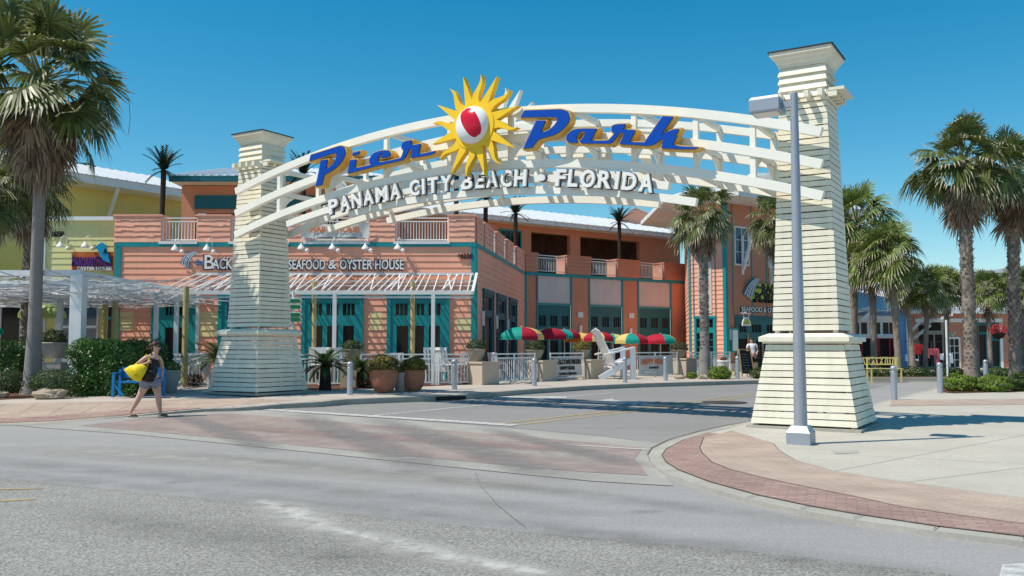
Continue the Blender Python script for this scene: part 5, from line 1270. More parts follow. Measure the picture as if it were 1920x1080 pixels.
mound(1350, 711, 42, 24, 37.9, 'leaf_bright', 1600, 0.11, 'shrub', 'bright green low bush right of the patio palm trunk', seed=8)
mound(1297, 710, 18, 12, 38.2, 'leaf_bright', 500, 0.09, 'shrub', 'tiny green bush left of the patio palm trunk', seed=9)
mound(1432, 710, 50, 22, 38.5, 'leaf_dark', 1500, 0.11, 'shrub', 'green bush under the right end of the restaurant entrance', seed=10)
mound(1800, 733, 62, 30, 29.5, 'leaf_bright', 2600, 0.09, 'shrub', 'bright green shrub at the left end of the right bed', seed=12)
mound(1860, 734, 66, 30, 29.3, 'leaf_bright', 2600, 0.09, 'shrub', 'bright green shrub in the middle of the right bed', seed=13)
mound(1915, 733, 50, 34, 29.6, 'leaf_dark', 2200, 0.09, 'shrub', 'darker green shrub at the right edge of the right bed', seed=14)
for i, (x, w_, lab) in enumerate(((1642, 60, 'dark green verge bush under the yellow bench'), (1712, 70, 'dark green verge bush before the blue shop pier'), (1780, 60, 'dark green verge bush before the orange shop'), (1875, 50, 'dark green verge bush far behind the right bed'))):
    mound(x, 711, w_, 22, 40.5, 'leaf_dark', 1500, 0.12, 'shrub', lab, 'verge bushes in front of the shops', seed=20+i)
mound(365, 722, 34, 22, 31, 'leaf_rust', 600, 0.08, 'shrub', 'sparse rust brown bush in front of the fence left of the left tower', seed=31)
mound(690, 722, 40, 26, 29.5, 'leaf_rust', 700, 0.08, 'shrub', 'sparse rust brown bush by the fence between the sago palm and pots', seed=32)
# far side kerb of the verge
mb = MB(); a, b_ = AT(1610, 714, 39.2), AT(2100, 714, 39.2); mb.box(a.x, b_.x, 39.2, 46, 0.0, 0.28)
o = mb.build('verge', 'kerb'); o['kind'] = 'structure'
mb = MB(); mb.box(a.x+.2, b_.x, 39.5, 45.8, 0.284, 0.30); o = mb.build('verge_soil', 'mulch'); o['kind'] = 'structure'
# rocks
def rock(px, py, wpx, hpx, Y, label, seed):
    rnd = random.Random(seed); p = AT(px, py, Y); k = Y/FPX; mb = MB(); rows = []; ph = [rnd.uniform(0, 6.28) for _ in range(6)]
    for j in range(9):
        th = math.pi*j/8; row = []
        for i in range(16):
            a = 2*math.pi*i/16; d = Vector((math.sin(th)*math.cos(a), math.sin(th)*math.sin(a), -math.cos(th)))
            r_ = 1+0.12*math.sin(3*a+ph[0])+0.1*math.sin(5*d.z+ph[1]+2*a)+rnd.uniform(-.05, .05)*math.sin(th)
            e_ = [math.copysign(abs(x)**0.7, x) for x in d]
            row.append(p+Vector((e_[0]*wpx*k/2*r_, e_[1]*wpx*k/3*r_, max(-0.05, (e_[2]*0.5+0.5)*hpx*k*r_))))
        rows.append(row)
    mb.grid(rows, True); tag(mb.build('rock', 'rock', origin=p), label, 'rock')
rock(91, 750, 56, 20, 24.4, 'flat tan limestone rock right of the big palm base', 1)
rock(2, 746, 26, 12, 24.6, 'tan rock at the left edge of the photo', 4)
rock(1275, 711, 20, 7, 38.0, 'small pale rock under the fourth stone pier', 2)
rock(1318, 711, 18, 7, 38.0, 'small pale rock at the patio palm base', 3)

# ---------------------------------------------------------------- palms
def fan(mb, tipmb, o, d, up, rad, n=20, spread=R(125), droop=0.5, rnd=random, w0=0.05, tipcm=0):
    """a fan leaf: n blades radiating from o round direction d"""
    side = d.cross(up).normalized(); up = side.cross(d).normalized()
    for i in range(n):
        a = -spread+2*spread*i/(n-1)+rnd.uniform(-.04, .04); L_ = rad*(0.62+0.38*math.cos(a*0.62))*rnd.uniform(0.86, 1.08)
        dr = (d*math.cos(a)+side*math.sin(a)).normalized(); cup = up*0.10
        w_r = Vector((rnd.uniform(-1, 1), rnd.uniform(-1, 1), rnd.uniform(-.6, .6))); p0 = o; p1 = o+dr*L_*0.45+cup*L_*0.6-Z*droop*L_*0.03; p2 = o+dr*L_*0.78-Z*droop*L_*0.28; p3 = o+dr*L_*rnd.uniform(0.92, 1.04)+w_r*L_*rnd.uniform(-.05, .05)-Z*droop*L_*rnd.uniform(0.35, 0.85)
        w_ = dr.cross(up).normalized(); wd = w0*rad
        tw = up*rnd.uniform(-.3, .3)*wd
        mb.face([p0-w_*wd*0.12, p0+w_*wd*0.12, p1+w_*wd*0.62+tw, p1-w_*wd*0.62-tw])
        mb.face([p1-w_*wd*0.62-tw, p1+w_*wd*0.62+tw, p2+w_*wd*0.42, p2-w_*wd*0.42])
        tipmb.cm = tipcm; tipmb.face([p2-w_*wd*0.40, p2+w_*wd*0.40, p3]); tipmb.cm = 0
def fan_palm(H_, rad, dead=1.0, seed=0, green='frond', tip='frond_tip', trunk_r=(0.3, 0.17), boots=0.0, lean=(0, 0), bark='bark', nf=34, nb=20, flare=1.0, sparse_dead=24, stalks=True, pk=1.0, dk=1.0):
    """prototype palm with its foot at the origin"""
    rnd = random.Random(seed); t = empty('palm_tree', (0, 0, 0)); mb = MB(); N = 26; pts, rr = [], []
    for i in range(N+1):
        f = i/N; x = lean[0]*f**1.6; y = lean[1]*f**1.6
        r_ = trunk_r[1]+(trunk_r[0]-trunk_r[1])*math.exp(-f*H_*1.1)*flare+0.02*math.sin(i*2.1)*boots
        pts.append(Vector((x, y, f*H_-0.02))); rr.append(r_*rnd.uniform(0.97, 1.03))
    mb.tube(pts, rr, 14); tr = mb.build('trunk', bark, t, smooth=True)
    top_ = pts[-1]
    if boots > 0:
        mb = MB(); z0 = H_*(1-boots)
        nrow = int(H_*boots/0.14)
        for j in range(nrow):
            z = z0+j*0.14; f = z/H_; c = Vector((lean[0]*f**1.6, lean[1]*f**1.6, z)); r_ = trunk_r[1]
            for k in range(8):
                a = 2*math.pi*(k+0.5*(j % 2))/8+rnd.uniform(-.15, .15); d = Vector((math.cos(a), math.sin(a), 0)); s_ = Vector((-d.y, d.x, 0)); l = rnd.uniform(0.10, 0.20)
                b0 = c+d*(r_-0.02); w_ = 0.075; e_ = b0+d*rnd.uniform(0.05, 0.10)+Z*l
                mb.face([b0-s_*w_, b0+s_*w_, e_+s_*w_*0.45, e_-s_*w_*0.45]); mb.face([b0+s_*w_, b0-s_*w_, b0-s_*w_*.6+Z*0.1-d*.02, b0+s_*w_*.6+Z*0.1-d*.02]); mb.face([e_-s_*w_*0.45, e_+s_*w_*0.45, b0+s_*w_*.6+Z*0.12-d*.02, b0-s_*w_*.6+Z*0.12-d*.02])
        mb.build('leaf_bases', 'bark_boot', tr)
    g_, pe, dd = MB(), MB(), MB()
    for i in range(nf):
        f = (i+0.5)/nf; el = R(84-118*f**0.9)+rnd.uniform(-.13, .13); a = i*2.39996+rnd.uniform(-.3, .3)
        d = Vector((math.cos(a)*math.cos(el), math.sin(a)*math.cos(el), math.sin(el)))
        pl = rad*rnd.uniform(0.44, 0.78)*pk; base_ = top_+Z*rnd.uniform(-0.35, 0.12)*rad*0.3
        sag = 0.10+0.3*f
        e_ = base_+d*pl-Z*sag*pl*0.4; md = base_+d*pl*0.5
        pe.tube([base_, md, e_], [0.014*rad, 0.010*rad, 0.008*rad], 4, False)
        d2 = (d-Z*(0.25+0.5*f)).normalized(); upv = Z if abs(d2.z) < 0.9 else Vector((math.cos(a), math.sin(a), 0))
        upv = (upv+Vector((rnd.uniform(-.9, .9), rnd.uniform(-.9, .9), 0))).normalized()
        fan(g_, g_, e_, d2, upv, rad*rnd.uniform(0.44, 0.58), nb, R(rnd.uniform(80, 130)), (0.12+0.6*f+rnd.uniform(0, .25))*dk, rnd, 0.065, 1)
    for i in range(int(sparse_dead*dead)):
        f = rnd.random(); a = i*2.39996; el = R(-48-38*f)
        d = Vector((math.cos(a)*math.cos(el), math.sin(a)*math.cos(el), math.sin(el))); base_ = top_-Z*rad*(0.05+0.40*f)
        pl = rad*rnd.uniform(0.25, 0.42); e_ = base_+d*pl; dd.tube([base_, e_], [0.012*rad, 0.008*rad], 4, False)
        fan(dd, dd, e_, (d-Z*1.4).normalized(), Vector((math.cos(a), math.sin(a), 0.2)), rad*rnd.uniform(0.42, 0.6), max(10, nb-6), R(60), 0.5, rnd, 0.06)
    cr = g_.build('crown', [green, tip], t); pe.build('leaf_stalks', 'petiole', cr)
    if dead > 0: dd.build('dead_skirt', 'frond_dead', t)
    if stalks:
        mb = MB()
        for i in range(4):
            a = rnd.uniform(0, 6.28); pts_ = []
            for j in range(6): f = j/5; pts_.append(top_+Vector((math.cos(a), math.sin(a), 0))*rad*1.05*f+Z*rad*(0.5*f-0.75*f*f))
            mb.tube(pts_, 0.008*rad, 4, False)
            for j in range(2, 6): mb.tube([pts_[j], pts_[j]-Z*rad*0.22+Vector((.05, 0, 0)), pts_[j]-Z*rad*0.4], 0.004*rad, 3, False)
        mb.build('flower_stalks', 'petiole', t)
    tag(t, 'x', 'palm tree'); return t
def put_palm(t, px, Y, z, label, rz=0.0, sc=1.0, grp=None, pyref=700):
    p = AT(px, pyref, Y); place(t, (p.x, Y, z), rz, sc, label)
    if grp: t['group'] = grp
    return t
GP_ = 'fan palms along the street'
# near left palm: foot at px 50, crown near px 75
pA = fan_palm(8.9, 2.4, 0.65, 41, dk=0.7, trunk_r=(0.34, 0.165), lean=(0.50, -0.9), bark='bark_grey', nf=46, nb=26, sparse_dead=46, flare=1.0)
pt = GL(50, 741); place(pA, (pt.x, pt.y+0.3, 0.24), 0, 1.0, 'tall palm with smooth grey trunk and shaggy crown at the left edge'); pA['group'] = GP_
# brown fibre section on its upper trunk
mb = MB(); rnd = random.Random(3)
for j in range(150):
    f = rnd.uniform(0.64, 0.99); z_ = f*8.9; a = rnd.uniform(0, 6.28); r_ = 0.165; c = Vector((0.50*f**1.6, -0.9*f**1.6, z_)); d = Vector((math.cos(a), math.sin(a), 0)); s_ = Vector((-d.y, d.x, 0))
    w_ = rnd.uniform(.04, .09); e_ = c+d*(r_+rnd.uniform(0.03, 0.16))-Z*rnd.uniform(-0.15, 0.3)
    mb.face([c+d*r_*.95-s_*w_, c+d*r_*.95+s_*w_, e_+s_*w_*0.5, e_-s_*w_*0.5])
for j in range(12):
    a = rnd.uniform(0, 6.28); f = 0.53; c = Vector((0.45*f**1.6, -0.9*f**1.6, f*8.9)); d = Vector((math.cos(a), math.sin(a), 0)); s_ = Vector((-d.y, d.x, 0))
    mb.face([c+d*.2-s_*.07, c+d*.2+s_*.07, c+d*.36-Z*.28])
tr_ = [c for c in children_of(pA) if c.name.startswith('trunk')][0]; mb.build('leaf_bases', 'bark_boot', tr_)
pB = fan_palm(6.8, 1.6, 1.0, 42, trunk_r=(0.22, 0.16), boots=0.85, nf=36, nb=22)
put_palm(pB, 47, 31.0, 0.25, 'palm with rough bark behind the big left palm trunk'); pB['group'] = GP_
pBB = copy_tree(pB); put_palm(pBB, -35, 29.0, 0.25, 'green palm crown at the left edge, mostly outside the photo', 2.0, 0.93, GP_)
pC = fan_palm(7.0, 1.45, 0.8, 43, trunk_r=(0.32, 0.17), boots=0.97, nf=36, nb=22, sparse_dead=26, bark='bark_grey')
put_palm(pC, 1322, 38.6, 0.25, 'palm with diamond-patterned trunk on the patio corner before the restaurant tower', 0.4, 1.0, GP_)
pD = copy_tree(pC); put_palm(pD, 1462, 41, 0.25, 'palm partly hidden behind the left side of the right tower', 2.2, 1.02, GP_)
pE = fan_palm(7.95, 1.85, 1.1, 44, trunk_r=(0.30, 0.20), boots=0.97, nf=40, nb=24, sparse_dead=34, lean=(-0.12, 0))
put_palm(pE, 1822, 31.8, 0.18, 'tall palm with diamond-patterned trunk in the right bed', 0, 1.0, GP_)
pF = copy_tree(pE); put_palm(pF, 1905, 33.5, 0.18, 'tall palm at the right edge beside the other tall palm', 2.6, 0.985, GP_)
pG = fan_palm(5.6, 1.65, 0.15, 45, 'frond_bright', 'frond_tip', (0.20, 0.15), 0.25, nf=46, nb=20, bark='bark', stalks=False, lean=(-0.35, 0))
GS = 'cabbage palms in front of the shops'
put_palm(pG, 1686, 41.2, 0.3, 'green cabbage palm standing behind the right pavement bollard', 0, 1.0, GS)
for px, Y, rz, sc, lab in ((1640, 42.5, 1.2, 0.97, 'green cabbage palm just right of the right tower with a thin trunk'), (1600, 44, 2.0, 1.3, 'taller cabbage palm crown emerging behind the right tower'), (1735, 42.0, 2.9, 0.72, 'short cabbage palm before the orange shop'), (1775, 44, 3.7, 0.74, 'short dark-trunked cabbage palm just left of the tall palm'), (1858, 43, 4.4, 0.70, 'short cabbage palm between the two tall right palms'), (1925, 43.5, 5.3, 0.74, 'short cabbage palm at the right edge behind the tall palms'), (1712, 52, 5.9, 0.9, 'distant cabbage palm behind the blue shop pier')):
    o = copy_tree(pG); put_palm(o, px, Y, 0.3, lab, rz, sc, GS)
# dark feather-leaf imitation palms on the terrace
def dark_palm(H_, seed):
    rnd = random.Random(seed); t = empty('imitation_palm', (0, 0, 0)); mb = MB(); mb.tube([(0, 0, 0), (0.02, 0, H_*0.5), (0, 0, H_)], [0.13, 0.11, 0.12], 10); mb.build('trunk', 'bark_dark', t)
    mb = MB()
    for i in range(26):
        a = i*2.4; el = R(rnd.uniform(15, 85)) if i > 5 else R(rnd.uniform(-20, 20)); L_ = rnd.uniform(0.75, 1.05); prev = Vector((0, 0, H_))
        for j in range(6):
            f = j/6; e2_ = el-f*0.6; d = Vector((math.cos(a)*math.cos(e2_), math.sin(a)*math.cos(e2_), math.sin(e2_))); q = prev+d*L_/6; s_ = Vector((-math.sin(a), math.cos(a), 0)); wd = 0.17*(1-f*0.65)
            for sg_ in (-1, 1):
                for kk in (0.0, 0.5):
                    p_ = prev.lerp(q, kk); mb.face([p_, p_+d*0.09, p_+s_*sg_*wd*1.15+d*0.18-Z*0.03])
            mb.face([prev-s_*0.012, prev+s_*0.012, q+s_*0.01, q-s_*0.01]); prev = q
    mb.build('crown', 'frond_darkgreen', t); tag(t, 'x', 'imitation palm', 'dark imitation palms on the restaurant terraces'); return t
dp = dark_palm(2.9, 3); first = True
for px, ytop, Y, base_z, lab in ((307, 318, 40.0, ZB, 'dark imitation palm at the left end of the upper terrace'), (569, 325, 40.0, ZB, 'dark imitation palm seen between the left tower and the letter P'), (856, 322, 44, ZB, 'dark imitation palm rising behind the left part of the sun emblem'), (911, 368, 44.5, ZB, 'dark imitation palm behind the corner of the terrace, right of the banner'), (967, 399, 50.0, ZB, 'dark imitation palm in the middle of the side terrace'), (1161, 416, 55.0, ZB, 'dark imitation palm at the right end of the terrace')):
    o = dp if first else copy_tree(dp); first = False
    zt = AT(px, ytop, Y).z; sc = (zt-base_z)/2.9; place(o, (AT(px, ytop, Y).x, Y, base_z-0.02), px*0.01, 1.0, lab); o.scale = (1, 1, sc) if sc < 1.4 else (1.1, 1.1, sc)
    if sc > 1.4: pass
# sago palms
def sago(H_, L_, n, seed):
    rnd = random.Random(seed); t = empty('sago_palm', (0, 0, 0)); mb = MB(); mb.tube([(0, 0, -0.02), (0, 0, H_*0.5), (0, 0, H_)], [0.20, 0.17, 0.15], 12); mb.build('trunk', 'bark_dark', t)
    mb = MB()
    for i in range(n):
        a = i*2.4; el = R(70-70*(i/n)+rnd.uniform(-8, 8)); prev = Vector((0, 0, H_-0.03)); K = 14; ll = L_*rnd.uniform(.85, 1.1)
        for j in range(K):
            f = j/K; e2_ = el-f*1.1; d = Vector((math.cos(a)*math.cos(e2_), math.sin(a)*math.cos(e2_), math.sin(e2_))); q = prev+d*ll/K; s_ = Vector((-math.sin(a), math.cos(a), 0)); wd = 0.15*math.sin(math.pi*(0.15+0.8*f))
            for sg_ in (-1, 1):
                for kk in (0, 0.5):
                    p_ = prev.lerp(q, kk); mb.face([p_, p_+d*0.04, p_+s_*sg_*wd*1.1+d*0.08+Z*0.03])
            mb.face([prev-s_*0.01, prev+s_*0.01, q+s_*0.008, q-s_*0.008]); prev = q
    mb.build('crown', 'leaf_dark', t); tag(t, 'x', 'sago palm', 'sago palms by the patio fence'); return t
sg1 = sago(0.75, 0.95, 34, 1); first = True
for px, Y, sc, lab in ((610, 28.2, 1.0, 'sago palm with an arching crown right of the left tower'), (412, 30.5, 1.15, 'sago palm half hidden behind the left tower'), (676, 29.6, 0.8, 'small sago palm behind the shaded bollard')):
    o = sg1 if first else copy_tree(sg1); first = False; place(o, (AT(px, 700, Y).x, Y, 0.26), px, sc, lab)

# ---------------------------------------------------------------- planters, pots, piers
def bowl(mb, c, r_, h_): mb.lathe(c, [(r_*0.55, 0), (r_*0.62, 0.02), (r_*0.95, h_*0.75), (r_*1.0, h_*0.9), (r_*1.04, h_*0.92), (r_*1.04, h_), (r_*0.93, h_), (r_*0.90, h_*0.9), (0.0, h_*0.88)], 28)
def planter(px, ybot, ytop, wpx, Y, label, leafm='leaf_olive', fol=1.0, potm='grey_bowl', z0=None, seed=0, n=1500, name='planter', grp='bowl planters on the patio edge', folh=1.0):
    p = AT(px, ybot, Y); z_ = p.z if z0 is None else z0; k = Y/FPX; h_ = AT(px, ytop, Y).z-z_; r_ = wpx*k/2
    t = empty(name, (p.x, Y, z_), label, 'planter', grp)
    mb = MB(); bowl(mb, (p.x, Y, z_), r_, h_); mb.build('bowl', potm, t, smooth=True)
    mb = MB(); leaf_cloud(mb, ball_shape((p.x, Y, z_+h_+r_*0.28*folh), (r_*1.10*fol, r_*1.0*fol, r_*0.72*fol*folh), 0.15, seed), n, 0.075, seed); mb.build('plant', leafm, t)
    return t
PIER = [(905, 722, 52, 'first stone pier from the left, below a bowl planter'), (1018, 715.5, 40, 'second stone pier, behind a metal bollard'), (1108, 711, 34, 'third stone pier, left of the giant white chair'), (1286, 705, 46, 'fourth stone pier, at the right end of the fence beside the patio palm')]
piers = []
for i, (px, py, wpx, lab) in enumerate(PIER):
    p = GL(px, py); h_ = 0.82; wd = 0.82
    c = Vector((p.x, p.y+0.4, 0.25)); piers.append(c)
    t = empty('stone_pier', c, lab, 'pier', 'stone piers of the patio fence'); ua = Vector((0.72, 0.69, 0)).normalized(); ub = Vector((-ua.y, ua.x, 0))
    mb = MB(); mb.obox(c+Z*0.37, ua*wd, ub*wd, Z*0.76); mb.build('body', 'stucco', t)
    mb = MB(); mb.obox(c+Z*0.785, ua*(wd+0.08), ub*(wd+0.08), Z*0.07); mb.build('cap', 'stucco', t)
    bx_ = {0: 893, 1: 1003, 2: 1091, 3: 1273}[i]
    planter(bx_, 680, 656 if i else 654, 34 if i < 2 else 30, c.y, ['grey bowl planter on the first stone pier', 'grey bowl planter in umbrella shade on the second stone pier', 'grey bowl planter on the third stone pier', 'round grey planter on the fourth stone pier by the palm'][i], 'leaf_olive' if i != 2 else 'leaf_croton', z0=c.z+0.822, seed=50+i)
planter(98, 672, 642, 46, 27.5, 'wide beige bowl planter on the low wall left of the hedge', potm='pale_pot', seed=60, n=2500)
mb = MB(); a, b_ = AT(68, 675, 27.5), AT(126, 675, 27.5); mb.box(a.x, b_.x, 27.1, 27.9, 0.25, a.z-0.06); o = mb.build('low_wall', 'pale_pot', origin=(a.x, 27.5, 0.25)); tag(o, 'low pale wall with a flat cap under the beige planter', 'wall')
mb = MB(); mb.box(a.x-.05, b_.x+.05, 27.05, 27.95, a.z-0.057, AT(98, 672, 27.5).z); mb.build('coping', 'stucco', o, origin=None).location = (-a.x, -27.5, -0.25)
planter(661, 680, 655, 34, 30.5, 'grey bowl planter above the sago palm right of the left tower', seed=61, z0=AT(661, 680, 30.5).z)
pp = AT(661, 680, 30.5); mb = MB(); mb.box(pp.x-0.35, pp.x+0.35, 30.15, 30.85, 0.25, pp.z-0.003); tag(mb.build('stone_pier', 'stucco', origin=(pp.x, 30.5, 0.25)), 'shaded stone pier behind the sago palm right of the left tower', 'pier', 'stone piers of the patio fence')
def terracotta(px, py, wpx, Y_, label, seed, hk=0.82):
    p = GL(px, py); k = p.y/FPX; r_ = wpx*k/2; h_ = r_*2*hk
    c = Vector((p.x, p.y+r_*0.7, 0.25)); t = empty('terracotta_pot', c, label, 'plant pot', 'terracotta pots near the kerb')
    mb = MB(); n = 96
    def wob(k_, z): return 1+0.035*math.cos((k_*2*math.pi/n)*12+z*9)*(1 if 0.05 < z < h_*0.85 else 0)
    mb.lathe(c, [(r_*0.5, 0), (r_*0.62, 0.03), (r_*0.85, h_*0.25), (r_*0.99, h_*0.55), (r_*1.0, h_*0.75), (r_*0.97, h_*0.88), (r_*1.0, h_*0.90), (r_*1.0, h_), (r_*0.9, h_), (r_*0.88, h_*0.92), (0, h_*0.9)], n, wob); mb.build('pot', 'terracotta', t, smooth=True)
    mb = MB(); leaf_cloud(mb, ball_shape(c+Z*(h_+r_*0.32), (r_*1.12, r_*1.05, r_*0.78), 0.12, seed), 4200, 0.065, seed); mb.build('plant', 'leaf_croton', t)
terracotta(717, 737.5, 52, 0, 'large round terracotta pot with a bushy croton, left of its pair', 71)
terracotta(774, 734.5, 42, 0, 'smaller terracotta pot with a bushy croton, right of its pair', 72, 0.95)
p = GL(751, 735); planter(751, 735, 698, 32, p.y+0.35, 'plain beige pot standing between the two terracotta pots', 'leaf_bright', 0.5, 'pale_pot', z0=0.25, seed=73, n=300, name='plant_pot', grp='pots near the kerb')
planter(320, 728, 694, 34, 27.2, 'tall whitish tub planter behind the woman, right of the hedge', 'leaf_bright', 0.95, 'pale_pot', z0=0.25, seed=74, n=900, name='plant_pot', grp='pots near the kerb')
planter(1357, 700, 676, 22, 43.0, 'white ribbed tub right of the patio palm trunk', 'leaf_rust', 0.5, 'white_paint', z0=0.25, seed=75, n=200, name='plant_pot', grp='pots near the kerb')

# ---------------------------------------------------------------- patio fence panels
def fence(P0, P1, label, h=1.08):
    P0, P1 = Vector(P0), Vector(P1); P0.z = P1.z = 0.25; t = empty('fence', P0, label, 'fence', 'white baluster fence panels round the patio')
    d = P1-P0; L_ = d.length; mb = MB()
    for z in (0.10, h, h-0.15): mb = MB(); mb.beam(P0+Z*z, P1+Z*z, 0.05, 0.05); mb.build('rail', 'white_paint', t)
    mb = MB(); n = int(L_/0.12)
    for i in range(1, n): q = P0+d*i/n; mb.obox(q+Z*(0.10+(h-0.25)/2), (0.028, 0, 0), (0, 0.028, 0), (0, 0, h-0.30))
    mb.build('balusters', 'white_paint', t); k = max(1, round(L_/1.7))
    for i in range(k+1): q = P0+d*i/k; mb = MB(); mb.obox(q+Z*(h/2), (0.06, 0, 0), (0, 0.06, 0), (0, 0, h+0.06)); mb.build('post', 'white_paint', t)
fa = AT(305, 700, 30.9); fb = AT(640, 700, 31.2)
fence((fa.x, 30.9, 0), (AT(478, 700, 31).x, 31.0, 0), 'white fence panel left of and behind the left tower')
fence((AT(482, 700, 31).x, 31.0, 0), (fb.x, 31.2, 0), 'white fence panel behind the sago palm')
fence((AT(676, 700, 31.3).x, 31.3, 0), (AT(818, 700, 31.8).x, 31.8, 0), 'white fence panel behind the terracotta pots')
fence((AT(822, 700, 31.8).x, 31.8, 0), piers[0]+Vector((-0.45, 0, 0)), 'white fence panel left of the first stone pier')
ua = (piers[1]-piers[0]).normalized(); fence(piers[0]+ua*0.55, piers[1]-ua*0.55, 'white fence panel between the first and second stone piers')
ua = (piers[2]-piers[1]).normalized(); fence(piers[1]+ua*0.5, piers[2]-ua*0.5, 'white fence panel carrying the bikers banner')
ua = (piers[3]-piers[2]).normalized(); L3 = (piers[3]-piers[2]).length
g1 = piers[2]+ua*0.5; g2 = piers[2]+ua*(L3*0.24); g3 = piers[2]+ua*(L3*0.42); fence(g1, g2, 'short white fence panel left of the giant chair'); fence(g3, piers[3]-ua*0.5, 'long white fence panel behind the orange happy hour banner')
fence(piers[3]+ua*0.5, piers[3]+ua*3.6, 'white fence panel behind the patio palm trunk')
# banners on the fence
def fence_banner(Pa, Pb, z0, z1, texts, label):
    d = (Pb-Pa).normalized(); n_ = Vector((d.y, -d.x, 0))*0.07
    banner('banner', [Pa+n_+Z*z1, Pb+n_+Z*z1, Pb+n_+Z*z0, Pa+n_+Z*z0], texts, label, 0.0)
ua = (piers[2]-piers[1]).normalized()
fence_banner(piers[1]+ua*0.62-Z*.25, piers[2]-ua*0.72-Z*.25, 0.42, 1.13, [('WELCOME BIKERS', 0.04, 0.68, 0.92, 0.25, 'black'), ('HAPPY HOUR', 0.22, 0.36, 0.52, 0.18, 'black'), ('2 FOR 1 DRINKS', 0.2, 0.08, 0.6, 0.10, 'black')], 'white WELCOME BIKERS banner on the fence between the second and third piers')
ua = (piers[3]-piers[2]).normalized()
fence_banner(g3+ua*0.35-Z*.25, g3+ua*2.75-Z*.25, 0.38, 1.16, [('HAPPY HOUR', 0.06, 0.55, 0.72, 0.32, 'banner_orange'), ('DAILY', 0.30, 0.32, 0.3, 0.08, 'iron'), ('SPECIALS', 0.14, 0.06, 0.36, 0.12, 'white_paint')], 'grey HAPPY HOUR banner with orange letters on the street fence')
# giant adirondack chair
ch = GL(1150, 711); cc = Vector((ch.x, ch.y+0.3, 0.25)); gc = empty('giant_chair', cc, 'oversized white wooden beach chair beside the fence banner', 'chair')
dx = Vector((0.97, 0.22, 0)).normalized(); dyv = Vector((-dx.y, dx.x, 0))
mb = MB(); q = lambda a, b, z: cc+dx*a+dyv*b+Z*z
for k in range(5): b_ = -0.42+k*0.21; mb.beam(q(-0.05, b_, 0.62), q(-0.75, b_, 2.02+0.05*(2-abs(k-2))), 0.19, 0.06)
mb.build('backrest', 'white_plastic', gc)
for sgn in (-0.62, 0.62): mb = MB(); mb.beam(q(-0.55, sgn, 1.02), q(0.75, sgn, 1.32), 0.24, 0.06); mb.build('armrest', 'white_plastic', gc)
mb = MB(); 
for k in range(5): f = k/4; mb.obox(q(-0.1+0.75*f, 0, 0.50+0.30*f), dx*0.16, dyv*1.1, Z*0.05)
mb.build('seat', 'white_plastic', gc)
for sgn in (-0.6, 0.6):
    mb = MB(); mb.beam(q(0.68, sgn, 0), q(0.68, sgn, 1.28), 0.22, 0.09, dyv); mb.build('leg', 'white_plastic', gc)
    mb = MB(); mb.beam(q(-0.75, sgn*0.9, 0.03), q(0.62, sgn*0.9, 0.78), 0.08, 0.24); mb.build('side_rail', 'white_plastic', gc)

# ---------------------------------------------------------------- beach umbrellas
def umbrella(p, r_, h_, cols, label, rot=0.0, grp='striped patio umbrellas', tilt=0.0):
    t = empty('patio_umbrella', p, label, 'umbrella', grp); p = Vector(p); n = 8; hc = r_*0.42; mats = list(dict.fromkeys(cols))
    mb = MB()
    for i in range(n):
        mb.cm = mats.index(cols[i % len(cols)]); a0, a1 = rot+2*math.pi*i/n, rot+2*math.pi*(i+1)/n; K = 6; rows = []
        for j in range(K+1):
            f = j/K; rr = r_*math.sin(f*math.pi/2*0.92)/math.sin(math.pi/2*.92); z_ = h_-hc*(1-math.cos(f*math.pi/2*0.92))/(1-math.cos(math.pi/2*.92)); row = []
            for k in range(5):
                s_ = k/4; a = a0+(a1-a0)*s_; sag = 1-0.05*math.sin(math.pi*s_)*f
                row.append(p+Vector((math.cos(a)*rr*sag, math.sin(a)*rr*sag, z_-tilt*math.cos(a)*rr*.0)))
            rows.append(row)
        rows.append([q-Z*0.14 for q in rows[-1]])
        mb.grid(rows)
    mb.build('canopy', mats, t)
    mb = MB(); mb.tube([p, p+Z*(h_+0.05)], 0.022, 8); mb.build('pole', 'umbrella_rib', t)
    mb = MB()
    for i in range(n):
        a = rot+2*math.pi*i/n; mb.beam(p+Z*(h_-0.06), p+Vector((math.cos(a)*r_*0.98, math.sin(a)*r_*0.98, h_-hc-0.02)), 0.015, 0.015)
    mb.build('ribs', 'umbrella_rib', t); return t
Ry, Rr, Ro, Rt = 'umbrella_yellow', 'umbrella_red', 'umbrella_orange', 'umbrella_teal'
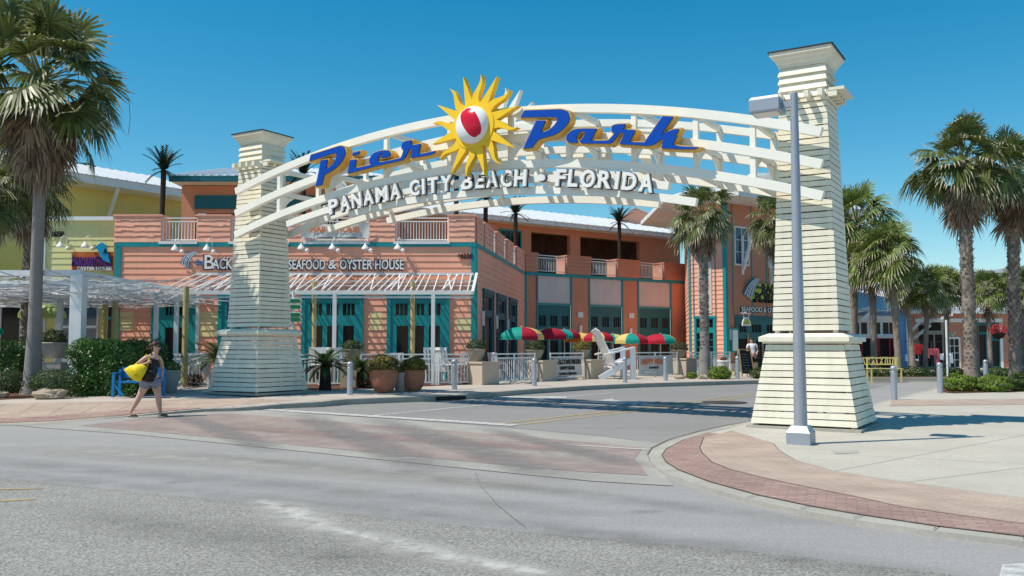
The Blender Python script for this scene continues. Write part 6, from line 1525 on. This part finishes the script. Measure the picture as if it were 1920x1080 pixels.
for (px, ytop, wpx, Y, cols, rot, lab) in (
    (978, 613, 84, 36.5, [Rr, Ry, Rt, Ry, Rr, Rt, Rt, Rr][:4][:0] or [Ry, Rt, Rr, Ry, Rt, Rt, Rr, Ry], 0.0, 'red, teal and yellow patio umbrella leftmost of the row, behind the first pier'),
    (1030, 615, 74, 40.0, [Rr, Rt, Rr, Rr, Ry, Rr, Rr, Rt], 0.2, 'mostly red patio umbrella behind the second pier'),
    (1058, 617, 62, 43.0, [Rt, Rr, Rt, Rt, Rr, Rt, Rr, Rt], 0.5, 'teal patio umbrella with red stripes behind the red one'),
    (1088, 624, 56, 44.0, [Ro, Ro, Ry, Ro, Ro, Ro, Ry, Ro], 0.0, 'plain orange patio umbrella behind the third pier'),
    (1122, 622, 60, 41.0, [Ry, Rr, Rt, Ry, Rr, Ry, Rr, Rr], 0.3, 'yellow and red patio umbrella behind the giant chair'),
    (1149, 626, 50, 46.0, [Ry, Rt, Ry, Rr, Ry, Rt, Ry, Ry], 0.1, 'pale yellow patio umbrella partly hidden right of the giant chair'),
    (1183, 625, 66, 42.5, [Ry, Rt, Rr, Rt, Ry, Rt, Rr, Ry], 0.35, 'teal, red and yellow patio umbrella above the HAPPY HOUR banner'),
    (1238, 626, 64, 44.5, [Ro, Rt, Rr, Ry, Rr, Rt, Ro, Rt][:0] or [Ro, Ry, Rr, Ry, Rr, Rr, Rt, Ro], 0.1, 'teal, red and orange patio umbrella rightmost of the row')):
    c = AT(px, ytop, Y); umbrella((c.x, Y, 0.25), wpx*Y/FPX/2, c.z-0.25, cols, lab, rot)
c = AT(80, 571, 32.5); umbrella((c.x, 32.5, 0.25), 84*32.5/FPX/2, c.z-0.25, ['umbrella_lime'], 'pale green umbrella under the left pergola', 0.2, grp=None)
c = AT(-12, 612, 33); umbrella((c.x, 33, 0.25), 36*33/FPX/2, c.z-0.25, ['umbrella_teal'], 'teal umbrella tip at the far left edge', 0.2, grp=None)

# ---------------------------------------------------------------- white patio chairs
def patio_chair():
    t = empty('patio_chair', (0, 0, 0)); mb = MB(); mb.box(-0.24, 0.24, -0.22, 0.24, 0.40, 0.44); mb.build('seat', 'white_plastic', t)
    mb = MB()
    for k in range(5): x = -0.2+0.1*k; mb.beam((x, 0.24, 0.44), (x*1.1, 0.40, 1.12), 0.07, 0.025)
    mb.beam((-0.24, 0.40, 1.08), (0.24, 0.40, 1.08), 0.03, 0.08); mb.beam((-0.24, 0.27, 0.6), (0.24, 0.27, 0.6), 0.03, 0.05); mb.build('backrest', 'white_plastic', t)
    for sx in (-1, 1):
        for sy in (-0.18, 0.22): mb = MB(); mb.box(sx*0.24-0.02, sx*0.24+0.02, sy-0.02, sy+0.02, 0, 0.398 if sy > 0 else 0.66); mb.build('leg', 'white_plastic', t)
    for sx in (-1, 1): mb = MB(); mb.box(sx*0.27-0.045, sx*0.27+0.045, -0.26, 0.32, 0.663, 0.69); mb.build('armrest', 'white_plastic', t)
    tag(t, 'x', 'chair', 'white slatted patio chairs behind the fence'); return t
pc_ = patio_chair(); first = True
CHS = [(596, 32.6, 3.3, 'white slatted patio chair nearest the left tower, before the third teal doors'), (620, 33.2, 2.9, 'white slatted patio chair in the middle before the third teal doors'), (643, 32.7, 3.4, 'white slatted patio chair right of the grey post before the third teal doors'), (812, 33.6, 3.1, 'white slatted patio chair before the right teal doors'), (838, 32.8, 2.6, 'white slatted patio chair right of the right teal doors'), (868, 33.4, 3.6, 'white slatted patio chair beside the corner of the salmon wall'), (335, 32.6, 3.0, 'white slatted patio chair right of the round bush'), (362, 33.2, 3.5, 'white slatted patio chair before the yellow wall boards'), (392, 32.5, 2.8, 'white slatted patio chair just left of the left tower'), (745, 33.4, 3.2, 'white slatted patio chair behind the pots'), (935, 36.5, 2.4, 'white patio chair behind the fence under the leftmost umbrella'), (1142, 43.0, 2.9, 'white patio chair in the shade behind the giant chair')]
for px, Y, rz, lab in CHS:
    o = pc_ if first else copy_tree(pc_); first = False; place(o, (AT(px, 690, Y).x, Y, 0.25), rz, 1.18 if 590 < px < 650 or px in (812, 838) else 1.0, lab)
def patio_table(px, Y, lab):
    x = AT(px, 690, Y).x; t = empty('patio_table', (x, Y, 0.25), lab, 'table', 'white patio tables behind the fence'); mb = MB(); mb.lathe((x, Y, 0.25), [(0.5, 0.70), (0.5, 0.74), (0.0, 0.745)], 20); mb.build('table_top', 'white_plastic', t)
    mb = MB(); mb.tube([(x, Y, 0.25), (x, Y, 0.95)], 0.04, 8); mb.lathe((x, Y, 0.25), [(0.25, 0), (0.25, 0.03), (0.04, 0.06)], 14); mb.build('pedestal', 'white_plastic', t)
for px, Y, lab in ((350, 32.0, 'white round patio table left of the left tower'), (610, 32.0, 'white round patio table behind the sago palm'), (780, 32.7, 'white round patio table behind the smaller terracotta pot'), (855, 32.6, 'white round patio table left of the first stone pier')): patio_table(px, Y, lab)
# blue bench behind the woman
bbp = AT(262, 730, 25.0); bb = empty('blue_bench', (bbp.x, 24.9, 0.24), 'bright blue wooden bench in front of the hedge, behind the woman', 'bench')
x0, x1 = AT(222, 700, 24.9).x, AT(305, 700, 24.9).x; mb = MB(); mb.box(x0+.03, x1-.03, 24.62, 25.05, 0.62, 0.67); mb.build('seat', 'blue_wood', bb)
mb = MB()
for z_ in (0.74, 0.90): mb.box(x0+.02, x1-.02, 25.07, 25.10, z_, z_+0.14)
mb.build('backrest', 'blue_wood', bb)
for x in (x0, x1):
    for y in (24.62, 25.05): mb = MB(); mb.beam((x, y-0.03, 0.24), (x, y, 0.98 if y > 25 else 0.86), 0.07, 0.07); mb.build('leg', 'blue_wood', bb)
    mb = MB(); mb.box(x-.05, x+.05, 24.58, 25.08, 0.863, 0.90); mb.build('armrest', 'blue_wood', bb)
mb = MB(); mb.beam((x0+.02, 24.6, 0.58), (x0+0.28, 24.6, 0.28), 0.04, 0.06); mb.build('brace', 'blue_wood', bb)
# yellow bench far right
yp = AT(1655, 708, 38.7); ybn = empty('yellow_bench', (yp.x, 38.7, 0.25), 'pale yellow ornamental bench right of the right tower', 'bench')
x0, x1 = AT(1622, 700, 38.7).x, AT(1684, 700, 38.7).x
mb = MB(); rnd = random.Random(8)
for z_ in (0.85, 1.12): mb.beam((x0, 38.7, z_), (x1, 38.7, z_), 0.04, 0.05)
for i in range(14): x = x0+(x1-x0)*i/13; mb.beam((x, 38.7, 0.85), (min(x1, x+rnd.uniform(-.14, .14)), 38.7, 1.16), 0.03, 0.035)
mb.build('backrest', 'yellow_bench', ybn); mb = MB()
for k in range(4): mb.box(x0, x1, 38.18+k*0.12, 38.27+k*0.12, 0.66, 0.69)
mb.build('seat', 'yellow_bench', ybn)
for x in (x0+0.08, x1-0.08):
    for y in (38.2, 38.66): mb = MB(); mb.box(x-.025, x+.025, y-.025, y+.025, 0.12, 0.657 if y < 38.5 else 1.1); mb.build('leg', 'yellow_bench', ybn)
# chalkboard
cp_ = GL(1400, 706.5); cb = empty('chalkboard', (cp_.x, cp_.y+.3, 0.25), 'black chalkboard on a wooden A-frame by the restaurant entrance', 'sign'); c = Vector((cp_.x, cp_.y+.3, 0.25)); dd_ = Vector((0.9, 0.43, 0)); nn_ = Vector((0.43, -0.9, 0))
mb = MB()
for sx in (-0.36, 0.36): mb.beam(c+dd_*sx+nn_*0.25, c+dd_*(sx*0.9)+Z*1.25, 0.05, 0.04); mb.beam(c+dd_*sx-nn_*0.3, c+dd_*(sx*0.9)+Z*1.25, 0.05, 0.04)
mb.beam(c-dd_*0.33+Z*1.22, c+dd_*0.33+Z*1.22, 0.04, 0.06); mb.build('frame', 'tan_wood', cb)
mb = MB(); a0, a1 = c+nn_*0.22+Z*0.14, c+nn_*0.02+Z*1.16; mb.prism([a0-dd_*0.33, a0+dd_*0.33, a1+dd_*0.30, a1-dd_*0.30], -nn_*0.02); bd = mb.build('board', 'black', cb)
mb = MB(); rnd = random.Random(2)
for k in range(7):
    f = 0.12+k*0.12; p_ = a0.lerp(a1, f)+nn_*0.006; w_ = rnd.uniform(0.12, 0.25); mb.beam(p_-dd_*w_, p_+dd_*w_*rnd.uniform(.5, 1), 0.035, 0.004)
mb.build('chalk_writing', 'shirt_white', bd)
# drain inlet and manhole
di = GL(850, 741.5); mb = MB(); t0, t1 = GL(822, 742), GL(868, 740.5); d_ = (t1-t0).normalized(); n_ = Vector((d_.y, -d_.x, 0)); mid_ = (t0+t1)/2
mb.obox(Vector((mid_.x, mid_.y, gz(mid_.y)+0.075))+n_*0.02, d_*0.9, n_*0.06, Z*0.10); tag(mb.build('storm_drain', 'black', origin=mid_), 'dark storm drain mouth in the kerb below the second bollard', 'drain')
mp_ = GR(1358, 755); mb = MB(); mb.lathe((mp_.x, mp_.y, gz(mp_.y)+0.006), [(0.62, 0), (0.62, 0.012), (0.55, 0.014), (0, 0.012)], 28); tag(mb.build('manhole_cover', 'iron', origin=(mp_.x, mp_.y, gz(mp_.y))), 'dark round manhole cover in the street near the right tower', 'manhole cover')
# hanging basket lamp posts at right
lp2 = AT(1777, 700, 40); lq = empty('banner_post', (lp2.x, 40, 0.3), 'slim green and white post with a bracket and hanging flowers left of the tall palm', 'post')
mb = MB(); mb.tube([(lp2.x, 40, 0.3), (lp2.x, 40, AT(1777, 600, 40).z)], 0.05, 8); mb.build('pole', 'weathered_white', lq); mb = MB(); zz_ = AT(1777, 624, 40).z
mb.tube([(lp2.x, 40, zz_), (lp2.x+0.25, 40, zz_-0.15), (lp2.x+0.42, 40, zz_+0.05)], 0.02, 6); mb.build('bracket', 'teal', lq)
fb_ = AT(1872, 622, 41); ft = empty('hanging_basket', (fb_.x, 41, fb_.z-0.3), 'hanging basket of red flowers between the two tall right palms', 'hanging basket')
mb = MB(); mb.lathe((fb_.x, 41, fb_.z-0.35), [(0.0, 0), (0.2, 0.08), (0.3, 0.28), (0.3, 0.3), (0, 0.28)], 16); mb.build('basket', 'bark_dark', ft)
mb = MB(); leaf_cloud(mb, ball_shape((fb_.x, 41, fb_.z+0.1), (0.38, 0.35, 0.26), .1, 3), 400, 0.1, 3); mb.build('flowers', 'red_cloth', ft)
mb = MB(); mb.tube([(fb_.x, 41, fb_.z-0.05), (fb_.x-0.3, 41, fb_.z+0.9), (fb_.x-0.9, 41, fb_.z+0.9), (fb_.x-0.9, 41, 0.3)], 0.025, 6); mb.build('pole', 'iron', ft)

# ---------------------------------------------------------------- people
def skinned(name, verts, edges, radii, m, parent, root=0, sub=2, off=(0, 0, 0)):
    me = bpy.data.meshes.new(name); me.from_pydata([Vector(v)+Vector(off) for v in verts], edges, []); me.update()
    o = bpy.data.objects.new(name, me); COL.objects.link(o); o.parent = parent
    md = o.modifiers.new('s', 'SKIN'); md.use_smooth_shade = True
    for i, r_ in enumerate(radii):
        sv = me.skin_vertices[0].data[i]; sv.radius = r_ if isinstance(r_, tuple) else (r_, r_); sv.use_root = (i == root)
    s2 = o.modifiers.new('d', 'SUBSURF'); s2.levels = sub; s2.render_levels = sub
    dg = bpy.context.evaluated_depsgraph_get(); nm = bpy.data.meshes.new_from_object(o.evaluated_get(dg))
    o.modifiers.clear(); o.data = nm; nm.materials.clear(); nm.materials.append(MATS[m])
    for p in nm.polygons: p.use_smooth = True; p.material_index = 0
    return o
class Sk:
    def __init__(s): s.v = []; s.e = []; s.r = []
    def add(s, p, r_, to=None):
        s.v.append(p); s.r.append(r_)
        if to is not None: s.e.append((to, len(s.v)-1))
        return len(s.v)-1
    def chain(s, start, pts):
        k = start
        for p, r_ in pts: k = s.add(p, r_, k)
        return k
wp = GR(275, 781, 0.02); wp.z = gz(wp.y)+0.025
wo = empty('person', wp, 'woman in dark top and grey shorts walking right with a yellow bag', 'person')
S_ = Sk()
pel = S_.add((0.07, 0.0, 0.87), (0.135, 0.11))
wa = S_.add((0.10, 0.0, 1.02), (0.115, 0.085), pel); chst = S_.add((0.11, 0.0, 1.20), (0.135, 0.10), wa); up_ = S_.add((0.12, 0.0, 1.33), (0.10, 0.075), chst)
nk = S_.add((0.15, -0.005, 1.42), 0.048, up_); jw = S_.add((0.185, -0.02, 1.50), (0.062, 0.068), nk); hd_ = S_.add((0.185, -0.02, 1.575), (0.076, 0.088), jw); hd2 = S_.add((0.175, -0.015, 1.635), (0.062, 0.07), hd_)
# right arm (camera side): elbow back, hand on the strap
k = S_.chain(up_, [((0.02, -0.15, 1.335), 0.055), ((-0.09, -0.21, 1.24), 0.046), ((-0.17, -0.24, 1.14), 0.040), ((-0.04, -0.27, 1.16), 0.036), ((0.06, -0.25, 1.205), 0.026), ((0.10, -0.23, 1.23), (0.03, 0.02))])
for j, (dx_, dz_) in enumerate(((0.03, 0.03), (0.035, 0.012), (0.033, -0.006), (0.028, -0.022))):
    S_.chain(k, [((0.10+dx_, -0.215, 1.23+dz_), 0.010), ((0.10+dx_+0.012, -0.18, 1.228+dz_), 0.009)])
S_.chain(k, [((0.10, -0.20, 1.262), 0.011), ((0.125, -0.175, 1.268), 0.009)])
# left arm, swinging slightly forward behind the torso
k = S_.chain(up_, [((0.20, 0.14, 1.33), 0.052), ((0.24, 0.19, 1.20), 0.043), ((0.25, 0.20, 1.08), 0.038), ((0.28, 0.14, 0.98), 0.034), ((0.29, 0.10, 0.91), 0.025), ((0.29, 0.08, 0.87), (0.03, 0.02))])
for j, dy_ in enumerate((-0.028, -0.01, 0.008, 0.024)): S_.chain(k, [((0.29, 0.08+dy_, 0.825), 0.010), ((0.28, 0.07+dy_, 0.79-0.004*j), 0.009)])
S_.chain(k, [((0.31, 0.05, 0.855), 0.011), ((0.31, 0.04, 0.83), 0.009)])
# trailing right leg, leading left leg
S_.chain(pel, [((0.02, -0.085, 0.80), 0.118), ((-0.05, -0.10, 0.62), 0.102), ((-0.12, -0.10, 0.48), 0.072), ((-0.20, -0.10, 0.33), 0.068), ((-0.31, -0.10, 0.13), 0.038), ((-0.335, -0.10, 0.07), 0.036), ((-0.27, -0.105, 0.045), 0.035), ((-0.20, -0.11, 0.035), 0.030)])
S_.chain(pel, [((0.13, 0.085, 0.80), 0.118), ((0.18, 0.09, 0.62), 0.102), ((0.215, 0.09, 0.46), 0.072), ((0.235, 0.09, 0.30), 0.068), ((0.27, 0.09, 0.11), 0.038), ((0.275, 0.09, 0.06), 0.038), ((0.34, 0.085, 0.04), 0.034), ((0.41, 0.08, 0.03), 0.028)])
body = skinned('body', S_.v, S_.e, S_.r, 'skin', wo)
T = Sk(); a = T.add((0.07, 0, 0.84), (0.175, 0.155)); b_ = T.chain(a, [((0.075, 0, 0.93), (0.168, 0.145)), ((0.10, 0, 1.03), (0.148, 0.120)), ((0.11, 0, 1.15), (0.158, 0.128)), ((0.115, 0, 1.26), (0.156, 0.122)), ((0.12, 0.0, 1.34), (0.120, 0.10))])
T.chain(b_, [((0.10, -0.085, 1.38), (0.026, 0.03)), ((0.12, -0.06, 1.42), 0.022)]); T.chain(b_, [((0.17, 0.085, 1.36), (0.022, 0.03)), ((0.16, 0.06, 1.40), 0.018)])
skinned('top', T.v, T.e, T.r, 'top_print', wo)
T = Sk(); a = T.add((0.07, 0, 0.86), (0.18, 0.16)); T.chain(a, [((0.02, -0.085, 0.78), 0.135), ((-0.03, -0.095, 0.68), 0.125), ((-0.05, -0.098, 0.63), 0.118)]); T.chain(a, [((0.13, 0.085, 0.78), 0.135), ((0.165, 0.09, 0.68), 0.125), ((0.18, 0.09, 0.63), 0.118)])
skinned('shorts', T.v, T.e, T.r, 'shorts_fabric', wo)
mb = MB(); mb.ell(wp+Vector((0.155, -0.005, 1.61)), (0.098, 0.092, 0.095), 16, 10); mb.ell(wp+Vector((0.055, 0.0, 1.60)), (0.055, 0.05, 0.055), 12, 8); mb.ell(wp+Vector((0.12, 0.0, 1.53)), (0.07, 0.08, 0.07), 12, 8); mb.build('hair', 'hair', wo, smooth=True)
mb = MB(); fx = wp+Vector((0.255, -0.045, 1.575))
mb.ell(wp+Vector((0.252, -0.055, 1.58)), (0.018, 0.036, 0.024), 10, 6); mb.ell(wp+Vector((0.262, 0.012, 1.58)), (0.018, 0.034, 0.024), 10, 6); mb.beam(wp+Vector((0.25, -0.07, 1.585)), wp+Vector((0.16, -0.10, 1.59)), 0.01, 0.012); mb.build('sunglasses', 'black', wo, smooth=True)
mb = MB(); mb.ell(wp+Vector((0.272, -0.025, 1.545)), (0.018, 0.012, 0.02), 8, 6); mb.ell(wp+Vector((0.17, -0.103, 1.56)), (0.014, 0.008, 0.026), 8, 6); mb.build('nose_and_ear', 'skin', wo, smooth=True)
mb = MB(); mb.ell(wp+Vector((0.256, -0.03, 1.505)), (0.01, 0.024, 0.008), 8, 6); mb.build('mouth', 'pink', wo, smooth=True)
for (x, y, tz) in ((-0.275, -0.103, 0.0), (0.335, 0.085, 0.0)):
    mb = MB(); mb.prism([wp+Vector((x+0.13*math.cos(t_)*(1 if math.cos(t_) > 0 else 0.9), y+0.048*math.sin(t_), 0.0)) for t_ in [2*math.pi*q_/16 for q_ in range(16)]], (0, 0, 0.014)); mb.tube([wp+Vector((x+0.10, y, 0.02)), wp+Vector((x+0.04, y-0.045, 0.055)), wp+Vector((x-0.03, y-0.05, 0.02))], 0.009, 6); mb.tube([wp+Vector((x+0.10, y, 0.02)), wp+Vector((x+0.04, y+0.045, 0.055)), wp+Vector((x-0.03, y+0.05, 0.02))], 0.009, 6); mb.build('sandal', 'black', wo)
# the yellow bag and a dark garment over it
bgp = wp+Vector((-0.15, -0.28, 0.85)); bag = empty('yellow_bag', wp+Vector((-0.12, -0.26, 0.82)), 'large yellow cloth bag carried under the walking woman\'s arm', 'bag')
prof = [(-0.42, 1.06), (-0.30, 1.14), (-0.14, 1.18), (0.02, 1.17), (0.10, 1.12), (0.06, 0.98), (-0.02, 0.84), (-0.06, 0.79), (-0.18, 0.82), (-0.32, 0.93)]
mb = MB(); rows = []
for f, sc_ in ((0, 0.2), (0.12, 0.8), (0.3, 0.97), (0.5, 1.0), (0.7, 0.97), (0.88, 0.8), (1, 0.2)):
    cx, cz = -0.16, 0.99; rows.append([wp+Vector((cx+(x-cx)*sc_, -0.21-0.17*f+0.012*math.sin(i*2.3), cz+(z-cz)*sc_)) for i, (x, z) in enumerate(prof)])
mb.grid([[p+Vector((0, -0.018*math.sin(i*2.9+j), 0.012*math.sin(i*1.7+j*2))) for i, p in enumerate(r_)] for j, r_ in enumerate(rows)], True); mb.cap(rows[0]); mb.cap(rows[-1], True); mb.build('pouch', 'yellow_bag', bag, smooth=True)
mb = MB(); mb.tube([wp+Vector(p_) for p_ in ((-0.20, -0.30, 1.15), (-0.06, -0.20, 1.30), (0.02, -0.14, 1.40), (0.09, -0.17, 1.30), (0.08, -0.24, 1.14))], 0.014, 6); mb.build('strap', 'yellow_bag', bag, smooth=True)
mb = MB(); rows = []
for f, sc_ in ((0, 0.4), (0.3, 1), (0.7, 1), (1, 0.4)): rows.append([wp+Vector((0.10+(x)*sc_, -0.16-0.12*f, 0.93+z*sc_)) for x, z in ((-0.15, -0.10), (-0.02, -0.15), (0.12, -0.14), (0.15, 0.0), (0.10, 0.12), (-0.03, 0.10))])
mb.grid(rows, True); mb.cap(rows[0]); mb.cap(rows[-1], True); tag(mb.build('carried_jacket', 'black', smooth=True, origin=wp+Vector((0.1, -0.2, 0.8))), 'dark bundled garment held at the walking woman\'s hip', 'garment')
# man stooping at the entrance
mpx = GL(1414, 701.5); mp3 = Vector((mpx.x, mpx.y, 0.262)); mo_ = empty('person', mp3, 'person in a white shirt and dark shorts by the chalkboard at the entrance', 'person')
S_ = Sk(); pel = S_.add((0, 0, 0.92), (0.15, 0.12)); wa = S_.add((-0.02, 0, 1.08), (0.14, 0.11), pel); c_ = S_.add((-0.05, 0, 1.28), (0.165, 0.12), wa); u_ = S_.add((-0.08, 0, 1.42), (0.12, 0.09), c_)
n_ = S_.chain(u_, [((-0.09, 0, 1.50), 0.055), ((-0.11, -.01, 1.58), (0.07, 0.075)), ((-0.11, -.01, 1.66), (0.08, 0.09)), ((-0.10, 0, 1.72), (0.065, 0.075))])
for sg_ in (-1, 1):
    k = S_.chain(u_, [((-0.08+0.2*sg_, 0, 1.42), 0.06), ((-0.08+0.25*sg_, -0.02, 1.26), 0.048), ((-0.07+0.26*sg_, -0.04, 1.13), 0.042), ((-0.10+0.2*sg_, -0.2, 1.02), 0.033), ((-0.10+0.17*sg_, -0.26, 0.99), (0.035, 0.022))])
    for j in range(4): S_.chain(k, [((-0.10+0.17*sg_+(j-1.5)*0.02, -0.31, 0.98), 0.010), ((-0.10+0.17*sg_+(j-1.5)*0.02, -0.345, 0.965), 0.009)])
    S_.chain(k, [((-0.06+0.17*sg_, -0.29, 1.0), 0.011)])
    S_.chain(pel, [((0.09*sg_, 0, 0.84), 0.105), ((0.10*sg_, -0.01, 0.66), 0.085), ((0.10*sg_, -0.01, 0.49), 0.062), ((0.10*sg_, 0.01, 0.32), 0.060), ((0.10*sg_, 0.02, 0.1), 0.04), ((0.10*sg_, -0.04, 0.05), 0.042), ((0.10*sg_, -0.13, 0.04), 0.036)])
skinned('body', S_.v, S_.e, S_.r, 'skin', mo_)
T = Sk(); a = T.add((-0.01, 0, 0.93), (0.17, 0.14)); b_ = T.chain(a, [((-0.02, 0, 1.08), (0.16, 0.13)), ((-0.05, 0, 1.28), (0.18, 0.135)), ((-0.08, 0, 1.42), (0.135, 0.10))])
for sg_ in (-1, 1): T.chain(b_, [((-0.08+0.2*sg_, 0, 1.42), 0.075), ((-0.08+0.24*sg_, -0.02, 1.28), 0.066)])
skinned('shirt', T.v, T.e, T.r, 'shirt_white', mo_)
T = Sk(); a = T.add((0, 0, 0.92), (0.16, 0.13))
for sg_ in (-1, 1): T.chain(a, [((0.09*sg_, 0, 0.82), 0.118), ((0.10*sg_, -0.01, 0.55), 0.098)])
skinned('shorts', T.v, T.e, T.r, 'black', mo_)
mb = MB(); mb.ell(mp3+Vector((-0.105, 0.012, 1.70)), (0.09, 0.098, 0.085), 14, 8); mb.build('hair', 'hair', mo_, smooth=True)
mb = MB(); mb.ell(mp3+Vector((-0.11, -0.10, 1.62)), (0.013, 0.02, 0.018), 8, 6); mb.build('nose', 'skin', mo_, smooth=True)
